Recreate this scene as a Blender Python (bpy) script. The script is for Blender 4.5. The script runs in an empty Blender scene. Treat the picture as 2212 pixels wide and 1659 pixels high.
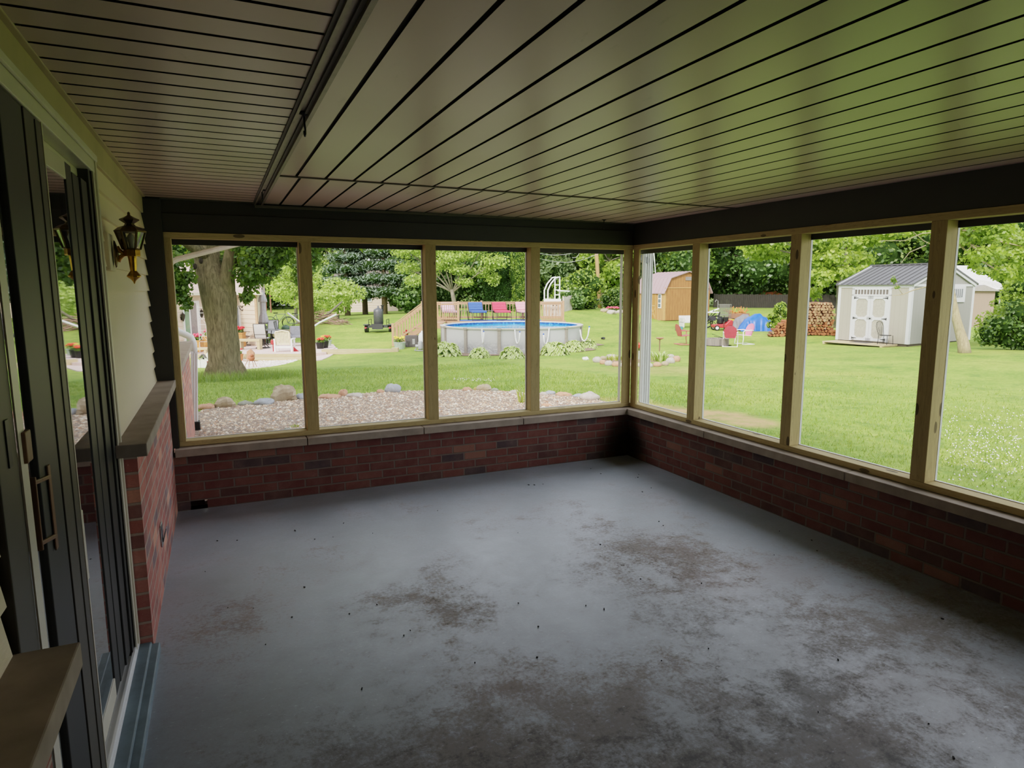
# Screened brick porch looking out on a garden with pool, sheds and neighbouring house
import bpy, math, random
import numpy as np
from mathutils import Vector, Matrix
random.seed(7); RNG = np.random.default_rng(11)
PI = math.pi
SC = bpy.context.scene
COL = SC.collection

# ------------------------------------------------------------------ camera
CAMP = (1412.75, 0.4208, -0.1448, -0.0033)
CAM = np.array([-3.5462, -5.1854, 1.6021])
def _rot(yaw, pitch, roll):
    cy, sy, cp, sp = math.cos(yaw), math.sin(yaw), math.cos(pitch), math.sin(pitch)
    f = np.array([sy*cp, cy*cp, sp]); r = np.array([cy, -sy, 0.]); u = np.cross(r, f)
    cr, sr = math.cos(roll), math.sin(roll)
    return np.array([cr*r+sr*u, -sr*r+cr*u, f])
RM = _rot(*CAMP[1:])
FH = np.array([math.sin(CAMP[1]), math.cos(CAMP[1]), 0.]); RH = np.array([FH[1], -FH[0], 0.])
cd = bpy.data.cameras.new('camera'); cam = bpy.data.objects.new('camera', cd); COL.objects.link(cam)
cd.sensor_fit = 'HORIZONTAL'; cd.sensor_width = 36.0; cd.lens = CAMP[0]/2212*36
cd.clip_start = 0.02; cd.clip_end = 600
m3 = Matrix(((RM[0][0], RM[1][0], -RM[2][0]), (RM[0][1], RM[1][1], -RM[2][1]), (RM[0][2], RM[1][2], -RM[2][2])))
cam.matrix_world = Matrix.Translation(Vector(CAM)) @ m3.to_4x4()
SC.camera = cam
def ray(px, py): return np.array([(px-1106)/CAMP[0], -(py-829.5)/CAMP[0], 1.]) @ RM
def G(px, py, d):                       # survey point: sighting direction at horizontal distance d
    r = ray(px, py); return CAM + r*(d/(r@FH))
def LD(lat, d, z=0.): return CAM*np.array([1, 1, 0]) + RH*lat + FH*d + np.array([0, 0, z])
def lat(px, d): return float((G(px, 660, d)-CAM)@RH)
YAW = CAMP[1]                           # rotation of things that face the porch squarely is -YAW

# ------------------------------------------------------------------ terrain heights
_ctrl = [(478, 815, 15.5), (1100, 766, 25.6), (860, 744, 29.8), (650, 783, 25.2), (540, 790, 25), (1375, 787, 20),
         (1560, 748, 28), (1968, 750, 25.5), (1806, 738, 29), (2084, 762, 21), (1750, 723, 31), (1435, 696, 42),
         (815, 720, 37), (800, 678, 56), (600, 664, 76), (1650, 664, 58), (2175, 757, 21), (690, 699, 40),
         (1300, 667, 47), (1240, 667, 44), (1130, 690, 40), (2060, 684, 46), (2200, 690, 44), (1000, 690, 40), (480, 690, 50)]
_cp = [G(*c) for c in _ctrl]
_cp += [np.array(p) for p in [(-3.9, 6.2, -.25), (-1, 6, -.26), (1.2, 4.2, -.25), (-3, .4, -.2), (0, .5, -.2), (.4, -3, -.24), (.4, -8, -.24),
        (4, -3, -.3), (4, 2, -.33), (3, 5, -.33), (9, -6, -.4), (14, -4, -.4), (-8, 8, -.3), (-10, 30, -1.), (-20, 60, -.8), (-9, -9, -.2), (40, 10, -.6), (60, 30, -.2), (60, 70, .5), (0, 110, .5), (-40, 100, .3)]]
_cp = np.array(_cp)
def _fit():
    P = _cp[:, :2]; n = len(P)
    K = np.linalg.norm(P[:, None]-P[None], axis=2)
    A = np.zeros((n+3, n+3)); A[:n, :n] = K - 0.4*np.eye(n); A[:n, n] = 1; A[:n, n+1:] = P; A[n:, :n] = A[:n, n:].T
    b = np.zeros(n+3); b[:n] = _cp[:, 2]
    return np.linalg.solve(A, b)
_w = _fit()
def HZ(x, y):
    q = np.stack([np.asarray(x, float), np.asarray(y, float)], -1)
    D = np.linalg.norm(q[..., None, :]-_cp[:, :2], axis=-1)
    return D@_w[:len(_cp)] + _w[len(_cp)] + q@_w[len(_cp)+1:]
def hz(x, y): return float(HZ(x, y))
def base(px, d):                        # ground point under a sighting
    p = G(px, 700, d); p[2] = hz(p[0], p[1]); return p
def hit(px, py):                        # where a sighting meets the ground
    r = ray(px, py); t = 1.0
    for _ in range(4000):
        p = CAM+r*t
        if p[2] < hz(p[0], p[1]): break
        t += .02 if t < 15 else .1
    return np.array([p[0], p[1], hz(p[0], p[1])])

# ------------------------------------------------------------------ node helpers
def srgb(h):
    if isinstance(h, str):
        h = h.lstrip('#'); c = [int(h[i:i+2], 16)/255 for i in (0, 2, 4)]
    else: c = h
    return tuple(x/12.92 if x <= .04045 else ((x+.055)/1.055)**2.4 for x in c)+(1.,)
class NT:
    def __init__(s, name):
        s.m = bpy.data.materials.new(name); s.m.use_nodes = True; s.t = s.m.node_tree; s.t.nodes.clear()
        s.out = s.n('ShaderNodeOutputMaterial'); s.b = s.n('ShaderNodeBsdfPrincipled'); s.l(s.b.outputs[0], s.out.inputs[0])
    def n(s, typ, **kw):
        nd = s.t.nodes.new(typ)
        for k, v in kw.items():
            if k.startswith('i_'):
                key = k[2:]; key = int(key) if key.isdigit() else key
                nd.inputs[key].default_value = v
            else: setattr(nd, k, v)
        return nd
    def l(s, a, b): s.t.links.new(a, b)
    def co(s, kind='Object', scale=(1, 1, 1), loc=(0, 0, 0), rot=(0, 0, 0)):
        c = s.n('ShaderNodeTexCoord'); mp = s.n('ShaderNodeMapping'); s.l(c.outputs[kind], mp.inputs[0])
        mp.inputs['Scale'].default_value = scale; mp.inputs['Location'].default_value = loc; mp.inputs['Rotation'].default_value = rot
        return mp.outputs[0]
    def noise(s, co, scale, detail=4, rough=.55, dist=0.):
        nd = s.n('ShaderNodeTexNoise'); nd.inputs['Scale'].default_value = scale; nd.inputs['Detail'].default_value = detail
        nd.inputs['Roughness'].default_value = rough; nd.inputs['Distortion'].default_value = dist; s.l(co, nd.inputs['Vector']); return nd.outputs[0]
    def ramp(s, fac, stops, mode='LINEAR'):
        r = s.n('ShaderNodeValToRGB'); cr = r.color_ramp; cr.interpolation = mode
        while len(cr.elements) < len(stops): cr.elements.new(.5)
        for e, (p, c) in zip(cr.elements, stops): e.position = p; e.color = c if len(c) == 4 else srgb(c)
        s.l(fac, r.inputs[0]); return r.outputs[0]
    def mix(s, f, a, b, mode='MIX'):
        nd = s.n('ShaderNodeMix', data_type='RGBA', blend_type=mode)
        for v, i in ((f, 0), (a, 6), (b, 7)):
            if hasattr(v, 'links') or hasattr(v, 'is_linked'): s.l(v, nd.inputs[i])
            else: nd.inputs[i].default_value = v
        return nd.outputs[2]
    def mth(s, op, a, b=None, c=None, clamp=False):
        nd = s.n('ShaderNodeMath', operation=op, use_clamp=clamp)
        for i, v in enumerate((a, b, c)):
            if v is None: continue
            if hasattr(v, 'is_linked'): s.l(v, nd.inputs[i])
            else: nd.inputs[i].default_value = v
        return nd.outputs[0]
    def bump(s, h, strength=.3, dist=.01):
        b = s.n('ShaderNodeBump'); b.inputs['Strength'].default_value = strength; b.inputs['Distance'].default_value = dist
        s.l(h, b.inputs['Height']); s.l(b.outputs[0], s.b.inputs['Normal'])
    def set(s, **kw):
        names = dict(color='Base Color', rough='Roughness', metal='Metallic', spec='Specular IOR Level', trans='Transmission Weight', alpha='Alpha', coat='Coat Weight', ior='IOR')
        for k, v in kw.items():
            i = s.b.inputs[names[k]]
            if hasattr(v, 'is_linked'): s.l(v, i)
            else: i.default_value = v
        return s
_mats = {}
def plain(name, c, rough=.6, metal=0., var=.12, scale=12., bump=.0, spec=.5, stretch=(1, 1, 1)):
    if name in _mats: return _mats[name]
    t = NT(name); col = srgb(c); co = t.co(scale=stretch)
    nz = t.noise(co, scale, 5)
    lo = tuple(x*(1-var) for x in col[:3])+(1,); hi = tuple(min(1, x*(1+var)) for x in col[:3])+(1,)
    t.set(color=t.ramp(nz, [(.3, lo), (.7, hi)]), rough=rough, metal=metal, spec=spec)
    if bump: t.bump(nz, bump, .005)
    _mats[name] = t.m; return t.m

# ------------------------------------------------------------------ mesh helpers
class MB:
    def __init__(s): s.v = []; s.f = []; s.mi = []; s.cur = 0
    def add(s, vs, fs):
        o = len(s.v); s.v += [tuple(float(c) for c in p) for p in vs]
        for f in fs: s.f.append(tuple(i+o for i in f)); s.mi.append(s.cur)
        return s
    def m(s, i): s.cur = i; return s
    def box(s, a, b):
        x0, y0, z0 = a; x1, y1, z1 = b
        return s.add([(x0, y0, z0), (x1, y0, z0), (x1, y1, z0), (x0, y1, z0), (x0, y0, z1), (x1, y0, z1), (x1, y1, z1), (x0, y1, z1)],
                     [(0, 3, 2, 1), (4, 5, 6, 7), (0, 1, 5, 4), (1, 2, 6, 5), (2, 3, 7, 6), (3, 0, 4, 7)])
    def cbox(s, c, sz, rz=0., rx=0., ry=0.):
        R = (Matrix.Rotation(rz, 3, 'Z') @ Matrix.Rotation(ry, 3, 'Y') @ Matrix.Rotation(rx, 3, 'X'))
        vs = []
        for z in (-.5, .5):
            for x, y in ((-.5, -.5), (.5, -.5), (.5, .5), (-.5, .5)):
                vs.append(Vector(c)+R@Vector((x*sz[0], y*sz[1], z*sz[2])))
        return s.add(vs, [(0, 3, 2, 1), (4, 5, 6, 7), (0, 1, 5, 4), (1, 2, 6, 5), (2, 3, 7, 6), (3, 0, 4, 7)])
    def bar(s, p, q, w, h=None, up=(0, 0, 1)):
        h = h or w; p = Vector(p); q = Vector(q); d = (q-p).normalized(); u = Vector(up)
        if abs(d.dot(u)) > .98: u = Vector((1, 0, 0))
        r = d.cross(u).normalized(); u = r.cross(d)
        vs = [c+r*a*w/2+u*b*h/2 for c in (p, q) for a, b in ((-1, -1), (1, -1), (1, 1), (-1, 1))]
        return s.add(vs, [(0, 1, 2, 3), (7, 6, 5, 4), (0, 4, 5, 1), (1, 5, 6, 2), (2, 6, 7, 3), (3, 7, 4, 0)])
    def tube(s, pts, r, n=8, cap=True):
        pts = [Vector(p) for p in pts]; k = len(pts); rs = r if isinstance(r, (list, tuple, np.ndarray)) else [r]*k
        vs = []; fs = []; prev = None
        for i, p in enumerate(pts):
            d = (pts[min(i+1, k-1)]-pts[max(i-1, 0)]).normalized()
            if prev is None:
                a = Vector((0, 0, 1)) if abs(d.z) < .9 else Vector((1, 0, 0)); u = d.cross(a).normalized()
            else: u = (prev-d*prev.dot(d)).normalized()
            w = d.cross(u); prev = u
            for j in range(n):
                t = 2*PI*j/n; vs.append(p+(u*math.cos(t)+w*math.sin(t))*rs[i])
        for i in range(k-1):
            for j in range(n):
                a = i*n+j; b = i*n+(j+1) % n; fs.append((a, b, b+n, a+n))
        if cap: fs.append(tuple(range(n))[::-1]); fs.append(tuple(range((k-1)*n, k*n)))
        return s.add(vs, fs)
    def lathe(s, prof, c=(0, 0, 0), n=16, sx=1., sy=1.):
        vs = []; fs = []; k = len(prof)
        for r, z in prof:
            for j in range(n):
                t = 2*PI*j/n; vs.append((c[0]+r*math.cos(t)*sx, c[1]+r*math.sin(t)*sy, c[2]+z))
        for i in range(k-1):
            for j in range(n):
                a = i*n+j; b = i*n+(j+1) % n; fs.append((a, b, b+n, a+n))
        fs.append(tuple(range(n))[::-1]); fs.append(tuple(range((k-1)*n, k*n)))
        return s.add(vs, fs)
    def prism(s, poly, off):            # 3-D polygon swept along off
        n = len(poly); o = Vector(off); P = [Vector(p) for p in poly]
        return s.add(P+[p+o for p in P], [tuple(range(n))[::-1], tuple(range(n, 2*n))]+[(i, (i+1) % n, n+(i+1) % n, n+i) for i in range(n)])
    def blob(s, c, r, seed=0, rough=.18, n=10, k=7):
        rg = np.random.default_rng(int(abs(seed)*1000)); vs = []; fs = []
        ph = rg.uniform(0, 6.28, 6)
        def rad(t, f): return 1+rough*(math.sin(2*t+ph[0])*math.sin(f*1+ph[1])+.7*math.sin(3*t+ph[2]+f*2)+.5*math.sin(5*t+ph[3])*math.sin(3*f+ph[4]))
        vs.append((c[0], c[1], c[2]-r[2]))
        for i in range(1, k):
            f = -PI/2+PI*i/k
            for j in range(n):
                t = 2*PI*j/n; q = rad(t, f)
                vs.append((c[0]+r[0]*q*math.cos(f)*math.cos(t), c[1]+r[1]*q*math.cos(f)*math.sin(t), c[2]+r[2]*q*math.sin(f)))
        vs.append((c[0], c[1], c[2]+r[2]))
        for j in range(n): fs.append((0, 1+(j+1) % n, 1+j))
        for i in range(k-2):
            for j in range(n):
                a = 1+i*n+j; b = 1+i*n+(j+1) % n; fs.append((a, b, b+n, a+n))
        L = len(vs)-1
        for j in range(n): fs.append((1+(k-2)*n+j, 1+(k-2)*n+(j+1) % n, L))
        return s.add(vs, fs)
    def mesh(s, name, mats, smooth=False):
        me = bpy.data.meshes.new(name); me.from_pydata(s.v, [], s.f)
        for m in (mats if isinstance(mats, (list, tuple)) else [mats]): me.materials.append(m)
        if any(s.mi): me.polygons.foreach_set('material_index', s.mi)
        if smooth: me.shade_smooth()
        me.update(); return me
def fastmesh(name, V, F, mats, tint=None, smooth=False):
    V = np.asarray(V, np.float32); F = np.asarray(F, np.int32); me = bpy.data.meshes.new(name)
    me.vertices.add(len(V)); me.vertices.foreach_set('co', V.ravel())
    k = F.shape[1]; me.loops.add(F.size); me.loops.foreach_set('vertex_index', F.ravel())
    me.polygons.add(len(F)); me.polygons.foreach_set('loop_start', np.arange(0, F.size, k, dtype=np.int32))
    if tint is not None:
        a = me.attributes.new('tint', 'FLOAT', 'POINT'); a.data.foreach_set('value', np.asarray(tint, np.float32))
    for m in (mats if isinstance(mats, (list, tuple)) else [mats]): me.materials.append(m)
    if smooth: me.polygons.foreach_set('use_smooth', np.ones(len(F), bool))
    me.update(calc_edges=True); return me
def link(name, me, parent=None, label=None, cat=None, group=None, kind=None, bevel=0, loc=None, rz=None, smooth=False):
    o = bpy.data.objects.new(name, me); COL.objects.link(o)
    if parent is not None: o.parent = parent
    if label: o['label'] = label
    if cat: o['category'] = cat
    if group: o['group'] = group
    if kind: o['kind'] = kind
    if loc is not None: o.location = tuple(float(c) for c in loc)
    if rz is not None: o.rotation_euler = (0, 0, rz)
    if bevel:
        b = o.modifiers.new('edge', 'BEVEL'); b.width = bevel; b.segments = 2; b.limit_method = 'ANGLE'
    return o
def part(name, mb, mat, parent=None, **kw):
    sm = kw.pop('smooth', False); return link(name, mb.mesh(name, mat, sm), parent, **kw)
def thing(name, label, cat, loc=(0, 0, 0), rz=0., group=None):
    return link(name, None, None, label, cat, group, None, 0, loc, rz)
def struct(name, mb, mat, parent=None, label=None, **kw): return part(name, mb, mat, parent, kind='structure' if parent is None else None, label=label, **kw)
def dup(root, loc, rz, label=None, group=None, scale=None):
    r = root.copy(); COL.objects.link(r); r.location = tuple(float(c) for c in loc); r.rotation_euler = (0, 0, rz)
    if label: r['label'] = label
    if group: r['group'] = group
    if scale: r.scale = scale if isinstance(scale, tuple) else (scale,)*3
    for ch in list(root.children):
        c = ch.copy(); COL.objects.link(c); c.parent = r
        for g in list(ch.children):
            d = g.copy(); COL.objects.link(d); d.parent = c
    return r
# ------------------------------------------------------------------ materials
def brick_mat(name, axis, u0, tone=1.0, vary=1.0, corner_dark=None, h=.0685, z0=0.0, bw=.2032):
    t = NT(name); c = t.n('ShaderNodeTexCoord'); sp = t.n('ShaderNodeSeparateXYZ'); t.l(c.outputs['Object'], sp.inputs[0])
    U = t.mth('ADD', sp.outputs[axis], -u0); V = t.mth('ADD', sp.outputs[2], -z0+h*40)
    v = t.mth('DIVIDE', V, h); row = t.mth('FLOOR', v); half = t.mth('MULTIPLY', t.mth('MODULO', row, 2.), .5)
    u = t.mth('ADD', t.mth('DIVIDE', U, bw), half); idn = t.mth('FLOOR', u)
    fu = t.mth('SUBTRACT', u, idn); fv = t.mth('SUBTRACT', v, row)
    eu = t.mth('MULTIPLY', t.mth('MINIMUM', fu, t.mth('SUBTRACT', 1., fu)), bw)
    ev = t.mth('MULTIPLY', t.mth('MINIMUM', fv, t.mth('SUBTRACT', 1., fv)), h)
    nz = t.noise(t.co(), 60, 3)
    e = t.mth('ADD', t.mth('MINIMUM', eu, ev), t.mth('MULTIPLY', t.mth('SUBTRACT', nz, .5), .003))
    mk = t.n('ShaderNodeMapRange', interpolation_type='SMOOTHSTEP'); t.l(e, mk.inputs[0]); mk.inputs[1].default_value = .0045; mk.inputs[2].default_value = .0075
    cv = t.n('ShaderNodeCombineXYZ'); t.l(idn, cv.inputs[0]); t.l(row, cv.inputs[1]); cv.inputs[2].default_value = u0*3.1
    wn = t.n('ShaderNodeTexWhiteNoise', noise_dimensions='3D'); t.l(cv.outputs[0], wn.inputs[0])
    T = lambda h_: tuple(min(1, x*tone) for x in srgb(h_)[:3])+(1,)
    bc = t.ramp(wn.outputs[0], [(0, T('#6f3a35')), (.28, T('#7d463d')), (.5, T('#733c38')), (.66, T('#855046')), (.76, T('#5c3a37')), (.87, T('#4a4146')), (.95, T('#996a58'))], 'CONSTANT')
    big = t.noise(t.co(), 7, 5, .65); fine = t.noise(t.co(scale=(1, 1, 2.2)), 90, 4, .7)
    bc = t.mix(t.mth('MULTIPLY', fine, .55), bc, T('#4d2a27')); bc = t.mix(t.mth('MULTIPLY', t.mth('POWER', big, 3.), .8), bc, T('#a58777'))
    spk = t.mth('GREATER_THAN', t.noise(t.co(), 140, 1), .78); bc = t.mix(t.mth('MULTIPLY', spk, .5), bc, T('#b0a090'))
    col = t.mix(mk.outputs[0], T('#76675d'), bc)
    if corner_dark:  # dark wall corner painted into the brick colour
        g = t.n('ShaderNodeVectorMath', operation='DISTANCE'); t.l(c.outputs['Object'], g.inputs[0]); g.inputs[1].default_value = corner_dark
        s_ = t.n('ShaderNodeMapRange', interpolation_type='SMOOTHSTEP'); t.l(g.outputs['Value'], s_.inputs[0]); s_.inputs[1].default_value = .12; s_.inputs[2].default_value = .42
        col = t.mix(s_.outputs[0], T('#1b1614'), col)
    t.set(color=col, rough=.85, spec=.25)
    hgt = t.mth('ADD', t.mth('MULTIPLY', mk.outputs[0], .8), t.mth('MULTIPLY', fine, .35)); t.bump(hgt, .8, .006)
    return t.m
def wood_mat(name, c1, c2, axis=2, scale=1., knots=True, rough=.75, streak='#5c4a2a'):
    t = NT(name); s = [16, 16, 16]; s[axis] = 1.1; s = tuple(x*scale for x in s)
    co = t.co(scale=s); oi = t.n('ShaderNodeObjectInfo')
    ad = t.n('ShaderNodeVectorMath', operation='MULTIPLY_ADD'); t.l(oi.outputs['Random'], ad.inputs[0]); ad.inputs[1].default_value = (40, 40, 40); t.l(co, ad.inputs[2])
    co2 = ad.outputs[0]
    n1 = t.noise(co2, 1.6, 6, .6, 1.2); w = t.mth('FRACT', t.mth('MULTIPLY', n1, 7.))
    col = t.mix(n1, srgb(c1), srgb(c2)); ln = t.mth('POWER', w, 5.); col = t.mix(t.mth('MULTIPLY', ln, .35), col, srgb(streak))
    if knots:
        s2 = [9, 9, 9]; s2[axis] = 3.2
        vo = t.n('ShaderNodeTexVoronoi'); vo.inputs['Scale'].default_value = 1.; 
        cx = t.co(scale=tuple(s2)); a2 = t.n('ShaderNodeVectorMath', operation='MULTIPLY_ADD'); t.l(oi.outputs['Random'], a2.inputs[0]); a2.inputs[1].default_value = (77, 31, 53); t.l(cx, a2.inputs[2])
        t.l(a2.outputs[0], vo.inputs['Vector'])
        kn = t.mth('LESS_THAN', vo.outputs['Distance'], .13); col = t.mix(t.mth('MULTIPLY', kn, .75), col, srgb('#3c2c1a'))
    t.set(color=col, rough=rough, spec=.3); t.bump(n1, .25, .003); return t.m
def siding_mat(name, c, lines=None):
    t = NT(name); n1 = t.noise(t.co(scale=(1, 3, 14)), 9, 5); n2 = t.noise(t.co(), 1.6, 3)
    col = t.mix(t.mth('MULTIPLY', n2, .5), srgb(c), tuple(x*.8 for x in srgb(c)[:3])+(1,))
    t.set(color=col, rough=.6); t.bump(n1, .35, .004); return t.m
def floor_mat():
    t = NT('worn_blue_painted_concrete'); co = t.co()
    n0 = t.noise(co, .8, 4, .55, .4); n1 = t.noise(co, 2.1, 8, .68, .5); n2 = t.noise(co, 9, 8, .72, .3); n3 = t.noise(co, 55, 5, .75); n4 = t.noise(t.co(scale=(1, 2.2, 1), rot=(0, 0, .5)), 28, 5, .7)
    paint = t.ramp(n1, [(.3, '#6f7a80'), (.5, '#8b98a2'), (.68, '#a2abb9')]); paint = t.mix(t.mth('MULTIPLY', n2, .5), paint, srgb('#b4bac8'))
    worn = t.ramp(n2, [(.3, '#62574f'), (.5, '#83776c'), (.7, '#9d9083')])
    c = t.n('ShaderNodeTexCoord'); ms = None
    # places where feet and furniture wore the paint through
    for (x, y, r, a) in ((-1.2, -2.15, 1.0, .22), (-2.55, -2.15, .75, .18), (-2.0, -3.9, 1.7, .25), (-3.2, -3.5, 1.3, .2), (-.4, -3.3, 1.2, .19), (-3.65, -2.0, .7, .13), (-2.2, -.9, .8, .05), (-.9, -1.2, .7, .04), (-3.1, -1.4, .45, .1)):
        g = t.n('ShaderNodeVectorMath', operation='DISTANCE'); t.l(c.outputs['Object'], g.inputs[0]); g.inputs[1].default_value = (x, y, 0)
        m_ = t.n('ShaderNodeMapRange', interpolation_type='SMOOTHSTEP'); t.l(g.outputs['Value'], m_.inputs[0]); m_.inputs[1].default_value = r; m_.inputs[2].default_value = 0; m_.inputs[4].default_value = a
        ms = m_.outputs[0] if ms is None else t.mth('ADD', ms, m_.outputs[0])
    def thr(v, lo, hi):
        m_ = t.n('ShaderNodeMapRange', interpolation_type='SMOOTHSTEP'); t.l(v, m_.inputs[0]); m_.inputs[1].default_value = lo; m_.inputs[2].default_value = hi; return m_.outputs[0]
    raw = t.mth('ADD', ms, t.mth('ADD', t.mth('MULTIPLY', n1, .7), t.mth('ADD', t.mth('MULTIPLY', n2, .5), t.mth('ADD', t.mth('MULTIPLY', n3, .42), -.11))))
    wsoft = thr(raw, .56, .98); wm = thr(raw, .77, .97)
    w = t.mth('ADD', t.mth('MULTIPLY', wsoft, .35), t.mth('MULTIPLY', wm, .6))
    col = t.mix(w, paint, worn)
    sx_ = t.n('ShaderNodeSeparateXYZ'); t.l(c.outputs['Object'], sx_.inputs[0]); near_dim = t.mth('MULTIPLY', thr(t.mth('ADD', t.mth('MULTIPLY', sx_.outputs[1], -1.), t.mth('MULTIPLY', n0, 1.6)), 2.6, 4.4), t.mth('MULTIPLY_ADD', n2, .9, .05))  # dimming of the near floor, painted into the slab colour
    col = t.mix(near_dim, col, srgb('#4f4a47')); col = t.mix(t.mth('MULTIPLY', thr(n0, .42, .7), .35), col, srgb('#5e6468'))
    dk = thr(t.mth('ADD', ms, t.mth('ADD', t.mth('MULTIPLY', n2, .75), t.mth('MULTIPLY', n3, .4))), .76, .95)
    col = t.mix(t.mth('MULTIPLY', dk, .75), col, srgb('#2c2927'))
    chip = thr(n4, .6, .68); col = t.mix(t.mth('MULTIPLY', chip, .35), col, srgb('#b9bfc9'))
    red = thr(t.noise(t.co(loc=(3, 7, 0)), .7, 3), .52, .72); col = t.mix(t.mth('MULTIPLY', red, .28), col, srgb('#7a5a50'))
    rg = t.mth('ADD', t.mth('MULTIPLY', w, .25), t.mth('ADD', .34, t.mth('MULTIPLY', n2, .26)))
    t.set(color=col, rough=rg, spec=.7, coat=t.mth('MULTIPLY', t.mth('SUBTRACT', 1., w), .8, None, True)); t.b.inputs['Coat Roughness'].default_value = .42; t.bump(t.mth('ADD', t.mth('MULTIPLY', n3, .5), t.mth('MULTIPLY', wm, -.5)), .3, .004); return t.m
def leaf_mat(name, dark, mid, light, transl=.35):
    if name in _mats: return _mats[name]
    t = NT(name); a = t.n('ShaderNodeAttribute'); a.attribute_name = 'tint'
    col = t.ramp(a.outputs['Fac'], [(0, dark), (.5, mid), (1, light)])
    t.t.nodes.remove(t.b); d = t.n('ShaderNodeBsdfDiffuse'); tr = t.n('ShaderNodeBsdfTranslucent'); gl = t.n('ShaderNodeBsdfGlossy'); gl.inputs['Roughness'].default_value = .45
    t.l(col, d.inputs[0]); t.l(t.mix(.5, col, srgb('#b9d23c')), tr.inputs[0]); mx = t.n('ShaderNodeMixShader'); mx.inputs[0].default_value = transl
    t.l(d.outputs[0], mx.inputs[1]); t.l(tr.outputs[0], mx.inputs[2]); m2 = t.n('ShaderNodeMixShader'); m2.inputs[0].default_value = .04
    t.l(mx.outputs[0], m2.inputs[1]); t.l(gl.outputs[0], m2.inputs[2]); t.l(m2.outputs[0], t.out.inputs[0])
    _mats[name] = t.m; return t.m
def bark_mat(name, c1, c2):
    if name in _mats: return _mats[name]
    t = NT(name); n1 = t.noise(t.co(scale=(9, 9, 1.6)), 2.2, 7, .65, .8); n2 = t.noise(t.co(), 1.1, 3)
    col = t.ramp(n1, [(.32, c1), (.62, c2)]); col = t.mix(t.mth('MULTIPLY', t.mth('POWER', n2, 2.), .8), col, srgb('#6f7352'))
    t.set(color=col, rough=.95, spec=.1); t.bump(n1, .9, .03); _mats[name] = t.m; return t.m
def glass_mat(name, tint=(.9, .95, .93, 1), refl=.5):
    t = NT(name); t.t.nodes.remove(t.b); tr = t.n('ShaderNodeBsdfTransparent'); tr.inputs[0].default_value = tint
    gl = t.n('ShaderNodeBsdfGlossy'); gl.inputs['Roughness'].default_value = .02; fr = t.n('ShaderNodeFresnel'); fr.inputs[0].default_value = 1.5
    f = t.mth('ADD', t.mth('MULTIPLY', fr.outputs[0], 1.6), refl*.2, clamp=True)
    mx = t.n('ShaderNodeMixShader'); t.l(f, mx.inputs[0]); t.l(tr.outputs[0], mx.inputs[1]); t.l(gl.outputs[0], mx.inputs[2]); t.l(mx.outputs[0], t.out.inputs[0]); return t.m
def shingle_mat(name, c1, c2, axis=0):
    t = NT(name); co = t.co(); b = t.n('ShaderNodeTexBrick'); t.l(co, b.inputs['Vector']); b.inputs['Scale'].default_value = 3.; b.inputs['Color1'].default_value = srgb(c1); b.inputs['Color2'].default_value = srgb(c2)
    b.inputs['Mortar'].default_value = tuple(x*.6 for x in srgb(c1)[:3])+(1,); b.inputs['Mortar Size'].default_value = .012
    t.set(color=b.outputs[0], rough=.9); return t.m

M = {}
M['wood'] = wood_mat('treated_pine_upright', '#c8b27d', '#a4905c', 2)
M['wood_x'] = wood_mat('treated_pine_along_x', '#d0bb86', '#ad9763', 0)
M['wood_y'] = wood_mat('treated_pine_along_y', '#d0bb86', '#ad9763', 1)
M['dark_beam'] = plain('dark_brown_painted_board', '#26251e', .55, 0, .2, 5, .15)
M['dark_beam2'] = plain('dark_grey_painted_board', '#272620', .5, 0, .2, 4, .15)
M['stone'] = plain('buff_limestone', '#9c8d7e', .85, 0, .18, 9, .3)
M['ceil'] = None
t = NT('ivory_aluminium_soffit'); co = t.co(); n1 = t.noise(t.co(scale=(3, 1, 1)), 5, 6, .7); n2 = t.noise(co, .8, 3)
sp_ = t.n('ShaderNodeMapRange', interpolation_type='SMOOTHSTEP'); t.l(n1, sp_.inputs[0]); sp_.inputs[1].default_value = .6; sp_.inputs[2].default_value = .78
cc = t.mix(n2, srgb('#d2b8b1'), srgb('#bea49c')); t.set(color=t.mix(t.mth('MULTIPLY', sp_.outputs[0], .3), cc, srgb('#7a6b5c')), rough=t.mth('ADD', .27, t.mth('MULTIPLY', n2, .12)), spec=.6); t.bump(n2, .05, .02); M['ceil'] = t.m
t = NT('soffit_groove'); t.set(color=srgb('#3f3a30'), rough=.6); M['groove'] = t.m
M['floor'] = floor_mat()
M['siding'] = siding_mat('cream_lap_siding', '#f0dfbf')
M['white'] = plain('white_enamel', '#e6e6e6', .4, 0, .04)
M['vinyl'] = plain('almond_vinyl', '#d5cdb9', .35, 0, .06, 4)
M['bronze'] = plain('dark_bronze', '#2b2620', .45, .3, .2)
M['brass'] = plain('aged_brass', '#b98a32', .28, 1., .35, 30, .1)
M['darkbrass'] = plain('tarnished_brass', '#5b4621', .4, .9, .4, 25, .15)
M['black'] = plain('black_metal', '#161616', .45, .4, .2)
M['oak'] = plain('brown_wood_handle', '#6f4a2a', .45, 0, .25, 30, .1, stretch=(6, 6, 1))
M['glass'] = glass_mat('window_glass')
M['curb'] = plain('blue_painted_curb', '#64747c', .5, 0, .35, 6, .5)
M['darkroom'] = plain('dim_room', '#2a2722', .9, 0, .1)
M['chrome'] = plain('bright_metal', '#b9bcc0', .25, 1., .1)
M['gray'] = plain('grey_painted', '#8b8b8c', .6)
M['red'] = plain('red_enamel', '#b3252a', .45)
M['cedar'] = wood_mat('tan_deck_lumber', '#ba8f70', '#a0765a', 0, .6, False, .8, '#8a5f3f')
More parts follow.
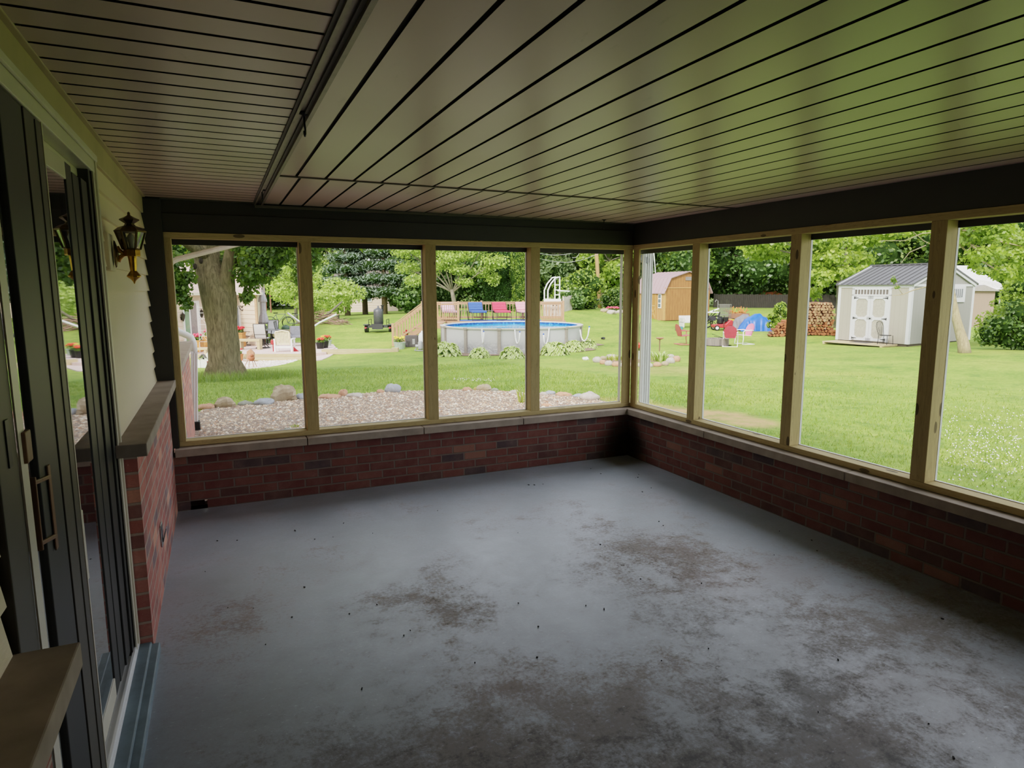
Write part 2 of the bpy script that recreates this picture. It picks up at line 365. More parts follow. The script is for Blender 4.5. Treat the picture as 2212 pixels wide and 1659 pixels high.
M['cedar_z'] = wood_mat('tan_deck_lumber_upright', '#be9474', '#a47a5d', 2, .6, False, .8, '#8a5f3f')
M['pine_plain'] = wood_mat('weathered_timber', '#cdbb97', '#a48e6a', 0, .6, False, .85)
M['soil'] = plain('bare_soil', '#77604b', 1., 0, .3, 8, .5)
# ------------------------------------------------------------------ the porch
def zc(x): return 2.196-.008*x          # the ceiling falls gently outwards
NB = -6.3                               # near end of the porch, behind the photographer
# floor with curb by the sliding door
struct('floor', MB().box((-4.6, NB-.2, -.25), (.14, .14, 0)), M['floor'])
mb = MB(); mb.box((-4.0, -3.72, -.02), (-3.905, -2.03, .045)); mb.box((-3.915, -3.72, -.02), (-3.872, -2.03, .035))
struct('trim_1', mb, M['curb'], label='blue painted concrete threshold curb under sliding door', bevel=.006)
# brick knee walls; the far one has a weep hole at floor level by the house
BH = .411
mf = brick_mat('red_brick_far_wall', 0, -.4609, corner_dark=(.02, 0, .08)); mr = brick_mat('red_brick_right_wall', 1, -.293, corner_dark=(0, .02, .08))
hx0, hx1 = -3.815, -3.70
mb = MB(); mb.box((-4.0, 0, -.3), (hx0, .13, BH)); mb.box((hx1, 0, -.3), (.13, .13, BH)); mb.box((hx0, 0, .0655), (hx1, .13, BH)); mb.box((hx0, 0, -.3), (hx1, .13, 0)); mb.box((hx0, .1, 0), (hx1-.022, .13, .0655)); mb.box((hx1-.022, .1, 0), (hx1, .13, .022))
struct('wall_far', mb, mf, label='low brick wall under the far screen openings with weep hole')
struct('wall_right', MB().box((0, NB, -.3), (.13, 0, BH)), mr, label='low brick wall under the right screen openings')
struct('wall_back', MB().box((-4.2, NB-.13, -.3), (.13, NB, 2.4)), brick_mat('red_brick_back_wall', 0, 0.))
# stone caps, each stone its own piece
ca = bpy.data.objects.new('trim_2', None); COL.objects.link(ca); ca['kind'] = 'structure'; ca['label'] = 'limestone cap course on the far brick wall'
for a, b in ((-3.885, -2.978), (-2.972, -2.049), (-2.043, -1.139), (-1.133, -.05)):
    part('cap_stone', MB().box((a, -.048, BH), (b, .15, .468)), M['stone'], ca, bevel=.004)
ca = bpy.data.objects.new('trim_3', None); COL.objects.link(ca); ca['kind'] = 'structure'; ca['label'] = 'limestone cap course on the right brick wall'
for a, b in ((-1.126, .15), (-2.427, -1.132), (-3.73, -2.433), (-5.03, -3.736), (NB, -5.036)):
    part('cap_stone', MB().box((-.048, a, BH), (.15, b, .468)), M['stone'], ca, bevel=.004)
# timber plates and posts (pressure-treated pine)
Z0, Z1, Z2 = .47, .508, 1.958
part('bottom_plate', MB().box((-3.858, .04, Z0), (.04, .129, Z1)), M['wood_x'], label='long pale pine plate lying on the far stone cap', cat='timber', bevel=.003)
part('bottom_plate', MB().box((.04, NB, Z0), (.129, .129, Z1)), M['wood_y'], label='long pale pine plate lying on the right stone cap', cat='timber', bevel=.003)
part('top_plate', MB().box((-3.858, .04, Z2), (.04, .129, 2.0)), M['wood_x'], label='pale pine plate above the far screen openings', cat='timber', bevel=.003)
part('top_plate', MB().box((.04, NB, Z2), (.129, .129, 2.0)), M['wood_y'], label='pale pine plate above the right screen openings', cat='timber', bevel=.003)
def post(x0, x1, y0, y1, label): part('wooden_post', MB().box((x0, y0, Z1), (x1, y1, Z2)), M['wood'], label=label, cat='post', group='pine posts of the screen walls', bevel=.003)
post(-3.858, -3.812, .04, .129, 'narrow pine post against the dark house corner on the far wall')
post(-2.958, -2.869, .04, .129, 'pine post right of the maple trunk, second on the far wall')
post(-1.975, -1.886, .04, .129, 'pine post in front of the deck stairs, with a dark split at its foot')
m = MB(); m.prism([(-1.9755, .042, .512), (-1.9755, .07, .512), (-1.9755, .055, .80)], (-.0015, 0, 0)); part('post_split', m, M['darkroom'], label='dark split in the foot of the pine post before the deck stairs', cat='crack') if False else None
post(-1.022, -.933, .04, .129, 'pine post in front of the pool middle, next to the corner')
post(-.05, .039, .0405, .062, 'pine corner post half belonging to the far wall')
post(.0405, .062, -.052, .039, 'pine corner post half belonging to the right wall')
post(.04, .129, -.892, -.803, 'pine post in front of the wooden barn shed gable')
post(.04, .129, -1.908, -1.819, 'pine post between the blue tarp and the firewood stack')
post(.04, .129, -2.872, -2.783, 'pine post in front of the white shed gable')
for y in (-3.84, -4.8): post(.04, .129, y-.089, y, 'pine post on the right wall beside the photographer')
struct('wall_right_near', MB().box((.05, NB, .508), (.13, -4.93, 2.0)), M['siding'], label='solid boarded end of the right wall behind the photographer')
# dark post and beams
struct('trim_4', MB().box((-3.985, .0, .47), (-3.859, .12, 2.3)), M['dark_beam'], label='dark painted corner post against the house siding')
mb = MB(); mb.box((-4.0, .05, 2.001), (.2, .16, 2.13)); mb.box((-4.0, .075, 2.13), (.2, .19, 2.33))
struct('trim_5', mb, M['dark_beam2'], label='dark painted beam over the far screen openings', bevel=.003)
mb = MB(); mb.box((.05, NB, 2.001), (.16, .05, 2.33))
struct('trim_6', mb, M['dark_beam'], label='dark painted beam over the right screen openings', bevel=.003)
part('trim_7', MB().box((-3.25, .02, zc(-2)-.022), (.05, .06, zc(-2)-.004)).box((-4, .0, 2.22), (-3.25, .05, 2.235)), plain('channel_bronze', '#4d493e', .5), kind='structure', label='thin channel closing the ceiling at the far beam')
# openings: white channels of the screens outside the posts
def opening(i, a, b, axis):
    r = bpy.data.objects.new('window_%d' % i, None); COL.objects.link(r); r['kind'] = 'structure'
    r['label'] = 'open screen bay %d, counted from the house along the far wall and round the corner' % i
    w = .018; y0, y1 = .131, .147
    def bx(m, u0, u1, z0, z1):
        if axis == 0: m.box((u0, y0, z0), (u1, y1, z1))
        else: m.box((y0, u0, z0), (y1, u1, z1))
    m = MB(); bx(m, a, a+w, Z1, 1.93); bx(m, b-w, b, Z1, 1.93); bx(m, a, b, Z1-.02, Z1+.004)
    part('screen_channel', m, M['white'], r)
    m = MB(); bx(m, a-.03, b+.03, 1.92, 2.0); part('header_board', m, M['dark_beam'], r)
for i, (a, b) in enumerate(((-3.83, -2.95), (-2.88, -1.965), (-1.895, -1.012), (-.94, -.012))): opening(i+1, a, b, 0)
for i, (a, b) in enumerate(((-.82, .025), (-1.835, -.875), (-2.80, -1.89), (-3.86, -2.855), (-4.82, -3.91))): opening(i+5, a, b, 1)
# ceiling: soffit of the house eave and the porch panels
def planks(name, along, lo, hi, s0, s1, pitch, phase, parent, bow=None):
    m = MB(); k = math.floor((lo-phase)/pitch); g = .016
    for i in range(k, k+400):
        a = max(lo, phase+i*pitch); b = min(hi, phase+(i+1)*pitch)
        if a >= hi: break
        if b-a < .004: continue
        for (u0, u1, dz, mi) in ((a, b-g, 0, 0), (b-g, b, .014, 1)):
            m.m(mi); vs = []
            for (u, s) in ((u0, s0), (u1, s0), (u1, s1), (u0, s1)):
                x, y = (u, s) if along == 'y' else (s, u)
                vs.append((x, y, zc(x)+dz))
            m.add(vs, [(0, 3, 2, 1)])
        m.m(1); vs = []
        for u in (b-g, ):
            for s in (s0, s1):
                x, y = (u, s) if along == 'y' else (s, u); vs += [(x, y, zc(x)), (x, y, zc(x)+.014)]
            m.add(vs, [(0, 2, 3, 1)])
    part(name, m, [M['ceil'], M['groove']], parent)
ce = bpy.data.objects.new('ceiling', None); COL.objects.link(ce); ce['kind'] = 'structure'; ce['label'] = 'ivory planked porch ceiling and house soffit'
planks('eave_soffit', 'x', NB, .08, -4.0, -3.25, .1225, -3.184+.004, ce)
planks('porch_panel', 'y', -3.205, .06, NB, -1.279, .158, -3.098+.004, ce)
planks('porch_panel', 'y', -3.205, .06, -1.266, .045, .158, -3.098+.03, ce)
m = MB(); m.add([(-3.2, -1.281, zc(-3.2)-.007), (.05, -1.281, zc(.05)-.007), (.05, -1.281, zc(.05)+.01), (-3.2, -1.281, zc(-3.2)+.01), (-3.2, -1.264, zc(-3.2)-.007), (.05, -1.264, zc(.05)-.007)], [(0, 1, 2, 3), (4, 5, 1, 0)]); part('panel_seam', m, plain('seam_metal', '#5b5348', .5), ce)
m = MB(); z = zc(-3.23)
m.box((-3.253, NB, z-.012), (-3.243, .05, z+.012)); m.box((-3.21, NB, z-.018), (-3.196, .05, z+.012)); m.box((-3.246, NB, z+.002), (-3.2, .05, z+.012))
part('joint_channel', m, plain('channel_aluminium', '#756c5e', .4, .2, .3), ce)
m = MB(); m.box((-3.264, NB, z-.006), (-3.2535, .05, z+.003)); m.box((-3.222, NB, z-.006), (-3.2105, .05, z+.003)); part('joint_gap', m, M['groove'], ce)
struct('roof', MB().box((-4.0, NB-.3, 2.33), (.75, .7, 2.4)).box((-4.0, NB-.3, zc(-4)+.03), (.15, .07, 2.33)), plain('roof_deck', '#55504a', .9))
m = MB(); m.box((-3.3, .7, 2.28), (.8, .8, 2.42)); m.box((.75, NB-.3, 2.28), (.85, .8, 2.42)); struct('trim_8', m, M['white'], label='white gutter on the porch eave')
# hooks
hp = [(-2.66, -3.222), (-.66, -3.243), (-.147, -.401)]
for i, (y, x) in enumerate(hp):
    m = MB(); z = zc(x)
    m.lathe([(.02, 0), (.02, -.004), (.008, -.008), (.006, -.012)][::-1], (0, 0, 0), 10)
    m.tube([(0, 0, -.008), (0, .002, -.03), (0, -.004, -.045), (0, -.014, -.058), (0, -.012, -.072), (0, .002, -.078), (0, .014, -.07), (0, .014, -.058)], .004, 6)
    part('ceiling_hook', m, M['black'], label=['black swag hook in the ceiling joint nearest the camera', 'small black hook in the ceiling joint near the far beam', 'tiny black hook in the ceiling by the far right corner'][i], cat='hook', loc=(x, y, z), smooth=True)

# ------------------------------------------------------------------ house wall on the left
XS = -3.98
# brick wainscot piers with stone caps, lap siding above
def pier(i, y0, y1, cz, lab):
    struct('wall_left_%d' % i, MB().box((-4.12, y0, -.3), (-3.9, y1, cz-.055)), brick_mat('red_brick_house_%d' % i, 1, y0+.03, 2.3), label=lab)
    part('trim_%d' % (8+i), MB().box((-4.0, y0-(.0 if i == 2 else .09), cz-.055), (-3.85, y1+(.09 if i == 2 else 0), cz)), M['stone'], kind='structure', label='limestone sill cap on '+lab, bevel=.004)
pier(1, -2.03, 3.93, .966, 'red brick wainscot of the house between door and far wall')
pier(2, NB, -3.74, .875, 'red brick wainscot of the house near the camera')
def lap(y0, y1, z0, z1, xs=XS, exposure=.105):
    m = MB(); z = z0
    while z < z1-.001:
        zt = min(z1, z+exposure); f = (zt-z)/exposure
        m.add([(xs+.016, y0, z), (xs+.016, y1, z), (xs+.016-.015*f, y1, zt), (xs+.016-.015*f, y0, zt), (xs-.02, y0, z), (xs-.02, y1, z)], [(0, 1, 2, 3), (4, 5, 1, 0)]); z = zt
    return m
struct('wall_left', lap(-2.05, .1, .966, 2.12).add([(XS-.02, -2.05, .9), (XS-.02, .1, .9), (XS-.02, .1, 2.4), (XS-.02, -2.05, 2.4)], [(0, 1, 2, 3)]), M['siding'], label='cream lap siding of the house above the brick')
m = MB(); m.box((XS-.02, NB, 2.12), (XS+.016, .1, 2.3)); m.box((XS, NB, 2.225), (XS+.035, .02, 2.25)); struct('trim_11', m, plain('tan_frieze', '#bfae88', .6, 0, .1, 4), label='plain cream frieze board under the house soffit', bevel=.003)
struct('wall_left_4', lap(.1, 3.9, .9, 2.3, XS-.11), M['siding'], label='cream lap siding of the house outside the porch'); struct('wall_left_3', lap(NB, -3.66, .875, 2.12), M['siding'], label='cream lap siding of the house left of the sliding door')
# sliding glass door
d1 = bpy.data.objects.new('door_1', None); COL.objects.link(d1); d1['kind'] = 'structure'; d1['label'] = 'almond sliding glass patio door with brass and wood pulls'
ZT = 2.06; DKV = plain('shaded_vinyl', '#23211c', .5, 0, .1, 4); TPV = plain('shaded_stile_vinyl', '#3f392d', .5, 0, .12, 4)  # shade on jamb returns and stiles put into darker vinyl colours
m = MB(); m.box((-3.962, -2.115, .05), (-3.957, -2.035, ZT+.07)); m.box((-3.962, -2.06, .05), (-3.95, -2.035, ZT+.07)); m.box((-3.962, -2.115, .05), (-3.953, -2.1, ZT))
part('jamb', m, M['vinyl'], d1, bevel=.002)
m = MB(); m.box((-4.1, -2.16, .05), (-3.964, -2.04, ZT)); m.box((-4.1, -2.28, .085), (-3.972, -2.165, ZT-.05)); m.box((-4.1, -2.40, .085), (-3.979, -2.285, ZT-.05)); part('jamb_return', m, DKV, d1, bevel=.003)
m = MB(); m.box((-4.1, -3.74, ZT), (-3.955, -2.04, ZT+.07)); m.box((-3.955, -3.74, ZT+.045), (-3.945, -2.04, ZT+.07)); m.box((-4.1, -3.74, ZT-.03), (-4.0, -2.1, ZT)); part('head', m, M['vinyl'], d1, bevel=.004)
m = MB(); m.box((-4.12, -3.74, .0), (-4.0, -2.09, .05)); m.box((-3.99, -3.74, .04), (-3.952, -2.04, .062)); m.box((-4.04, -3.74, .05), (-4.028, -2.09, .085)); m.box((-4.005, -3.74, .05), (-3.995, -2.09, .08)); m.box((-3.968, -3.74, .06), (-3.956, -2.09, .075))
part('track', m, M['white'], d1, bevel=.002)
# panel on the right
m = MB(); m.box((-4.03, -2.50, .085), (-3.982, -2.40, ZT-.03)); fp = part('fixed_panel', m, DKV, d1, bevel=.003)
m = MB(); m.box((-4.03, -3.2, .085), (-3.982, -2.5, .16)); m.box((-4.03, -3.2, ZT-.09), (-3.982, -2.5, ZT-.03)); part('panel_rail', m, M['vinyl'], fp, bevel=.003)
part('pane', MB().box((-3.99, -3.2, .16), (-3.986, -2.5, ZT-.09)), M['glass'], fp)
# sliding panel with pulls
m = MB(); m.box((-3.995, -3.125, .08), (-3.957, -2.957, ZT-.004)); m.box((-3.957, -3.02, .1), (-3.954, -2.965, ZT-.01))
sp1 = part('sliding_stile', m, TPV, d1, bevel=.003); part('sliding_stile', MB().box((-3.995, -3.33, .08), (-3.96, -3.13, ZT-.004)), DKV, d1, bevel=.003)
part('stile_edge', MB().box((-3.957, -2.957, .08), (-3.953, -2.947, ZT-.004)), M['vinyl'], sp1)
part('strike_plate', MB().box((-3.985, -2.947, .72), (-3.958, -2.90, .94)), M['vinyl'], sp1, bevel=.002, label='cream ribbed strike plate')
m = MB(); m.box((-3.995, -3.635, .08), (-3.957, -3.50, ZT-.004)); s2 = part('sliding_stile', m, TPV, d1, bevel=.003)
part('stile_edge', MB().box((-3.957, -3.50, .08), (-3.953, -3.45, ZT-.004)), M['vinyl'], s2)
part('latch_slot', MB().box((-3.957, -3.575, 1.24), (-3.954, -3.55, 1.34)), M['black'], s2, bevel=.001)
part('pane', MB().box((-3.975, -3.46, .1), (-3.97, -3.32, ZT-.03)), M['glass'], sp1)
part('thumb_latch', MB().box((-3.957, -3.478, 1.225), (-3.945, -3.432, 1.295)), M['oak'], s2, bevel=.003)
m = MB(); m.box((-3.958, -3.275, .95), (-3.954, -3.25, 1.17)); m.bar((-3.956, -3.26, 1.14), (-3.956, -3.42, 1.165), .008, .01); m.bar((-3.956, -3.26, .985), (-3.956, -3.42, 1.02), .008, .01); m.bar((-3.956, -3.42, 1.005), (-3.956, -3.42, 1.18), .008, .016)
part('pull_handle', m, M['oak'], sp1, bevel=.003)
# the room behind the glass
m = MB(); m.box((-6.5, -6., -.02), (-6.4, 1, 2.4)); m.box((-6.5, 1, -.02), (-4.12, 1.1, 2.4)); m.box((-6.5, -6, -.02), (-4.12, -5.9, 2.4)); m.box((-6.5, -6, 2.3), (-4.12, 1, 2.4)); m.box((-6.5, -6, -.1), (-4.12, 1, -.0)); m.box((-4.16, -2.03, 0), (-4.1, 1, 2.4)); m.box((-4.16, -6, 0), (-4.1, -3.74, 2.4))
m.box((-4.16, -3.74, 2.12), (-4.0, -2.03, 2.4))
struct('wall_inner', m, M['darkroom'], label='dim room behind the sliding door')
# wall lantern on its mounting block
t_ = thing('wall_lantern', 'brass coach lantern hanging on the cream siding by the door', 'lamp', (-3.876, -1.8, 1.629)); t_.scale = (.92, .92, .86)
m = MB(); m.lathe([(.002, 0), (.006, .012), (.012, .02), (.03, .035), (.031, .04), (.017, .062), (.014, .066), (.019, .13), (.022, .145)], n=12); part('finial_stem', m, M['brass'], t_, smooth=False)
m = MB(); m.lathe([(.0345, .14), (.036, .146), (.036, .17), (.0345, .176)], n=6); part('collar', m, M['brass'], t_, bevel=.001)
m = MB(); zb, zt_ = .176, .265
cn = []
for a in range(6):
    an = a*PI/3; p = (.038*math.cos(an), .038*math.sin(an), zb); q = (.064*math.cos(an), .064*math.sin(an), zt_); m.bar(p, q, .008, .008); cn.append((p, q))
for a in range(6):
    m.bar(cn[a][0], cn[(a+1) % 6][0], .006, .006); m.bar(cn[a][1], cn[(a+1) % 6][1], .007, .008)
part('cage', m, M['darkbrass'], t_)
m = MB()
for a in range(6): m.add([cn[a][0], cn[(a+1) % 6][0], cn[(a+1) % 6][1], cn[a][1]], [(0, 1, 2, 3)])
part('lantern_glass', m, glass_mat('lantern_glass', (.85, .85, .8, 1), .6), t_)
m = MB(); m.lathe([(.01, 0), (.012, .03), (.017, .045), (.018, .055), (.012, .07), (.003, .08)], (0, 0, .178), 10); part('bulb', m, plain('lamp_glass', '#d9d4c4', .25), t_, smooth=True)
m = MB(); m.lathe([(.068, .262), (.07, .268), (.05, .285), (.026, .294), (.02, .302)], n=6); m.lathe([(.018, .295), (.02, .305), (.043, .322), (.042, .327), (.02, .338), (.008, .346), (.006, .352), (.007, .358), (.002, .364)], n=6); part('roof_cap', m, M['darkbrass'], t_)
m = MB(); m.lathe([(.035, 0), (.032, .006), (.02, .012), (.016, .016)], n=10); 
bp_ = link('back_plate', m.mesh('back_plate', M['darkbrass']), t_); bp_.rotation_euler = (0, PI/2, 0); bp_.location = (-.072, 0, .15); bp_.scale = (2.0, 1.1, 1)
m = MB(); m.tube([(-.064, 0, .185), (-.055, 0, .17), (-.04, 0, .158), (-.03, 0, .155)], [.014, .012, .009, .009], 8); m.tube([(-.064, 0, .115), (-.055, 0, .13), (-.042, 0, .142), (-.03, 0, .15)], [.014, .012, .01, .009], 8); part('arm', m, M['brass'], t_, smooth=True)
part('mounting_block', MB().box((XS+.002, -1.89, 1.685), (XS+.03, -1.72, 1.845)), M['siding'], label='cream mounting block fixed to the siding behind the lantern', cat='block', bevel=.004)
# outlet on the brick
o = thing('outlet_box', 'grey metal weatherproof outlet low on the left brick', 'outlet', (-3.899, -1.33, .296))
part('cover_plate', MB().box((0, -.04, -.06), (.008, .04, .06)), M['chrome'], o, bevel=.003); part('flap', MB().cbox((.02, .0, .0), (.006, .045, .075), 0, 0, .25), M['gray'], o, bevel=.002)
# crumbs of leaf litter on the slab
m = MB(); rg = random.Random(3)
for i in range(60):
    x, y = rg.uniform(-3.75, -.15), rg.uniform(-4.2, -.2)
    s_ = rg.uniform(.002, .006); m.cbox((x, y, .003), (s_*rg.uniform(.8, 3), s_, .004), rg.uniform(0, 3))
part('leaf_litter', m, plain('litter', '#1e1a15', .9), label='dark specks of dead leaf scattered on the slab', cat='litter', kind='stuff')
# ------------------------------------------------------------------ lawn, gravel, rocks
def axis_pts(lo, hi, near, far, grow):
    p = [0.]; s = near
    while p[-1] < hi: p.append(p[-1]+s); s = min(far, s*grow)
    n = [0.]; s = near
    while n[-1] > lo: n.append(n[-1]-s); s = min(far, s*grow)
    return np.array(sorted(set(n[1:]+p)))
# gravel bed outline (far side of the porch)
_edge_px = [(422, 895), (446, 884), (488, 880), (530, 876), (571, 872), (618, 868), (650, 862), (714, 860), (766, 855), (823, 848), (852, 847), (930, 846), (1011, 843), (1049, 843), (1113, 849), (1175, 853), (1221, 856), (1277, 862), (1310, 872)]
EDGE = [hit(*p) for p in _edge_px]
GPOLY = [(-3.9, .13)]+[(-3.9, EDGE[0][1])]+[(p[0], p[1]) for p in EDGE]+[(1.3, 2.0), (.6, .9), (.14, .45), (.14, .13)]
def inside(poly, X, Y):
    r = np.zeros(np.shape(X), bool); n = len(poly)
    for i in range(n):
        x0, y0 = poly[i]; x1, y1 = poly[(i+1) % n]
        if y0 == y1: continue
        c = ((y0 > Y) != (y1 > Y)) & (X < (x1-x0)*(Y-y0)/(y1-y0)+x0); r ^= c
    return r
xs = axis_pts(-75, 95, .35, 2.5, 1.03); ys = axis_pts(-14, 130, .35, 2.5, 1.03)
X, Y = np.meshgrid(xs, ys); Z = HZ(X, Y)
V = np.stack([X.ravel(), Y.ravel(), Z.ravel()], 1); nx, ny = len(xs), len(ys)
I = np.arange(nx*ny).reshape(ny, nx); F = np.stack([I[:-1, :-1], I[:-1, 1:], I[1:, 1:], I[1:, :-1]], -1).reshape(-1, 4)
cxy = V[F].mean(1); keep = ~((cxy[:, 0] > -13) & (cxy[:, 0] < .3) & (cxy[:, 1] < .3) & (cxy[:, 1] > -14))
t = NT('lawn_grass'); co = t.co(); n1 = t.noise(co, .35, 5, .6); n2 = t.noise(co, 3.2, 6, .7); n3 = t.noise(t.co(scale=(1, 1, .2)), 38, 4, .75)
n4 = t.noise(co, 11, 5, .75); f = t.mth('ADD', t.mth('MULTIPLY', n1, .4), t.mth('ADD', t.mth('MULTIPLY', n2, .25), t.mth('ADD', t.mth('MULTIPLY', n4, .4), t.mth('MULTIPLY', n3, .1))))
col = t.ramp(f, [(.34, '#436122'), (.47, '#618231'), (.57, '#7a953f'), (.7, '#98a750')])
ck = t.n('ShaderNodeMapRange', interpolation_type='SMOOTHSTEP'); t.l(t.noise(co, 1.25, 6, .68, .6), ck.inputs[0]); ck.inputs[1].default_value = .5; ck.inputs[2].default_value = .68
col = t.mix(t.mth('MULTIPLY', ck.outputs[0], .5), col, srgb('#44682a')); col = t.mix(t.mth('MULTIPLY', t.mth('GREATER_THAN', n4, .62), .3), col, srgb('#b5b566'))
yl = t.n('ShaderNodeMapRange', interpolation_type='SMOOTHSTEP'); t.l(t.noise(co, .22, 3), yl.inputs[0]); yl.inputs[1].default_value = .5; yl.inputs[2].default_value = .72
col = t.mix(t.mth('MULTIPLY', yl.outputs[0], .35), col, srgb('#a4a553'))
# dry strip below the eaves on the right side
cc = t.n('ShaderNodeTexCoord'); dsum = None
for (x, y, r, a) in [(*hit(a_, b_)[:2], r_, q_) for a_, b_, r_, q_ in ((1400, 884, .9, 1), (1450, 893, 1.0, 1), (1550, 898, .75, 1), (1620, 912, .6, 1), (1480, 905, .9, .9), (1300, 868, .9, .5), (1345, 868, .8, .9), (1430, 800, 2.2, .35))]:
    g = t.n('ShaderNodeVectorMath', operation='DISTANCE'); t.l(cc.outputs['Object'], g.inputs[0]); g.inputs[1].default_value = (x, y, hz(x, y))
    m_ = t.n('ShaderNodeMapRange', interpolation_type='SMOOTHSTEP'); t.l(g.outputs['Value'], m_.inputs[0]); m_.inputs[1].default_value = r; m_.inputs[2].default_value = r*.3; m_.inputs[4].default_value = a
    dsum = m_.outputs[0] if dsum is None else t.mth('MAXIMUM', dsum, m_.outputs[0])
dm = t.mth('MULTIPLY', dsum, t.mth('MULTIPLY_ADD', n2, 3., -.75, None, True) if False else t.mth('MULTIPLY_ADD', n2, 3., -.75), clamp=True)
col = t.mix(dm, col, srgb('#c09a6e'))
t.set(color=col, rough=.9, spec=.15); t.bump(n3, .7, .03); M['lawn'] = t.m
me = fastmesh('lawn', V, F[keep], M['lawn'], smooth=True); link('lawn', me, kind='structure', label='mown back lawn falling gently towards the pool')
# gravel bed
gz = lambda x, y: HZ(x, y)+.02
gx, gy = np.meshgrid(np.arange(-3.95, 3.2, .12), np.arange(.1, 7.2, .12))
Iv = np.arange(gx.size).reshape(gx.shape); F = np.stack([Iv[:-1, :-1], Iv[:-1, 1:], Iv[1:, 1:], Iv[1:, :-1]], -1).reshape(-1, 4)
V = np.stack([gx.ravel(), gy.ravel(), gz(gx, gy).ravel()], 1); c_ = V[F].mean(1); F = F[inside(GPOLY, c_[:, 0], c_[:, 1])]
t = NT('river_gravel'); co = t.co(); vo = t.n('ShaderNodeTexVoronoi'); vo.inputs['Scale'].default_value = 32; t.l(co, vo.inputs['Vector'])
sx = t.n('ShaderNodeSeparateColor'); t.l(vo.outputs['Color'], sx.inputs[0])
col = t.ramp(sx.outputs[0], [(0, '#84705f'), (.3, '#a98e76'), (.55, '#c4ae96'), (.75, '#9a7a62'), (.9, '#d6c8b4')], 'CONSTANT'); dd = t.mth('POWER', vo.outputs['Distance'], 1.)
col = t.mix(t.mth('MULTIPLY', dd, 1.2, clamp=True), col, srgb('#5d5148')); t.set(color=col, rough=.8); t.bump(dd, -1., .02)
link('gravel_bed', fastmesh('gravel_bed', V, F, t.m, smooth=True), kind='structure', label='bed of river gravel along the far porch wall')
def scatter_stones(n, polyfn, bbox, size, zf, sq=.6):
    P = []; 
    while len(P) < n:
        q = np.stack([RNG.uniform(bbox[0], bbox[1], n), RNG.uniform(bbox[2], bbox[3], n)], 1); P += list(q[polyfn(q[:, 0], q[:, 1])])
    P = np.array(P[:n]); oc = np.array([(1, 0, 0), (.3, .95, 0), (-.8, .6, 0), (-.8, -.6, 0), (.3, -.95, 0), (0, 0, 1.)]); 
    fc = np.array([(0, 1, 5), (1, 2, 5), (2, 3, 5), (3, 4, 5), (4, 0, 5)])
    a = RNG.uniform(0, 6.28, n); s = RNG.uniform(size[0], size[1], n)*np.where(RNG.random(n) > .9, 1.5, 1); el = RNG.uniform(.6, 1, n)
    L = oc[None]*np.stack([s, s*el, s*sq], 1)[:, None]*(1+RNG.uniform(-.2, .2, (n, 6, 1)))
    ca, sa = np.cos(a)[:, None], np.sin(a)[:, None]
    Wd = np.stack([L[..., 0]*ca-L[..., 1]*sa+P[:, :1], L[..., 0]*sa+L[..., 1]*ca+P[:, 1:], L[..., 2]+zf(P[:, 0], P[:, 1])[:, None]-.004], -1)
    Fs = (fc[None]+np.arange(n)[:, None, None]*6).reshape(-1, 3)
    return Wd.reshape(-1, 3), Fs, np.repeat(RNG.random(n), 6)
t = NT('gravel_stones'); a = t.n('ShaderNodeAttribute'); a.attribute_name = 'tint'
t.set(color=t.ramp(a.outputs['Fac'], [(0, '#7d6a5b'), (.18, '#a2876f'), (.36, '#c2aa8e'), (.52, '#8f7868'), (.64, '#d0bfa6'), (.78, '#aa7f62'), (.88, '#e0d5c4'), (.96, '#7e5a46')], 'CONSTANT'), rough=.75, spec=.3); M['pebble'] = t.m
V, F, ti = scatter_stones(26000, lambda x, y: inside(GPOLY, x, y) & (x > -3.86) & ((y > .17) | (x > .2)), (-3.9, 3.1, .14, 7.0), (.014, .03), gz)
link('gravel', fastmesh('gravel', V, F, M['pebble'], ti), label='loose river gravel outside the far wall', cat='gravel', kind='stuff')
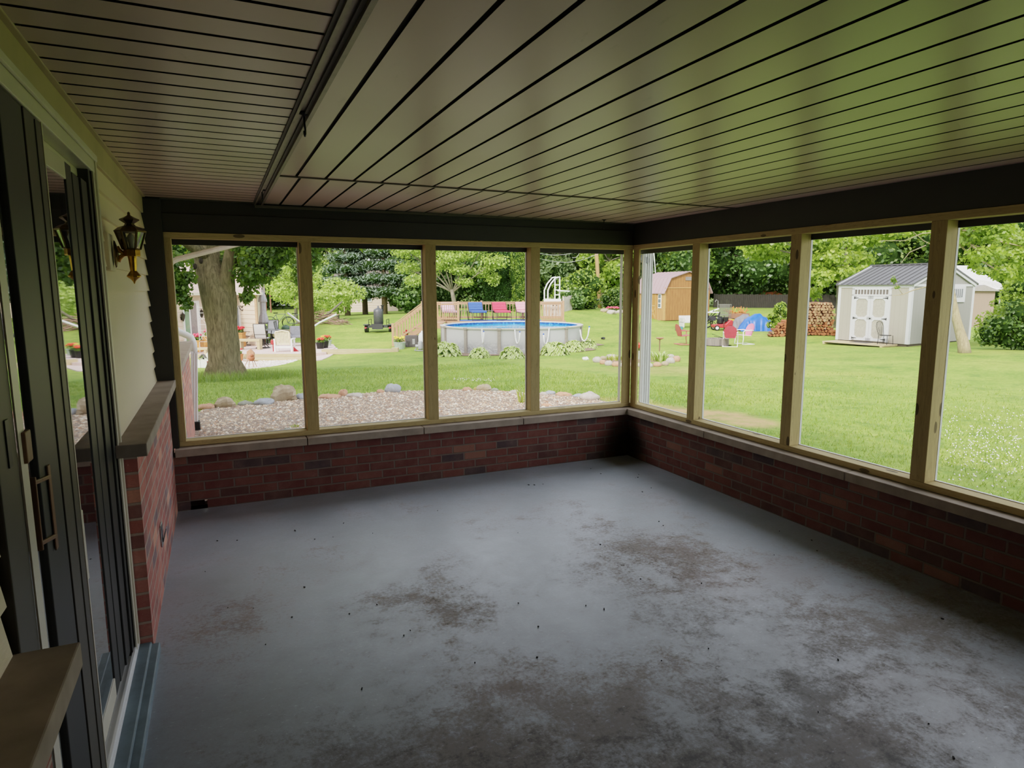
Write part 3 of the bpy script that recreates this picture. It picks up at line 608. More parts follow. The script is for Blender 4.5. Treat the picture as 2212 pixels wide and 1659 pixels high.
# edging rocks, each its own thing
def rock_mat(i, c1, c2):
    t = NT('field_stone_%d' % i); n1 = t.noise(t.co(), 14, 6, .7); n2 = t.noise(t.co(), 4, 3); t.set(color=t.mix(t.mth('MULTIPLY', n2, .6), t.ramp(n1, [(.3, c1), (.7, c2)]), srgb(c1)), rough=.85); t.bump(n1, .6, .01); return t.m
RK = [rock_mat(0, '#8d7b63', '#b8a88c'), rock_mat(1, '#7c8086', '#b3b8bd'), rock_mat(2, '#a5755c', '#c99d80'), rock_mat(3, '#77786c', '#9a9a8a'), rock_mat(4, '#9a8f86', '#c9bfb4'), rock_mat(5, '#9d8a4c', '#c2ae6e')]
_rocks = [(446, 886, 35, 12, 2, 'flat orange stone nearest the downspout'), (488, 883, 42, 24, 0, 'round tan stone below the maple trunk'), (530, 878, 33, 11, 3, 'low grey-green stone between the round tan and flat grey stones'),
 (571, 877, 44, 15, 1, 'flat slate-grey stone left of the big tan boulder'), (618, 869, 48, 35, 0, 'biggest angular tan boulder of the gravel border'), (651, 865, 26, 14, 1, 'dark grey stone touching the big tan boulder'),
 (714, 863, 46, 10, 2, 'flat peach stone right of the second pine post'), (742, 858, 20, 16, 2, 'pointed reddish stone between two flat ones'), (768, 860, 36, 10, 4, 'flat brown-grey stone right of the pointed reddish one'),
 (823, 851, 18, 9, 2, 'small brown stone just left of the bluish boulder'), (852, 850, 36, 19, 1, 'rounded bluish-grey boulder on the gravel edge'), (1011, 846, 21, 9, 2, 'small peach stone left of the yellow pebble'),
 (1029, 845, 12, 8, 5, 'little yellow stone on the gravel edge'), (1049, 846, 33, 15, 0, 'humped tan stone right of the little yellow one'), (1071, 847, 17, 8, 3, 'greenish grey stone beside the humped tan one'),
 (1113, 852, 22, 9, 4, 'whitish stone by the grassy clump'), (1175, 856, 17, 9, 4, 'grey stone right of the post in front of the pool'), (1191, 854, 24, 9, 1, 'bluish white stone near the porch corner'),
 (1221, 857, 34, 9, 2, 'flat peach stone in front of the lawn near the porch corner'), (1253, 860, 30, 8, 1, 'low grey stone left of the broad slab'), (1279, 866, 52, 17, 4, 'broad pinkish grey slab stone at the end of the gravel'),
 (1183, 880, 22, 8, 2, 'peach stone lying inside the gravel by the corner'), (406, 951, 16, 14, 0, 'tan stone in the gravel right under the downspout wall'), (588, 935, 26, 9, 0, 'tan stone inside the gravel near the second post, left one'), (620, 933, 18, 8, 3, 'grey stone inside the gravel near the second post, middle one'), (641, 931, 20, 7, 0, 'flat tan stone inside the gravel touching a tiny plant')]
for i, (px, py, w, h, k, lab) in enumerate(_rocks):
    p = hit(px, py); d = float((p-CAM)@FH); s = d/1412
    wx, hh = w*s*.5, h*s*1.02
    m = MB().blob((0, 0, hh*.38), (wx, wx*.75, hh*.62), i*5+1, .26 if i == 4 else .15, 12, 8)
    part('edging_stone', m, RK[k], label=lab, cat='stone', group='stones edging the gravel bed', loc=p+np.array([0, wx*.5, 0]), rz=-YAW, smooth=(k in (1, 4)))
# tiny plants by the wall
def blades(name, label, loc, n, h, spread, mat, cat='plant', w=.012, lean=.5, group=None):
    V = []; F = []; T = []
    for i in range(n):
        a = RNG.uniform(0, 6.28); r = spread*math.sqrt(RNG.random()); hh = h*RNG.uniform(.5, 1.); b = RNG.uniform(0, 6.28) if r < 1e-3 else a+RNG.normal(0, .6); ln = lean*RNG.uniform(.2, 1)*hh
        ex, ey = math.cos(b), math.sin(b); sx_, sy_ = -ey*w, ex*w; x, y = r*math.cos(a), r*math.sin(a); o = len(V)
        V += [(x-sx_, y-sy_, 0), (x+sx_, y+sy_, 0), (x+ex*ln*.35+sx_*.8, y+ey*ln*.35+sy_*.8, hh*.6), (x+ex*ln*.35-sx_*.8, y+ey*ln*.35-sy_*.8, hh*.6), (x+ex*ln, y+ey*ln, hh)]
        F += [(o, o+1, o+2), (o, o+2, o+3), (o+3, o+2, o+4)]; T += [RNG.random()]*5
    return link(name, fastmesh(name, V, F, mat, T), label=label, cat=cat, loc=loc, group=group)
LG = leaf_mat('leaf_grass', '#415f27', '#688536', '#98a955', .3)
LY = leaf_mat('leaf_daylily', '#6d7f34', '#93a04a', '#b9b866', .3)
blades('iris_clump', 'yellow-green strappy clump growing in the gravel by the post before the pool', hit(1131, 872), 26, .36, .09, LY, w=.01, lean=.8)
blades('weed_seedling', 'tiny bright weed among stones near the second post', hit(637, 925), 22, .06, .05, LY, w=.012, lean=1.2)
# real grass near the windows and around the maple
def grass_field(n, region, bbox, h, dens=None):
    P = np.stack([RNG.uniform(bbox[0], bbox[1], n), RNG.uniform(bbox[2], bbox[3], n)], 1); P = P[region(P[:, 0], P[:, 1])]; n = len(P)
    a = RNG.uniform(0, 6.28, n); hh = h*RNG.uniform(.4, 1.15, n); w = RNG.uniform(.003, .006, n)*(1+.12*np.linalg.norm(P-CAM[:2], axis=1)/4); ln = hh*RNG.uniform(.2, .9, n); b = RNG.uniform(0, 6.28, n)
    z = HZ(P[:, 0], P[:, 1])-.005; dx, dy = np.cos(a)*w, np.sin(a)*w
    V = np.stack([np.stack([P[:, 0]-dx, P[:, 1]-dy, z], 1), np.stack([P[:, 0]+dx, P[:, 1]+dy, z], 1), np.stack([P[:, 0]+np.cos(b)*ln, P[:, 1]+np.sin(b)*ln, z+hh], 1)], 1).reshape(-1, 3)
    return V, np.arange(3*n).reshape(-1, 3), np.repeat(np.clip(RNG.normal(.6, .2, n)+.22*np.sin(P[:, 0]*2.1+np.sin(P[:, 1]*1.7))*np.sin(P[:, 1]*2.6+1), 0, 1), 3)
_dp = [hit(a_, b_)[:2] for a_, b_ in ((1400, 884), (1450, 893), (1550, 898), (1620, 912), (1480, 905))]
dry = lambda x, y: np.min([np.hypot(x-q[0], y-q[1]) for q in _dp], axis=0) > .45+.3*RNG.random(len(x))
V1, F1, T1 = grass_field(85000, lambda x, y: (x > .2) & dry(x, y) & ~inside(GPOLY, x, y) & (RNG.random(len(x)) < np.clip(1.25-np.hypot(x, y+2)/10, .1, 1)), (.15, 11, -6.5, 7), .06)
V2, F2, T2 = grass_field(42000, lambda x, y: ~inside(GPOLY, x, y) & (y > 3.5) & ~((x < -3.9) & (y < 4.4)) & (RNG.random(len(x)) < np.clip(1.5-y/14, .2, 1)), (-4.4, 5, 3.6, 15), .07)
link('lawn_blades', fastmesh('lawn_blades', np.concatenate([V1, V2]), np.concatenate([F1, F2+len(V1)]), LG, np.concatenate([T1, T2])), label='blades of mown grass near the porch', cat='grass', kind='stuff')
tb = base(478, 15.5)
V, F, T = grass_field(5200, lambda x, y: (np.hypot(x-tb[0], y-tb[1]) < 1.0+.9*RNG.random(len(x))), (tb[0]-1.3, tb[0]+2.0, tb[1]-1.3, tb[1]+.6), .22)
link('long_grass', fastmesh('long_grass', V, F, LG, T*.8), label='uncut long grass around the foot of the maple', cat='grass', kind='stuff')
# clover flowers in the right hand lawn
V = []; F = []; 
sites = []
for i in range(520):
    px, py = RNG.normal(2135, 75), RNG.normal(965, 48)
    if px < 2040 or py < 880 or px > 2330: continue
    sites.append(hit(px, py))
for i in range(60): sites.append(hit(RNG.uniform(980, 1070), RNG.uniform(822, 830)))
oc = np.array([(1, 0, 0), (0, 1, 0), (-1, 0, 0), (0, -1, 0), (0, 0, 1.), (0, 0, -1)]); fc = np.array([(0, 1, 4), (1, 2, 4), (2, 3, 4), (3, 0, 4), (1, 0, 5), (2, 1, 5), (3, 2, 5), (0, 3, 5)])
S = np.array(sites); n = len(S); r_ = RNG.uniform(.006, .011, n)
V = (oc[None]*r_[:, None, None]+(S+np.array([0, 0, .06])[None])[:, None]).reshape(-1, 3); F = (fc[None]+np.arange(n)[:, None, None]*6).reshape(-1, 3)
link('clover_flowers', fastmesh('clover_flowers', V, F, plain('clover_white', '#eceadd', .8)), label='white clover flowers scattered in the lawn', cat='flowers', kind='stuff')
# ------------------------------------------------------------------ trees
def leaf_cloud(blobs, n, size, seed=0, flat=.35, shell=.55, tint=(0, 1), shape='leaf', droop=0.):
    rg = np.random.default_rng(seed); vol = np.array([b[3]*b[4]*b[5] for b in blobs])**.75; cnt = np.maximum(1, (n*vol/vol.sum()).astype(int))
    V = []; T = []
    for (x, y, z, rx, ry, rz, *rest), c in zip(blobs, cnt):
        u = rg.normal(size=(c, 3)); u /= np.linalg.norm(u, axis=1, keepdims=True); rad = shell+(1-shell)*rg.random(c)**.6
        lump = 1+.16*np.sin(u[:, 0]*6+x*3)*np.sin(u[:, 1]*7+y)*np.sin(u[:, 2]*6+z*2)
        P = u*(rad*lump)[:, None]*np.array([rx, ry, rz])+np.array([x, y, z])
        nrm = u*.6+rg.normal(size=(c, 3))*.55+np.array([0, 0, flat]); nrm /= np.linalg.norm(nrm, axis=1, keepdims=True)
        t1 = np.cross(nrm, rg.normal(size=(c, 3))); t1 /= np.linalg.norm(t1, axis=1, keepdims=True); t2 = np.cross(nrm, t1)
        s = size*rg.uniform(.6, 1.35, c)[:, None]; w = .62 if shape == 'leaf' else .3
        q = np.stack([P-t1*s, P+t2*s*w-nrm*s*.15, P+t1*s, P-t2*s*w-nrm*s*.15], 1)
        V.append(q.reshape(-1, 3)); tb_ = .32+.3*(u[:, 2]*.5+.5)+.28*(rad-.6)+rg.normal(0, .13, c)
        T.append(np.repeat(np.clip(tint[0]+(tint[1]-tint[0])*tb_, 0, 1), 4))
    V = np.concatenate(V); return V, np.arange(len(V)).reshape(-1, 4), np.concatenate(T)
def limbs(mb, p0, blobs, r0, seed=0, n=7, twist=.25):
    rg = random.Random(seed); p0 = Vector(p0)
    for b in blobs:
        q = Vector(b[:3]); mid = p0.lerp(q, .5)+Vector((rg.uniform(-1, 1), rg.uniform(-1, 1), rg.uniform(-.2, .8)))*twist*(q-p0).length*.3
        mb.tube([p0, p0.lerp(mid, .5)+Vector((0, 0, .05)), mid, q.lerp(mid, .3), q], [r0, r0*.8, r0*.55, r0*.35, r0*.12], n)
        for k in range(3):
            e = q+Vector((rg.uniform(-1, 1)*b[3], rg.uniform(-1, 1)*b[4], rg.uniform(-.3, .9)*b[5]))*.8; mb.tube([mid.lerp(q, rg.uniform(.1, .7)), mid.lerp(e, .6), e], [r0*.3, r0*.2, r0*.05], 5)
    return mb
def tree(name, label, loc, trunk, blobs, nleaf, size, lm, bm, seed=0, group=None, cat='tree', tint=(0, 1), rz=-YAW, shell=.55, shape='leaf', r0=.16, fork=None, core=None, limb_r=None):
    t_ = thing(name, label, cat, loc, rz, group)
    mb = MB()
    pts, rs = trunk; mb.tube(pts, rs, 12)
    f = fork or pts[-1]
    if limb_r is None or limb_r > 0: limbs(mb, f, blobs[:9], limb_r or rs[-1]*.8, seed)
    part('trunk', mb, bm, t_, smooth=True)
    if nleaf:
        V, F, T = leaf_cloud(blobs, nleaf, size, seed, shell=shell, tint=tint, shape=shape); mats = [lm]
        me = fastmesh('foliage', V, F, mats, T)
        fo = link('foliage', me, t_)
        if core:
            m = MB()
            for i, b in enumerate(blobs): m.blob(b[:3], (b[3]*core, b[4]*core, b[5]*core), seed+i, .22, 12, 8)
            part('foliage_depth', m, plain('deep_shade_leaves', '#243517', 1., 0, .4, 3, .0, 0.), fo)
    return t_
BK1 = bark_mat('maple_bark', '#43372a', '#84745c'); BK2 = bark_mat('grey_bark', '#4b453d', '#7d766a'); BK3 = bark_mat('pine_bark', '#3c2f27', '#6b5747'); BK4 = bark_mat('tan_bark', '#8b7b63', '#bba98b')
LM = leaf_mat('leaf_maple', '#263d14', '#47662a', '#8ea548', .4)
LMB = leaf_mat('leaf_maple_bright', '#486622', '#7f9e3a', '#b9cc5c', .45)
LDK = leaf_mat('leaf_dark', '#2b4522', '#4c6c36', '#819c58', .3)  # far leaf greens lightened, distance haze put into the colour
LP = leaf_mat('needle_pine', '#3b4b40', '#617566', '#98a994', .2)
LL = leaf_mat('leaf_light', '#6c8a3a', '#97b355', '#bccf7c', .4)
LA = leaf_mat('leaf_arborvitae', '#1f3a1a', '#3a6129', '#6f9a40', .25)
LO = leaf_mat('leaf_dull', '#3f5534', '#62794d', '#8c9c6c', .3)

# the big maple in front of the first bay
p = base(478, 15.5); s = 15.5/1412
def mx(px): return (px-478)*s
def mz(py): return (CAM[2]-p[2])-(py-623.5)*s
T1 = [((mx(480), 0, -.15), .54), ((mx(479), 0, mz(800)), .43), ((mx(479), 0, mz(775)), .35), ((mx(480), 0, mz(740)), .345), ((mx(479), 0, mz(700)), .33), ((mx(478), 0, mz(660)), .37), ((mx(476), 0, mz(630)), .385), ((mx(467), 0, mz(600)), .33), ((mx(458), .05, mz(565)), .285), ((mx(451), .1, mz(530)), .27), ((mx(452), .2, mz(480)), .3), ((mx(445), .3, mz(380)), .24), ((mx(440), .4, mz(260)), .12)]
t_ = thing('maple_tree', 'big forked maple with furrowed trunk standing just beyond the gravel', 'tree', p, -YAW)
m = MB()
vs = []; nseg = 20; 
for i, (c_, r_) in enumerate(T1):
    for j in range(nseg):
        a = 2*PI*j/nseg; fl = 1+(.22 if i < 2 else .07)*math.sin(5*a+1)+(.1 if i < 2 else .05)*math.sin(8*a+i*.2); vs.append((c_[0]+math.cos(a)*r_*fl, c_[1]+math.sin(a)*r_*fl, c_[2]))
fs = []
for i in range(len(T1)-1):
    for j in range(nseg): a = i*nseg+j; b = i*nseg+(j+1) % nseg; fs.append((a, b, b+nseg, a+nseg))
m.add(vs, fs)
m.tube([(mx(485), 0, mz(670)), (mx(492), 0, mz(635)), (mx(500), -.08, mz(600)), (mx(508), -.06, mz(560)), (mx(516), .0, mz(525)), (mx(522), .3, mz(450)), (mx(540), .6, mz(330))], [.24, .22, .175, .155, .15, .14, .09], 14)
m.tube([(mx(465), 0, mz(560)), (mx(430), -.6, mz(520)), (mx(395), -1.4, mz(500)), (mx(370), -2, mz(505))], [.16, .1, .07, .04], 8)
m.tube([(mx(509), .1, mz(535)), (mx(545), -.4, mz(570)), (mx(590), -.6, mz(585)), (mx(620), -.8, mz(603))], [.08, .04, .025, .01], 6)
m.tube([(mx(520), .3, mz(450)), (mx(600), -.8, mz(430)), (mx(680), -1.3, mz(470)), (mx(715), -1.5, mz(560))], [.13, .09, .06, .02], 6)
tk = part('trunk', m, BK1, t_, smooth=True)
m = MB()
for (a, b) in ((446, 576), (459, 564)): m.blob((mx(a), -.36, mz(b)), (.05, .03, .07), a, .1)
part('knot_hole', m, plain('knot_dark', '#2a2018', .9), tk)
B = []
def mb_(px, py, d, rx, rz, ry=None): B.append((mx(px), d, mz(py), rx, ry or rx, rz))
for q in ((378, 545, -1., .3, .35), (400, 530, -1.3, .4, .3), (415, 575, -.8, .35, .35), (380, 590, -1., .25, .3), (385, 655, -.8, .2, .15), (395, 560, -1.2, .42, .5), (405, 600, -.9, .45, .38), (425, 625, -.7, .3, .3), (432, 560, .6, .5, .6), (385, 520, -1.6, .5, .4), (400, 640, -.8, .3, .22), (432, 650, -.6, .16, .2),
          (545, 555, .2, .42, .4), (560, 590, -.2, .5, .3), (585, 560, -.4, .55, .35), (620, 545, -.3, .45, .3), (590, 590, -.6, .38, .16), (535, 600, .3, .3, .35), (610, 585, -.5, .22, .15), (560, 530, -.2, .5, .35), (600, 560, -.5, .4, .25), (440, 600, -.55, .2, .18), (630, 555, -.7, .3, .25), (530, 640, .2, .2, .2), (640, 530, -.6, .5, .3),
          (695, 530, -1.2, .35, .3), (700, 570, -1.3, .3, .4), (715, 555, -1.4, .28, .38), (690, 600, -1.3, .2, .18), (735, 530, -1.5, .35, .22), (487, 560, .1, .14, .14)): mb_(q[0], q[1], q[2], q[3], q[4])
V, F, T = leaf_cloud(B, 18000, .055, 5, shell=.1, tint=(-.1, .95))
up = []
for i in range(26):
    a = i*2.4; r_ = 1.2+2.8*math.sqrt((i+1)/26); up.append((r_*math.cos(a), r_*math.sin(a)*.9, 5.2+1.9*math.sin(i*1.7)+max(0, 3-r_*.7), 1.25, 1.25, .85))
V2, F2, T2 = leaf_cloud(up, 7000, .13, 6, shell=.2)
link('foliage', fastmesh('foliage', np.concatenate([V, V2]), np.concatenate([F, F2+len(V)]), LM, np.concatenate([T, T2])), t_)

def crown(w, h, z0, n, seed, ry=None, rb=.42):       # blobs filling an ovoid crown
    rg = random.Random(seed); out = []
    for i in range(n):
        f = (i+.5)/n; z = z0+h*f; rr = w*.5*math.sin(PI*min(.97, .18+.8*f))**.7; a = i*2.4+rg.uniform(-.4, .4); r_ = rr*(.72 if i % 3 else .2)
        b = w*rb*.5*rg.uniform(.85, 1.25)*(1-.3*f); out.append((r_*math.cos(a), r_*math.sin(a), z, b*1.15, b*1.15, b*.8))
    return out
def spread(name, label, px, d, w, h, z0, n, nleaf, size, lm, bm, seed, r0=.18, **kw):
    p = base(px, d); bl = crown(w, h, z0, n, seed, rb=kw.pop('rb', .42)); top = z0+h*.35
    return tree(name, label, p, ([(0, 0, -.2), (.03, 0, z0*.5), (0, .05, z0*.9), (.05, 0, top)], [r0*1.3, r0, r0*.9, r0*.6]), bl, nleaf, size, lm, bm, seed, **kw)
def cone_tree(name, label, px, d, w, h, z0, nleaf, size, lm, bm, seed, layers=9, r0=.16, **kw):
    rg = random.Random(seed); bl = []
    for i in range(layers):
        f = i/(layers-1); rr = w*.5*(1-f)**.8*.9+.12; z = z0+(h-z0)*f; k = 5 if f < .75 else 3
        for j in range(k):
            a = 2*PI*(j+.5*(i % 2))/k+rg.uniform(-.2, .2); bl.append((rr*.55*math.cos(a), rr*.55*math.sin(a), z-.1*rr, rr*.55, rr*.55, (h-z0)/layers*.55))
    p = base(px, d)
    return tree(name, label, p, ([(0, 0, -.2), (0, 0, z0), (0, 0, h*.9)], [r0*1.2, r0, r0*.25]), bl, nleaf, size, lm, bm, seed, limb_r=kw.pop('limb_r', 0), **kw)
def column(name, label, px, d, w, h, nleaf, size, lm, seed, **kw):
    p = base(px, d); bl = [(.1*w*math.sin(i*2.1), .1*w*math.cos(i*1.7), h*(i+.6)/9, w*.5*math.sin(PI*min(.93, .35+.62*(i/9)))**.8, w*.5*math.sin(PI*min(.93, .35+.62*(i/9)))**.8, h*.1) for i in range(9)]
    return tree(name, label, p, ([(0, 0, -.1), (0, 0, h*.8)], [.09, .03]), bl, nleaf, size, lm, BK2, seed, limb_r=0, shell=.82, shape='needle', core=.85, **kw)
# left of the pool
spread('garden_tree', 'light green feathery tree behind the closed patio parasol', 640, 47, 4.6, 2.8, 1.5, 12, 5200, .09, LL, BK2, 31, .11, tint=(.1, 1.))
spread('garden_tree', 'pale green low tree left of the dark pine, in front of the far house', 730, 44, 3.6, 1.5, .9, 10, 3600, .09, LL, BK2, 32, .09, tint=(0, .9))
for i, (px, d, w, h, lab) in enumerate(((752, 52, 4.6, 10, 'blue-green pine before the far beige house, left of three'), (790, 54, 5.6, 12, 'tall blue-green pine before the far beige house, middle of three'), (832, 52, 5.0, 11, 'blue-green pine before the far beige house, right of three'))):
    cone_tree('pine_tree', lab, px, d, w, h, 2.0, 8500, .12, LP, BK3, 40+i, 10, .2, group='pines before the far house', shape='needle', shell=.35, core=.62)
spread('round_shrub', 'dark green dense shrub right of the pines at the far house corner', 880, 52, 3.0, 2.6, .5, 8, 2600, .13, LDK, BK2, 50, .1, core=.7, cat='shrub', rb=.6)
# flowering dogwood-like tree behind the deck with bare grey limbs
p = base(985, 44); bl = []
for i, (a, z, rx, rz) in enumerate(((-3.2, 4.3, 1.2, .6), (-2.2, 5.2, 1.4, .6), (-1.0, 5.0, 1.3, .5), (0, 4.3, 1.2, .5), (1.1, 5.2, 1.4, .6), (2.0, 4.7, 1.0, .6), (-3.2, 3.2, 1.0, .5), (-2.6, 2.3, .8, .45), (2.6, 3.5, 1.1, .6), (1.6, 2.9, .9, .45), (-.9, 3.3, .9, .4), (0.2, 5.9, 1.5, .5), (2.5, 2.4, .6, .5), (-.2, 3.8, 1.2, .5), (1.0, 4.0, 1.2, .5), (-1.6, 4.1, 1.2, .5), (.3, 3.0, .9, .4), (-1.6, 2.8, .6, .3), (.6, 2.2, .7, .35), (-2.2, 6.1, 1.3, .5), (1.6, 6.0, 1.2, .5))): bl.append((a, .6*math.sin(i*2.3), z, rx, rx, rz))
tree('dogwood_tree', 'wide light green tree with grey branches rising behind the pool deck', p, ([(0, 0, -.2), (-.1, 0, .9), (-.25, 0, 1.7)], [.2, .15, .12]), bl, 14000, .085, LL, BK2, 61, tint=(.0, .9), fork=(-.2, 0, 1.5), limb_r=.065, shell=.1)
for i, (px, d, w, h, lm, lab) in enumerate(((1068, 47, 2.0, 9.0, LA, 'dark arborvitae column behind the deck, leftmost of four'), (1094, 46, 1.7, 9.5, LA, 'dark arborvitae column behind the deck, second of four'), (1119, 45, 1.0, 9.2, LMB, 'bright green arborvitae column behind the deck'), (1137, 45, .9, 9.4, LMB, 'bright arborvitae column half hidden by the post at the pool middle'))):
    column('arborvitae', lab, px, d, w, h, 8000, .075, lm, 70+i, group='arborvitae row', tint=(-.15, .8))
spread('garden_shrub', 'yellow-green rounded shrub right of the white pool ladder', 1252, 46, 2.9, 1.9, .5, 9, 3000, .1, LMB, BK2, 80, .06, cat='shrub', core=.72, rb=.6, tint=(-.1, .75))
spread('garden_shrub', 'dark low shrub at the deck end under the yellow-green one', 1238, 44.5, 1.8, .9, .2, 6, 1400, .1, LDK, BK2, 81, .05, cat='shrub', core=.7, rb=.7)
spread('maple_tree', 'bright green maple right behind the utility pole', 1312, 56, 5.2, 6.2, 1.6, 12, 5200, .17, LMB, BK2, 82, .15, tint=(-.1, .85), core=.6)
# the wood behind everything
def back(px, d, w, h, lm, seed, lab, n=7000, sz=.17, tint=(-.1, .85), core=.72): spread('woodland_tree', lab, px, d, w, h, 1.4, 12, n, sz, lm, BK2, seed, .25, group='trees of the wood behind the garden', tint=tint, core=core, rb=.5)
BW = [(60, 56, 11, 11, LM, 'dark tree far beyond the neighbour house, hidden by the porch corner'), (210, 60, 11, 12, LMB, 'bright tree beyond the neighbour house behind the house wall'), (330, 64, 10, 11, LM, 'dark tree showing left of the maple trunk behind the neighbour house'), (455, 66, 10, 12, LMB, 'bright tree behind the neighbour house roof'), (560, 70, 10, 12, LM, 'mid green tree behind the closed parasol and the road'), (640, 74, 11, 13, LMB, 'bright tree far beyond the road above the bicycle'),
 (715, 68, 9, 11, LL, 'pale tree beyond the brush pile'), (890, 66, 9, 12, LDK, 'dark tree behind the pines and light dogwood'), (960, 64, 9, 11, LO, 'dull tree behind the dogwood, left'), (1040, 62, 9, 12, LDK, 'dark tree behind the dogwood, right'),
 (1140, 64, 8, 12, LDK, 'dark tree behind the arborvitae row'), (1195, 62, 6.5, 9, LO, 'dull grey-green tree behind the white pool ladder'), (1245, 66, 7, 12, LO, 'hazy olive tree left of the utility pole'), (1285, 70, 8, 13, LDK, 'dark tree behind the utility pole'), (1365, 62, 8, 12, LDK, 'dark tree behind the porch corner post'),
 (1412, 66, 7, 13, LDK, 'dark conifer-like tree behind the white downspout'), (1450, 58, 8, 10, LM, 'leafy tree rising above the barn shed roof'), (1520, 62, 9, 11, LM, 'leafy tree right behind the barn shed gable'), (1585, 60, 9, 10, LDK, 'shady tree with low boughs above the garden machines'), (1660, 72, 10, 12, LDK, 'dark tree in front of the distant brick house'),
 (1745, 60, 10, 12, LM, 'tree behind the left half of the firewood stack'), (1835, 58, 10, 12, LM, 'tree behind the white shed roof, left'), (1925, 60, 10, 12, LM, 'tree behind the white shed roof, middle'), (2010, 56, 10, 12, LMB, 'tree behind the white shed roof, right'), (2105, 50, 9, 11, LM, 'tree behind the white canopy roof'), (2200, 46, 9, 11, LMB, 'tree at the right window edge, far'), (2320, 42, 10, 12, LM, 'tree beyond the right window edge')]
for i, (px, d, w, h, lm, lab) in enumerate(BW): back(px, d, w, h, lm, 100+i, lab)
# bright boughs hanging in front on the right
p = base(1810, 36); bl = []
for q in ((1640, 545, .9, .5), (1670, 520, 1.0, .5), (1620, 525, .8, .4), (1690, 555, .7, .4), (1765, 520, 1.1, .6), (1790, 560, 1.1, .6), (1770, 600, .8, .5), (1830, 525, 1.1, .6), (1850, 560, 1.0, .5), (1815, 590, .8, .4), (1880, 515, .9, .5), (1920, 500, 1., .5), (1760, 635, .5, .4), (1870, 590, .6, .4), (1980, 495, .9, .4), (1700, 500, 1.2, .6), (1840, 480, 1.3, .6)):
    g = G(q[0], q[1], 36+2*math.sin(q[0])); dl = g-p; bl.append((float(dl@RH), float(dl@FH), float(dl[2]), q[2], q[2], q[3]))
tree('maple_tree', 'bright yellow-green maple over the firewood stack, trunk left of the white shed', p, ([(0, 0, -.2), (.05, 0, 1.4), (-.05, 0, 2.8), (.1, 0, 4)], [.24, .2, .18, .15]), bl, 9500, .12, LMB, BK2, 140, tint=(0, 1), limb_r=.09, shell=.15, fork=(.0, 0, 3.0))
# leaning tree before the white shed gable
p = base(2084, 21)
def rel(px, py, d): g = G(px, py, d)-p; return (float(g@RH), float(g@FH), float(g[2]))
tp = [rel(2084, 770, 21), rel(2081, 742, 21), rel(2073, 715, 21), rel(2066, 690, 21), rel(2058, 655, 21), rel(2050, 610, 21), rel(2044, 560, 21.1), rel(2040, 500, 21.3), rel(2046, 430, 21.5)]
bl = []
for q in ((2100, 510, .6, .35), (2150, 500, .7, .4), (2200, 520, .7, .4), (2130, 550, .6, .3), (2180, 560, .6, .35), (2215, 590, .5, .35), (2240, 540, .7, .4), (2165, 590, .4, .25), (2090, 480, .6, .3), (2140, 465, .8, .4), (2120, 585, .28, .12), (2105, 575, .2, .1), (1930, 605, .1, .12), (1938, 625, .1, .06), (2000, 470, .7, .3)):
    r_ = rel(q[0], q[1], 20.6+.8*math.sin(q[0]*1.3)); bl.append((*r_, q[2], q[2], q[3]))
t_ = tree('leaning_tree', 'slender tan trunk leaning left in front of the white shed gable', p, (tp, [.2, .165, .14, .125, .12, .11, .1, .085, .06]), bl[:12]+bl[14:], 5200, .07, LMB, BK4, 150, tint=(-.05, .9), fork=tp[7], limb_r=.045, shell=.2)
m = MB(); m.tube([rel(2046, 610, 21), rel(2000, 620, 20.6), rel(1975, 626, 20.4), rel(1950, 636, 20.3), rel(1928, 639, 20.2)], [.03, .022, .02, .014, .006], 6); m.tube([rel(1950, 636, 20.3), rel(1940, 622, 20.3), rel(1933, 602, 20.3)], [.01, .007, .004], 5)
for a, b, c_ in (((1990, 505), (1955, 520), (1900, 520)), ((2000, 530), (1965, 545), (1945, 570)), ((2035, 500), (1990, 505), (1955, 520)), ((2035, 540), (1995, 520), (1960, 490))): m.tube([rel(*a, 21), rel(*b, 21), rel(*c_, 21)], [.02, .013, .005], 5)
tw = part('bare_branch', m, BK4, t_, smooth=True)
V, F, T = leaf_cloud([(*rel(1931, 605, 20.3), .09, .09, .14), (*rel(1938, 622, 20.3), .1, .1, .06)], 60, .05, 3, shell=.1); link('twig_leaves', fastmesh('twig_leaves', V, F, LM, T), tw)
# unseen trees added left of the house to throw shade on the near lawn
spread('added_shade_tree', 'added unseen shade tree left of the house', 106, 22, 9, 7, 4.5, 12, 2600, .22, LM, BK1, 170, .35) if False else None
for i, (x, y, lab) in enumerate(((-15, 2.5, 'added unseen shade tree beyond the house roof, farther one'), (-15.5, -4.5, 'added unseen shade tree beyond the house roof, nearer one'))):
    tree('added_shade_tree', lab, (x, y, hz(x, y)), ([(0, 0, -.2), (0, 0, 3), (.1, 0, 6)], [.45, .35, .28]), crown(10, 6, 6.5, 12, 170+i, rb=.5), 2600, .25, LM, BK1, 170+i, core=.7)
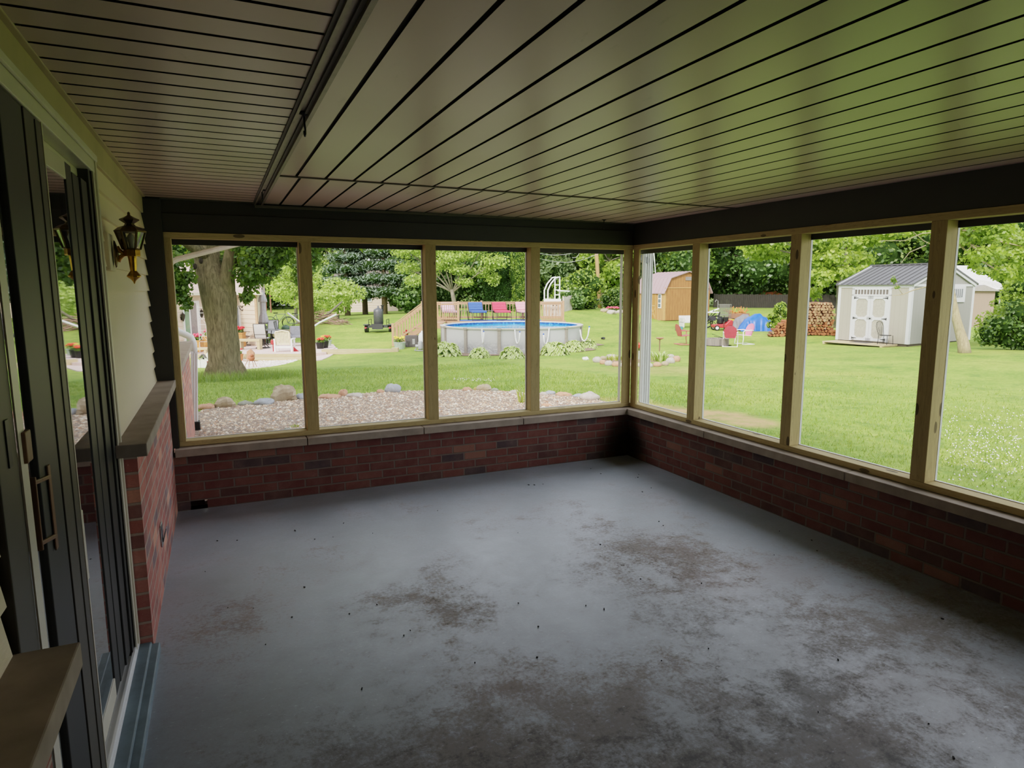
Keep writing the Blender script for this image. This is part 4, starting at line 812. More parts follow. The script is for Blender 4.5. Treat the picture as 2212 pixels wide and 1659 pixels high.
# bushes at the right
def bush(name, lab, px, d, w, h, n, size, lm, seed, **kw):
    spread(name, lab, px, d, w, h*.8, h*.18, 9, n, size, lm, BK2, seed, .04, cat='shrub', core=kw.pop('core', .7), rb=.62, **kw)
bush('leafy_shrub', 'dark green shrub at the right window edge near the leaning trunk', 2192, 22, 1.7, 1.5, 3000, .06, LM, 160, tint=(-.1, .8))
bush('leafy_shrub', 'taller light shrub behind the one at the right window edge', 2200, 25, 2.0, 2.6, 3200, .07, LMB, 161, tint=(-.2, .8), core=.5)
bush('leafy_shrub', 'small bright shrub between the blue tarp and the firewood stack', 1682, 32, 1.0, 1.5, 1600, .06, LMB, 162, tint=(.0, .9))
bush('leafy_shrub', 'low green shrub by the rock garden behind the corner', 1325, 49, 1.7, 1.4, 1300, .09, LM, 163)
bush('leafy_shrub', 'pale ornamental grass clump left of the rock garden', 1276, 47, 1.2, .75, 900, .08, LO, 164, core=.6)
bush('leafy_shrub', 'green shrub glimpsed beside the barn shed behind the downspout', 1388, 46, 1.2, 1.1, 900, .08, LM, 165)
# ------------------------------------------------------------------ yard: pool and deck
def at_(px, d, z=None):
    p = base(px, d)
    if z is not None: p[2] = z
    return p
def mat_vtx(): pass
RZ = -YAW
# downspouts
t_ = thing('downspout', 'white downspout with curved elbows beyond the first bay, standing in gravel', 'downspout', (0, 0, 0))
m = MB(); W_ = .05
pts = [(-3.17, 4.1, 2.205), (-3.3, 4.1, 2.17), (-3.96, 4.1, 1.98), (-4.03, 4.1, 1.945), (-4.055, 4.1, 1.88), (-4.06, 4.1, 1.25)]
m.tube(pts, [.034, .034, .034, .036, .036, .036], 8); part('upper_pipe', m, plain('almond_downspout', '#cfc6bd', .4), t_)
m = MB(); m.tube([(-4.06, 4.1, 1.26), (-4.055, 4.1, 1.14), (-4.02, 4.1, 1.08), (-3.93, 4.1, 1.035), (-3.875, 4.1, 1.0), (-3.85, 4.1, .93), (-3.85, 4.1, .8)], .042, 10); part('elbow', m, M['white'], t_, smooth=True)
m = MB(); m.prism([(-3.89, 4.06, .82), (-3.81, 4.06, .82), (-3.81, 4.14, .82), (-3.89, 4.14, .82)], (-.055, 0, -.92))
for k in range(3): m.bar((-3.88+.03*k, 4.055, .8), (-3.935+.03*k, 4.055, -.08), .01, .01)
part('lower_pipe', m, M['white'], t_)
part('boot', MB().box((-4.0, 4.03, hz(-3.92, 4.1)-.02), (-3.84, 4.17, hz(-3.92, 4.1)+.13)), M['black'], t_, bevel=.01)
q0 = hit(1394, 874); t_ = thing('downspout', 'white ribbed downspout just outside the porch corner', 'downspout', (.6, .6, -.25))
m = MB(); m.box((-.045, -.03, 0), (.045, .03, 2.45)); 
for k in (-.045, -.012, .012, .045): m.box((k-.006, -.038, 0), (k+.006, -.03, 2.45))
part('pipe', m, M['white'], t_, bevel=.004); m = MB(); m.cbox((-.05, 0, 2.15), (.12, .07, .06), 0, 0, .35); part('strap', m, plain('grey_strap', '#77777a', .5), t_, bevel=.004)
# pool
PD = 28.5; PR = 3.03; pc = LD(lat(1105, PD), PD); pz = .06; pb = min(hz(pc[0]+PR*.9*math.cos(a), pc[1]+PR*.9*math.sin(a)) for a in np.arange(0, 6.28, .5))-.05; PH = pz-pb
t_ = thing('swimming_pool', 'round above-ground pool with grey marbled wall and blue water', 'pool', (pc[0], pc[1], pb), RZ)
m = MB(); N = 72; vs = []; fs = []
for j in range(N):
    a = 2*PI*j/N
    for r, z in ((PR, 0), (PR, PH-.03)): vs.append((r*math.cos(a), r*math.sin(a), z))
for j in range(N): a = 2*j; b = 2*((j+1) % N); fs.append((a, b, b+1, a+1))
m.add(vs, fs)
tt = NT('marbled_pool_wall'); n1 = tt.noise(tt.co(scale=(1, 1, 2.2)), 2.6, 6, .65, 1.6); w = tt.mth('POWER', tt.mth('SUBTRACT', 1., tt.mth('ABSOLUTE', tt.mth('MULTIPLY_ADD', n1, 6., -3.))), 2., None, True)
sz = tt.n('ShaderNodeSeparateXYZ'); tt.l(tt.co(), sz.inputs[0]); lowm = tt.n('ShaderNodeMapRange'); tt.l(sz.outputs[2], lowm.inputs[0]); lowm.inputs[1].default_value = PH*.6; lowm.inputs[2].default_value = PH*.25
tt.set(color=tt.mix(tt.mth('MULTIPLY', w, lowm.outputs[0]), srgb('#b9b9bb'), srgb('#7e7f83')), rough=.5)
part('pool_wall', m, tt.m, t_, smooth=True)
m = MB(); vs = []; fs = []
for j in range(N):
    a = 2*PI*j/N
    for r, z in ((PR+.05, PH-.05), (PR+.07, PH), (PR-.12, PH+.012), (PR-.14, PH-.03)): vs.append((r*math.cos(a), r*math.sin(a), z))
for j in range(N):
    for k in range(3): a = 4*j+k; b = 4*((j+1) % N)+k; fs.append((a, b, b+1, a+1))
m.add(vs, fs); part('rim', m, plain('pool_rim_grey', '#c2bfba', .45), t_)
m = MB(); vs = []; fs = []
for j in range(N):
    a = 2*PI*j/N
    for r, z in ((PR-.1, PH-.02), (PR-.1, PH-.6)): vs.append((r*math.cos(a), r*math.sin(a), z))
for j in range(N): a = 2*j; b = 2*((j+1) % N); fs.append((a+1, b+1, b, a))
m.add(vs, fs); tt = NT('pool_liner_pattern'); vo = tt.n('ShaderNodeTexVoronoi'); vo.inputs['Scale'].default_value = 9; tt.l(tt.co(), vo.inputs['Vector']); tt.set(color=tt.ramp(vo.outputs['Distance'], [(.1, '#5aa0e0'), (.3, '#2563b8'), (.7, '#15418c')]), rough=.3); part('liner', m, tt.m, t_)
m = MB(); m.lathe([(0.01, -.01), (PR-.1, 0)], (0, 0, PH-.13), N); tt = NT('pool_water'); n1 = tt.noise(tt.co(), 1.4, 4, .6, 1.); tt.set(color=tt.ramp(n1, [(.3, '#1f8fd0'), (.55, '#3fb4e6'), (.7, '#8fdcf2')]), rough=.06, spec=.5); tt.bump(n1, .15, .1); part('water', m, tt.m, t_)
for k in range(-6, 7):
    a = -PI/2+math.radians(-9.1+27.7*k); ca, sa = math.cos(a), math.sin(a); m = MB(); m.cbox(((PR+.03)*ca, (PR+.03)*sa, PH/2-.03), (.07, .13, PH), a); m.cbox(((PR+.04)*ca, (PR+.04)*sa, PH-.03), (.1, .17, .09), a)
    part('upright', m, plain('pool_upright_taupe', '#8d857d', .5), t_, bevel=.01)
def hose(px0, px1, py0, py1, lab):
    d0 = PD-math.sqrt(max(.05, PR**2-(lat(px0, PD-2)-lat(1105, PD))**2))-.08; a = G(px0, py0, d0-.0); b = G(px1, py1, d0-.25)
    m = MB(); pts = []; low = 27*d0/1412
    for i in range(9):
        f = i/8; p = a*(1-f)+b*f; p = p+np.array([0, 0, -low*math.sin(PI*f)**.55*1.0-(.0)]); pts.append(p-a)
    m.tube(pts, .028, 8); o = thing('return_hose', lab, 'hose', a); part('hose', m, M['white'], o, smooth=True); m = MB(); m.tube([pts[-1]*.97, pts[-1]*1.02+np.array([0, 0, .04])], .03, 8); part('tip', m, plain('blue_plastic', '#2b52b8', .4), o)
hose(1041, 1045, 711, 717, 'white hose loop on the pool wall left of centre')
hose(1112, 1123, 712, 718, 'white hose loop on the pool wall under the middle')
hose(1186, 1174, 709, 723, 'white hose loop on the pool wall right of the pine post')
hose(1253, 1273, 712, 707, 'white hose curling off the right edge of the pool')
# deck behind the pool
DZ = .06
t_ = thing('pool_deck', 'raised tan timber deck with railing and steps behind the pool', 'deck', LD(0, 0), RZ)
m = MB(); L0, L1 = lat(915, 30.6), lat(1218, 33)
m.box((L0, 31.65, DZ-.04), (L1, 33.1, DZ)); m.box((L0, 29.9, DZ-.04), (L0+.95, 31.65, DZ)); m.box((L0, 29.88, DZ-.25), (L0+.95, 29.92, DZ)); m.box((L0+.9, 31.6, DZ-.25), (L1, 31.65, DZ)); part('platform', m, M['cedar'], t_)
for x, y in ((L0+.06, 30), (L0+.06, 33), (-1, 33), (L1-.06, 33), (L1-.06, 31.8), (L0+.9, 30)): part('deck_footing', MB().box((x-.05, y-.05, hz(*LD(x, y)[:2])-.1), (x+.05, y+.05, DZ)), M['cedar_z'], t_)
def rail(x0, x1, y, nb, nm='railing', slant=0., x0y=None):
    m = MB(); z0, z1 = DZ+.08, DZ+.9
    m.box((x0, y-.045, z1-.035), (x1, y+.045, z1)); m.box((x0, y-.02, z1-.13), (x1, y+.02, z1-.045)); m.box((x0, y-.02, z0), (x1, y+.02, z0+.09))
    for i in range(nb): x = x0+(i+.5)*(x1-x0)/nb; m.bar((x-slant, y-.03, z0), (x+slant, y-.03, z1-.06), .033, .033, (0, 1, 0))
    return part(nm, m, M['cedar_z'], t_)
def dpost(x, y, h=.95): part('rail_post', MB().box((x-.045, y-.045, DZ-.3), (x+.045, y+.045, DZ+h)), M['cedar_z'], t_, bevel=.006)
xa, xb, xc = lat(915, 33), lat(992, 33), lat(1216, 33)
rail(lat(915, 30), lat(992, 31.5), 30.0, 15) if False else None
rail(xa, xc, 33.05, 46); 
yl = 31.0; 
for x in (xa, lat(1040, 33), lat(1130, 33), xc): dpost(x, 33.05)
rail(lat(941, 32), lat(991, 32), 31.7, 11); dpost(lat(991, 32), 31.7); dpost(lat(941, 32), 31.7)
rail(lat(1168, 32), lat(1215, 32), 31.75, 13, slant=.025); dpost(lat(1216, 32), 31.75)
# stairs
sz0 = hz(*base(850, 30)[:2]); x0, x1 = lat(852, 29.9), lat(916, 29.9); n = 5
m = MB()
for yy in (29.35, 30.25): m.prism([(x0+.05, yy, sz0), (x1, yy, DZ-.02), (x1, yy, DZ-.3), (x0+.3, yy, sz0)], (0, .04, 0))
part('stringer', m, M['cedar'], t_)
for i in range(n-1): f = (i+1)/n; x = x0+(x1-x0)*(i+.2)/n; part('step', MB().box((x, 29.35, sz0+(DZ-sz0)*f-.035), (x+.3, 30.29, sz0+(DZ-sz0)*f)), M['cedar'], t_)
for yy in (29.32, 30.3):
    m = MB(); a = (x0, yy, sz0+.92); b = (x1, yy, DZ+.93); m.bar(a, b, .09, .035); m.bar((x0, yy, sz0+.8), (x1, yy, DZ+.8), .03, .08); m.bar((x0+.05, yy, sz0+.2), (x1, yy, DZ+.1), .03, .08)
    for i in range(11): f = (i+.5)/11; x = x0+(x1-x0)*f; z = sz0+(DZ-sz0)*f; m.bar((x, yy-.02, z+.16), (x, yy-.02, z+.84), .033, .033)
    part('stair_railing', m, M['cedar_z'], t_); part('stair_post', MB().box((x0-.05, yy-.05, sz0-.05), (x0+.05, yy+.05, sz0+1.0)), M['cedar_z'], t_, bevel=.006); part('stair_post', MB().box((x1-.05, yy-.05, DZ-.6), (x1+.05, yy+.05, DZ+1.0)), M['cedar_z'], t_, bevel=.006)
# outdoor rug, loungers, tables
part('outdoor_rug', MB().box((lat(988, 32), 31.72, 0), (lat(1168, 32.5), 32.9, .012)), plain('blue_rug', '#3a6ac0', .9, 0, .3, 30), label='bright blue rug lying on the deck under the loungers', cat='rug', loc=LD(0, 0, DZ), rz=RZ)
def lounger(px, d, w, cmat, lab, tilt=.9):
    o = thing('sun_lounger', lab, 'lounger', LD(lat(px, d), d, DZ+.01), RZ+.25, 'cushioned loungers on the pool deck'); m = MB()
    for x in (-w/2, w/2): m.tube([(x, .35, 0), (x, .3, .38), (x, -.55, .36), (x, -.6, 0)], .016, 6); m.tube([(x, .3, .38), (x, .62, .84)], .014, 6)
    m.tube([(-w/2, -.6, .02), (w/2, -.6, .02)], .012, 6); m.tube([(-w/2, .35, .02), (w/2, .35, .02)], .012, 6); part('frame', m, M['bronze'], o)
    m = MB(); m.cbox((0, -.15, .43), (w*.98, .9, .1)); part('seat_cushion', m, cmat, o, bevel=.03)
    m = MB(); 
    for k in range(3): m.cbox((0, .36+.1*k, .54+.125*k), (w*.96, .1, .16), 0, -.6)
    part('back_cushion', m, cmat, o, bevel=.025); return o
lounger(1031, 32.3, .72, plain('navy_cushion', '#32519c', .9), 'lounger with royal blue cushion on the pool deck')
lounger(1083, 32.3, .72, plain('coral_cushion', '#d23a50', .9), 'lounger with coral red cushion on the pool deck')
lounger(1132, 32.4, .62, plain('pink_cushion', '#d9929c', .9, 0, .3, 40), 'chair with pink patterned cushion near the pine post')
lounger(970, 32.4, .66, plain('pink_blue_cushion', '#c9a2bd', .9, 0, .35, 30), 'chair with pink and lilac cushion behind the deck railing')
def stable(px, d, lab):
    o = thing('side_table', lab, 'table', LD(lat(px, d), d, DZ+.01), RZ); m = MB()
    for x in (-.2, .2):
        for y in (-.2, .2): m.tube([(x, y, 0), (x*.8, y*.8, .46)], .012, 5)
    part('frame', m, M['bronze'], o); m = MB(); m.box((-.22, -.22, .46), (.22, .22, .475)); part('table_top', m, plain('smoked_top', '#4c4e50', .3), o)
stable(1002, 32.2, 'small metal side table left of the blue lounger'); stable(1057, 32.3, 'small metal side table between blue and red loungers')
# white pool ladder standing at the deck end
o = thing('pool_ladder', 'white moulded A-frame pool ladder standing up at the deck end', 'ladder', LD(lat(1194, 33.6), 33.6, DZ+.0), RZ); m = MB()
for x in (-.38, -.2): m.tube([(x-.05, 0, .0), (x-.05, 0, 1.45), (x+.1, .1, 1.78), (x+.35, .1, 2.08), (x+.55, .1, 2.12)], .035, 8)
for x in (.12, .36): m.tube([(x, .2, .0), (x, .2, 2.14)], .032, 8)
part('side_rail', m, M['white'], o, smooth=True); m = MB(); m.box((-.42, -.1, .9), (.42, .3, 1.02)); m.cbox((.55, .1, 1.42), (.62, .25, .06), 0, 0, .06)
for z in (1.2, 1.45, 1.7): m.box((.1, .17, z), (.38, .23, z+.04))
part('tread', m, M['white'], o, bevel=.01); m = MB(); m.box((-.45, -.12, 0), (.45, .3, .9)); part('lattice_box', m, plain('white_lattice', '#dcd8d6', .6, 0, .1), o)
for i in range(6):
    part('vent_hole', MB().cbox((.02+.18*(i % 2), -.125, .25+.22*(i//2)), (.05, .01, .06)), M['black'], o)
# hostas
def hosta(px, py, w, seed, lab):
    d = None
    g = hit(px, py+3); d = float((g-CAM)@FH); R = w*.56*d/1412; V = []; F = []; T = []; rg = np.random.default_rng(seed)
    for i in range(190):
        a = rg.uniform(0, 6.28); e = math.asin(rg.uniform(.02, 1.)); ca, sa = math.cos(a), math.sin(a); lw = R*rg.uniform(.13, .19); o = len(V); k0 = rg.uniform(.75, 1.)
        r0, z0 = R*.5*math.cos(e)*k0, R*.62*math.sin(e)*k0+.03; dr = R*.42*(.4+.6*math.cos(e)); dz = R*.3*math.sin(e)-R*.1
        for (f, w_, dd) in ((0., .15*lw, 0), (.35, lw, .06), (.7, lw*.85, .0), (1., .08*lw, -.2)):
            r, z = r0+dr*f, max(.01, z0+dz*f+dd*R)
            for q in (-1, 0, 1): V.append((r*ca-q*w_*sa, r*sa+q*w_*ca, z-(.25*w_ if q == 0 else 0))); T.append(rg.uniform(.35, .55) if q == 0 else rg.uniform(.7, 1.))
        for k in range(3):
            for q in range(2): n_ = o+k*3+q; F.append((n_, n_+1, n_+4, n_+3))
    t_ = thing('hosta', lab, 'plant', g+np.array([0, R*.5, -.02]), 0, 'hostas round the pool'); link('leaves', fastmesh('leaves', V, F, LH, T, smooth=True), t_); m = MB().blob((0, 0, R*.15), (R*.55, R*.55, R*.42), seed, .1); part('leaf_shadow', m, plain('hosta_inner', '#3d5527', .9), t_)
LH = leaf_mat('leaf_hosta', '#4d6f2c', '#9ab858', '#e4e8b4', .3)
for i, (px, py, w, lab) in enumerate(((972, 767, 74, 'leftmost variegated hosta, by the filter'), (1041, 771, 54, 'small variegated hosta between the two left pool uprights'), (1112, 772, 62, 'variegated hosta left of the pine post before the pool'), (1207, 765, 72, 'broad variegated hosta right of the pine post'), (1247, 757, 58, 'variegated hosta behind the broad one'), (1276, 749, 46, 'rightmost variegated hosta at the pool edge'))): hosta(px, py, w, 200+i, lab)
vs = []; fs = []; n = 40
for i in range(n+1):
    a = -PI*1.12+PI*1.24*i/n; ex = .75+.2*math.sin(i*.9)+.12*math.sin(i*2.3)
    for r in (PR-.1, PR+ex):
        q = pc+RH*r*math.cos(a)+FH*r*math.sin(a); vs.append((q[0], q[1], hz(q[0], q[1])+.02))
for i in range(n): fs.append((2*i, 2*i+2, 2*i+3, 2*i+1))
part('mulch', MB().add(vs, fs), plain('brown_mulch', '#7a6352', 1., 0, .35, 14, .6), label='brown mulch strip round the front of the pool', cat='mulch', kind='stuff')
# filter, bin and tubs by the steps
o = thing('pool_filter', 'white pool pump and filter beside the deck stairs', 'pool filter', at_(911, 27.6), RZ); m = MB(); m.lathe([(.14, 0), (.17, .05), (.17, .5), (.12, .62), (.05, .66), (.05, .72)], (0, .1, .1), 14); part('tank', m, M['white'], o, smooth=True)
m = MB(); m.lathe([(.09, 0), (.1, .06), (.1, .3), (.07, .36)], (-.05, -.22, .05), 12); m.tube([(-.05, -.22, .2), (-.25, -.22, .2)], .07, 10); part('pump', m, plain('grey_pump', '#9b9d9f', .4), o, smooth=True)
m = MB(); m.tube([(-.2, -.25, .12), (-.28, -.3, .03), (-.1, -.4, .02), (.2, -.4, .02)], .025, 8); m.tube([(.05, -.1, .35), (.12, -.3, .5), (.1, -.35, .1)], .022, 8); part('hose', m, M['gray'], o, smooth=True)
o = thing('storage_bin', 'dark ribbed bin standing under the deck stairs', 'bin', at_(889, 29.0), RZ); m = MB(); m.box((-.27, -.2, 0), (.27, .2, .5)); 
for k in range(8): m.box((-.25+.066*k, -.21, .03), (-.22+.066*k, -.2, .47))
part('body', m, plain('charcoal_bin', '#4a4546', .6), o); part('notice', MB().box((.05, -.216, .12), (.16, -.211, .36)), M['gray'], o)
def flowers(mb, c, r, n, s, seed):
    rg = random.Random(seed)
    for i in range(n): a, q = rg.uniform(0, 6.28), r*math.sqrt(rg.random()); mb.blob((c[0]+q*math.cos(a), c[1]+q*math.sin(a), c[2]+rg.uniform(-.03, .05)*s/.05), (s, s, s*.7), rg.random()*99, .1, 6, 4)
    return mb
def flowerpot(name, lab, loc, r, h, pm, fm, seed, gl=LM, sq=False, nf=18, fs=.05, cat='planter', group=None, fh=.06):
    o = thing(name, lab, cat, loc, RZ, group); m = MB()
    if sq: m.box((-r, -r*.8, 0), (r, r*.8, h)); m.box((-r-.02, -r*.8-.02, h-.05), (r+.02, r*.8+.02, h))
    else: m.lathe([(r*.78, 0), (r, h*.92), (r*1.05, h*.93), (r*1.05, h), (r*.9, h)], n=14)
    part('pot', m, pm, o, smooth=False)
    V, F, T = leaf_cloud([(0, 0, h+r*.25, r*.95, r*.9, r*.45)], 130, .045, seed, shell=.1); link('greenery', fastmesh('greenery', V, F, gl, T), o)
    part('blossoms', flowers(MB(), (0, 0, h+r*.5+fh), r*.85, nf, fs, seed), fm, o); return o
FR = plain('red_petals', '#d8222c', .7, 0, .25, 30); FY = plain('yellow_petals', '#e2c94a', .7, 0, .3, 40); FP = plain('pink_red_petals', '#dd4560', .7, 0, .3, 40); GT = plain('galvanised_tub', '#aebcb4', .45, .4, .15)
flowerpot('flower_tub', 'galvanised tub of yellow flowers at the foot of the deck stairs', at_(862, 28.3), .26, .3, GT, FY, 301)
flowerpot('flower_pot', 'pot of red geranium standing on the ground behind the stair railing', at_(877, 29.9)+np.array([0, 0, .35]), .09, .12, plain('terracotta', '#b5683f', .8), FR, 302, nf=10, fs=.06)
# landscape timber and paver path
part('landscape_timber', MB().box((lat(690, 27.3), 0, 0), (lat(848, 27.3), .24, .2)).box((lat(843, 27.3), -.03, 0), (lat(857, 27.3), .25, .26)), M['pine_plain'], label='long tan landscape timber from patio to deck stairs', cat='timber', loc=LD(0, 27.3, hz(*LD(lat(770, 27.3), 27.3)[:2])-.03), rz=RZ)
# ------------------------------------------------------------------ patio and neighbouring house on the left
PZ = -1.0
t = NT('pink_pavers'); b = t.n('ShaderNodeTexBrick'); t.l(t.co(), b.inputs['Vector']); b.inputs['Scale'].default_value = 4.; b.inputs['Color1'].default_value = srgb('#d9c3bd'); b.inputs['Color2'].default_value = srgb('#c9b0aa'); b.inputs['Mortar'].default_value = srgb('#a8948c'); b.inputs['Mortar Size'].default_value = .008; t.set(color=b.outputs[0], rough=.85); M['paver'] = t.m
def LP(px, d): l = lat(px, d); return (l, d)
pts = [LP(380, 26.6), LP(655, 26.6), LP(700, 27.2), LP(722, 29.5), LP(712, 32.5), LP(690, 36), LP(560, 37), LP(380, 33)]
o = thing('patio', 'raised pink paver patio with timber edge behind the maple', 'patio', LD(0, 0, PZ), RZ)
part('paving', MB().prism([(a, b_, -.14) for a, b_ in pts], (0, 0, .14)), M['paver'], o)
part('edge_board', MB().box((lat(400, 26.5), 26.52, -.34), (lat(655, 26.5), 26.62, -.0)), M['pine_plain'], o)
a0, a1 = lat(538, 26.1), lat(650, 26.1)
part('timber_step', MB().box((a0, 26.05, -.5), (a1, 26.5, -.13)).box((a1, 26.0, -.45), (a1+.09, 26.55, -.04)), M['pine_plain'], o, bevel=.01)
pts = [LP(655, 26.6), LP(690, 27.15), LP(722, 29.5), LP(726, 29.4), LP(718, 27.5), LP(706, 26.5), LP(690, 25.5), LP(668, 25.1), LP(655, 25.6)]
struct('path', MB().prism([(a, b_, hz(*LD(a, b_)[:2])-.05) for a, b_ in pts], (0, 0, .08)), M['paver'], label='curved paver path below the patio corner'); bpy.data.objects['path'].location = tuple(LD(0, 0)); bpy.data.objects['path'].rotation_euler = (0, 0, RZ)
# white pebbles in front of the step
poly = [tuple(hit(a, b)[:2]) for a, b in ((505, 800), (560, 795), (650, 776), (660, 770), (560, 775), (515, 775))]
xs_ = [q[0] for q in poly]; ys_ = [q[1] for q in poly]
V, F, T = scatter_stones(2600, lambda x, y: inside(poly, x, y), (min(xs_), max(xs_), min(ys_), max(ys_)), (.03, .06), lambda x, y: HZ(x, y)+.01)
t = NT('white_pebbles'); a = t.n('ShaderNodeAttribute'); a.attribute_name = 'tint'; t.set(color=t.ramp(a.outputs['Fac'], [(0, '#b9a89c'), (.5, '#ded2c8'), (1, '#f0e9e2')]), rough=.8)
link('white_pebbles', fastmesh('white_pebbles', V, F, t.m, T), label='pale pebbles strewn below the timber patio step', cat='pebbles', kind='stuff')
# house: left wall recedes, right wall faces the porch
SP = siding_mat('pink_beige_siding', '#dcc7b2'); EZ = 1.42; HB = -1.15
h = thing('neighbour_house', 'cream sided single-storey house with pinkish shingle roof left of the patio', 'house', LD(0, 0), RZ)
def wall2(a, b, z0, z1, lap_=.2):
    m = MB(); a = np.array(a); b = np.array(b); d = (b-a)/np.linalg.norm(b-a); nrm = np.array([d[1], -d[0]]); z = z0
    while z < z1-.01:
        zt = min(z1, z+lap_); p0, p1 = a+nrm*.025, b+nrm*.025
        m.add([(*p0, z), (*p1, z), (*(b+nrm*.002), zt), (*(a+nrm*.002), zt), (*a, z), (*b, z)], [(0, 1, 2, 3), (4, 5, 1, 0)]); z = zt
    return m
A1, B1 = LP(330, 26.8), LP(497, 31.6); A2, B2 = LP(497, 31.6), LP(553, 30.4); C2 = LP(562, 38)
part('left_wall', wall2(A1, B1, HB, EZ), SP, h); part('right_wall', wall2(A2, B2, HB, EZ), SP, h); part('end_wall', wall2(B2, C2, HB, EZ), SP, h)
m = MB(); m.bar((*B2, HB), (*B2, EZ), .1, .1); part('corner_trim', m, plain('tan_trim', '#b08a68', .6), h)
RT = shingle_mat('pinkish_shingles', '#a68d83', '#bca398')
m = MB(); rz_ = 3.0
m.add([(*LP(325, 26.2), EZ-.02), (*LP(505, 31.0), EZ-.02), (*LP(470, 36.5), rz_), (*LP(300, 33), rz_)], [(0, 1, 2, 3)]); m.add([(*LP(490, 31.2), EZ-.02), (*LP(566, 29.9), EZ-.02), (*LP(570, 36), rz_), (*LP(470, 37), rz_)], [(0, 1, 2, 3)]); m.add([(*LP(566, 29.9), EZ-.02), (*LP(575, 39), EZ-.02), (*LP(570, 36), rz_)], [(0, 1, 2)])
part('roof', m, RT, h)
m = MB(); m.bar((*LP(325, 26.1), EZ), (*LP(503, 30.9), EZ), .1, .12); m.bar((*LP(500, 30.95), EZ), (*LP(567, 29.8), EZ), .1, .12); part('gutter', m, M['vinyl'], h)
def on(a, b, f, z, out=.03): a = np.array(a); b = np.array(b); d = (b-a)/np.linalg.norm(b-a); n_ = np.array([d[1], -d[0]]); q = a+(b-a)*f+n_*out; return (q[0], q[1], z), math.atan2(d[1], d[0])
def fl(px, a, b):           # fraction along a wall seen at px
    for i in range(2000):
        f = i/2000; q = np.array(a)+(np.array(b)-np.array(a))*f
        if 1106+1412*q[0]/q[1] >= px: return f
    return 1.
def panel(px0, px1, z0, z1, a, b, th, out): f0, f1 = fl(px0, a, b), fl(px1, a, b); c0, an = on(a, b, (f0+f1)/2, (z0+z1)/2, out); w = np.linalg.norm(np.array(b)-np.array(a))*(f1-f0); return c0, (w, th, z1-z0), an
m = MB(); c, s_, an = panel(397, 433, -.98, 1.12, A1, B1, .08, .04); m.cbox(c, s_, an); dr = part('patio_door', m, M['white'], h)
m = MB(); c, s_, an = panel(400, 409, -.9, 1.0, A1, B1, .02, .09); m.cbox(c, s_, an); part('pane', m, plain('door_glass_green', '#6f8f74', .1, 0, .4, 1.2, 0, .6), dr)
m = MB(); c, s_, an = panel(413, 425, -.9, 1.02, A1, B1, .02, .09); m.cbox(c, s_, an); part('pane', m, plain('door_glass_grey', '#827d7d', .15, 0, .15), dr)
m = MB(); c, s_, an = panel(515, 524, -.75, .85, A2, B2, .06, .04); m.cbox(c, s_, an); wn = part('window', m, M['white'], h); m = MB(); c, s_, an = panel(517, 522, -.65, .75, A2, B2, .02, .08); m.cbox(c, s_, an); part('pane', m, plain('dim_glass', '#8a96a0', .15), wn)
m = MB(); c, s_, an = panel(508, 513, -.1, .4, A2, B2, .1, .05); m.cbox(c, s_, an); part('meter_box', m, M['gray'], h)
def sconce(px, z, a, b, lab):
    c, an = on(a, b, fl(px, a, b), z, .1); o = thing('coach_lamp', lab, 'lamp', LD(0, 0)+RH*c[0]+FH*c[1]+np.array([0, 0, z]), RZ+an); m = MB(); m.lathe([(.02, -.2), (.06, -.1), (.09, .06), (.1, .08), (.02, .16), (.01, .2)], n=6); part('lantern', m, M['bronze'], o); m = MB(); m.bar((0, .1, -.05), (0, 0, -.1), .03); m.box((-.05, .08, -.15), (.05, .1, .1)); part('bracket', m, M['bronze'], o)
sconce(395, .45, A1, B1, 'small dark coach lamp left of the neighbour house glass door'); sconce(436, .55, A1, B1, 'small dark coach lamp right of the neighbour house glass door'); 
o = thing('wall_ornament', 'dark iron ornament on the gable siding beside the narrow window', 'ornament', LD(0, 0), RZ); c, an = on(A2, B2, fl(529, A2, B2), .75, .05); m = MB()
for k in (-1, 1): m.tube([(c[0]-.0*k, c[1], .62), (c[0]+.1*k, c[1], .72), (c[0]+.14*k, c[1], .83), (c[0]+.05*k, c[1], .84), (c[0], c[1], .76)], .02, 6)
part('scroll', m, M['bronze'], o)
# trellis obelisk / ladder frame and planter boxes
def boxpl(px, d, w, hh, lab, seed, fm=FR):
    o = thing('planter_box', lab, 'planter', LD(lat(px, d), d, PZ), RZ, 'tall wooden planter boxes'); m = MB(); m.box((-w/2, -.2, .04), (w/2, .2, hh)); m.box((-w/2-.02, -.22, hh-.06), (w/2+.02, .22, hh)); m.box((-w/2+.02, -.18, 0), (-w/2+.1, .18, .05)); m.box((w/2-.1, -.18, 0), (w/2-.02, .18, .05)); part('box', m, plain('orange_cedar', '#b5763c', .7, 0, .2, 10), o, bevel=.008)
    V, F, T = leaf_cloud([(0, 0, hh+.08, w*.5, .22, .14)], 160, .05, seed, shell=.1); link('greenery', fastmesh('greenery', V, F, LM, T), o); part('blossoms', flowers(MB(), (0, 0, hh+.2), w*.5, 26, .06, seed), fm, o)
boxpl(422, 27.6, .32, .5, 'tall wooden planter with pink-red flowers behind the white elbow', 311, FP); boxpl(446, 28.4, .34, .62, 'tall wooden planter with red flowers against the left of the maple trunk', 312, FP); boxpl(515, 30.0, .34, .66, 'tall wooden planter with red flowers right of the maple trunk', 313)
o = thing('garden_trellis', 'thin white metal trellis ladder left of the maple trunk', 'trellis', LD(lat(434, 27.4), 27.4, PZ), RZ); m = MB()
for x in (-.14, .14): m.tube([(x*1.25, 0, 0), (x, 0, 1.95)], .012, 5)
for i in range(8): z = .2+.24*i; m.tube([(-.165+.003*i, 0, z), (.165-.003*i, 0, z)], .008, 5)
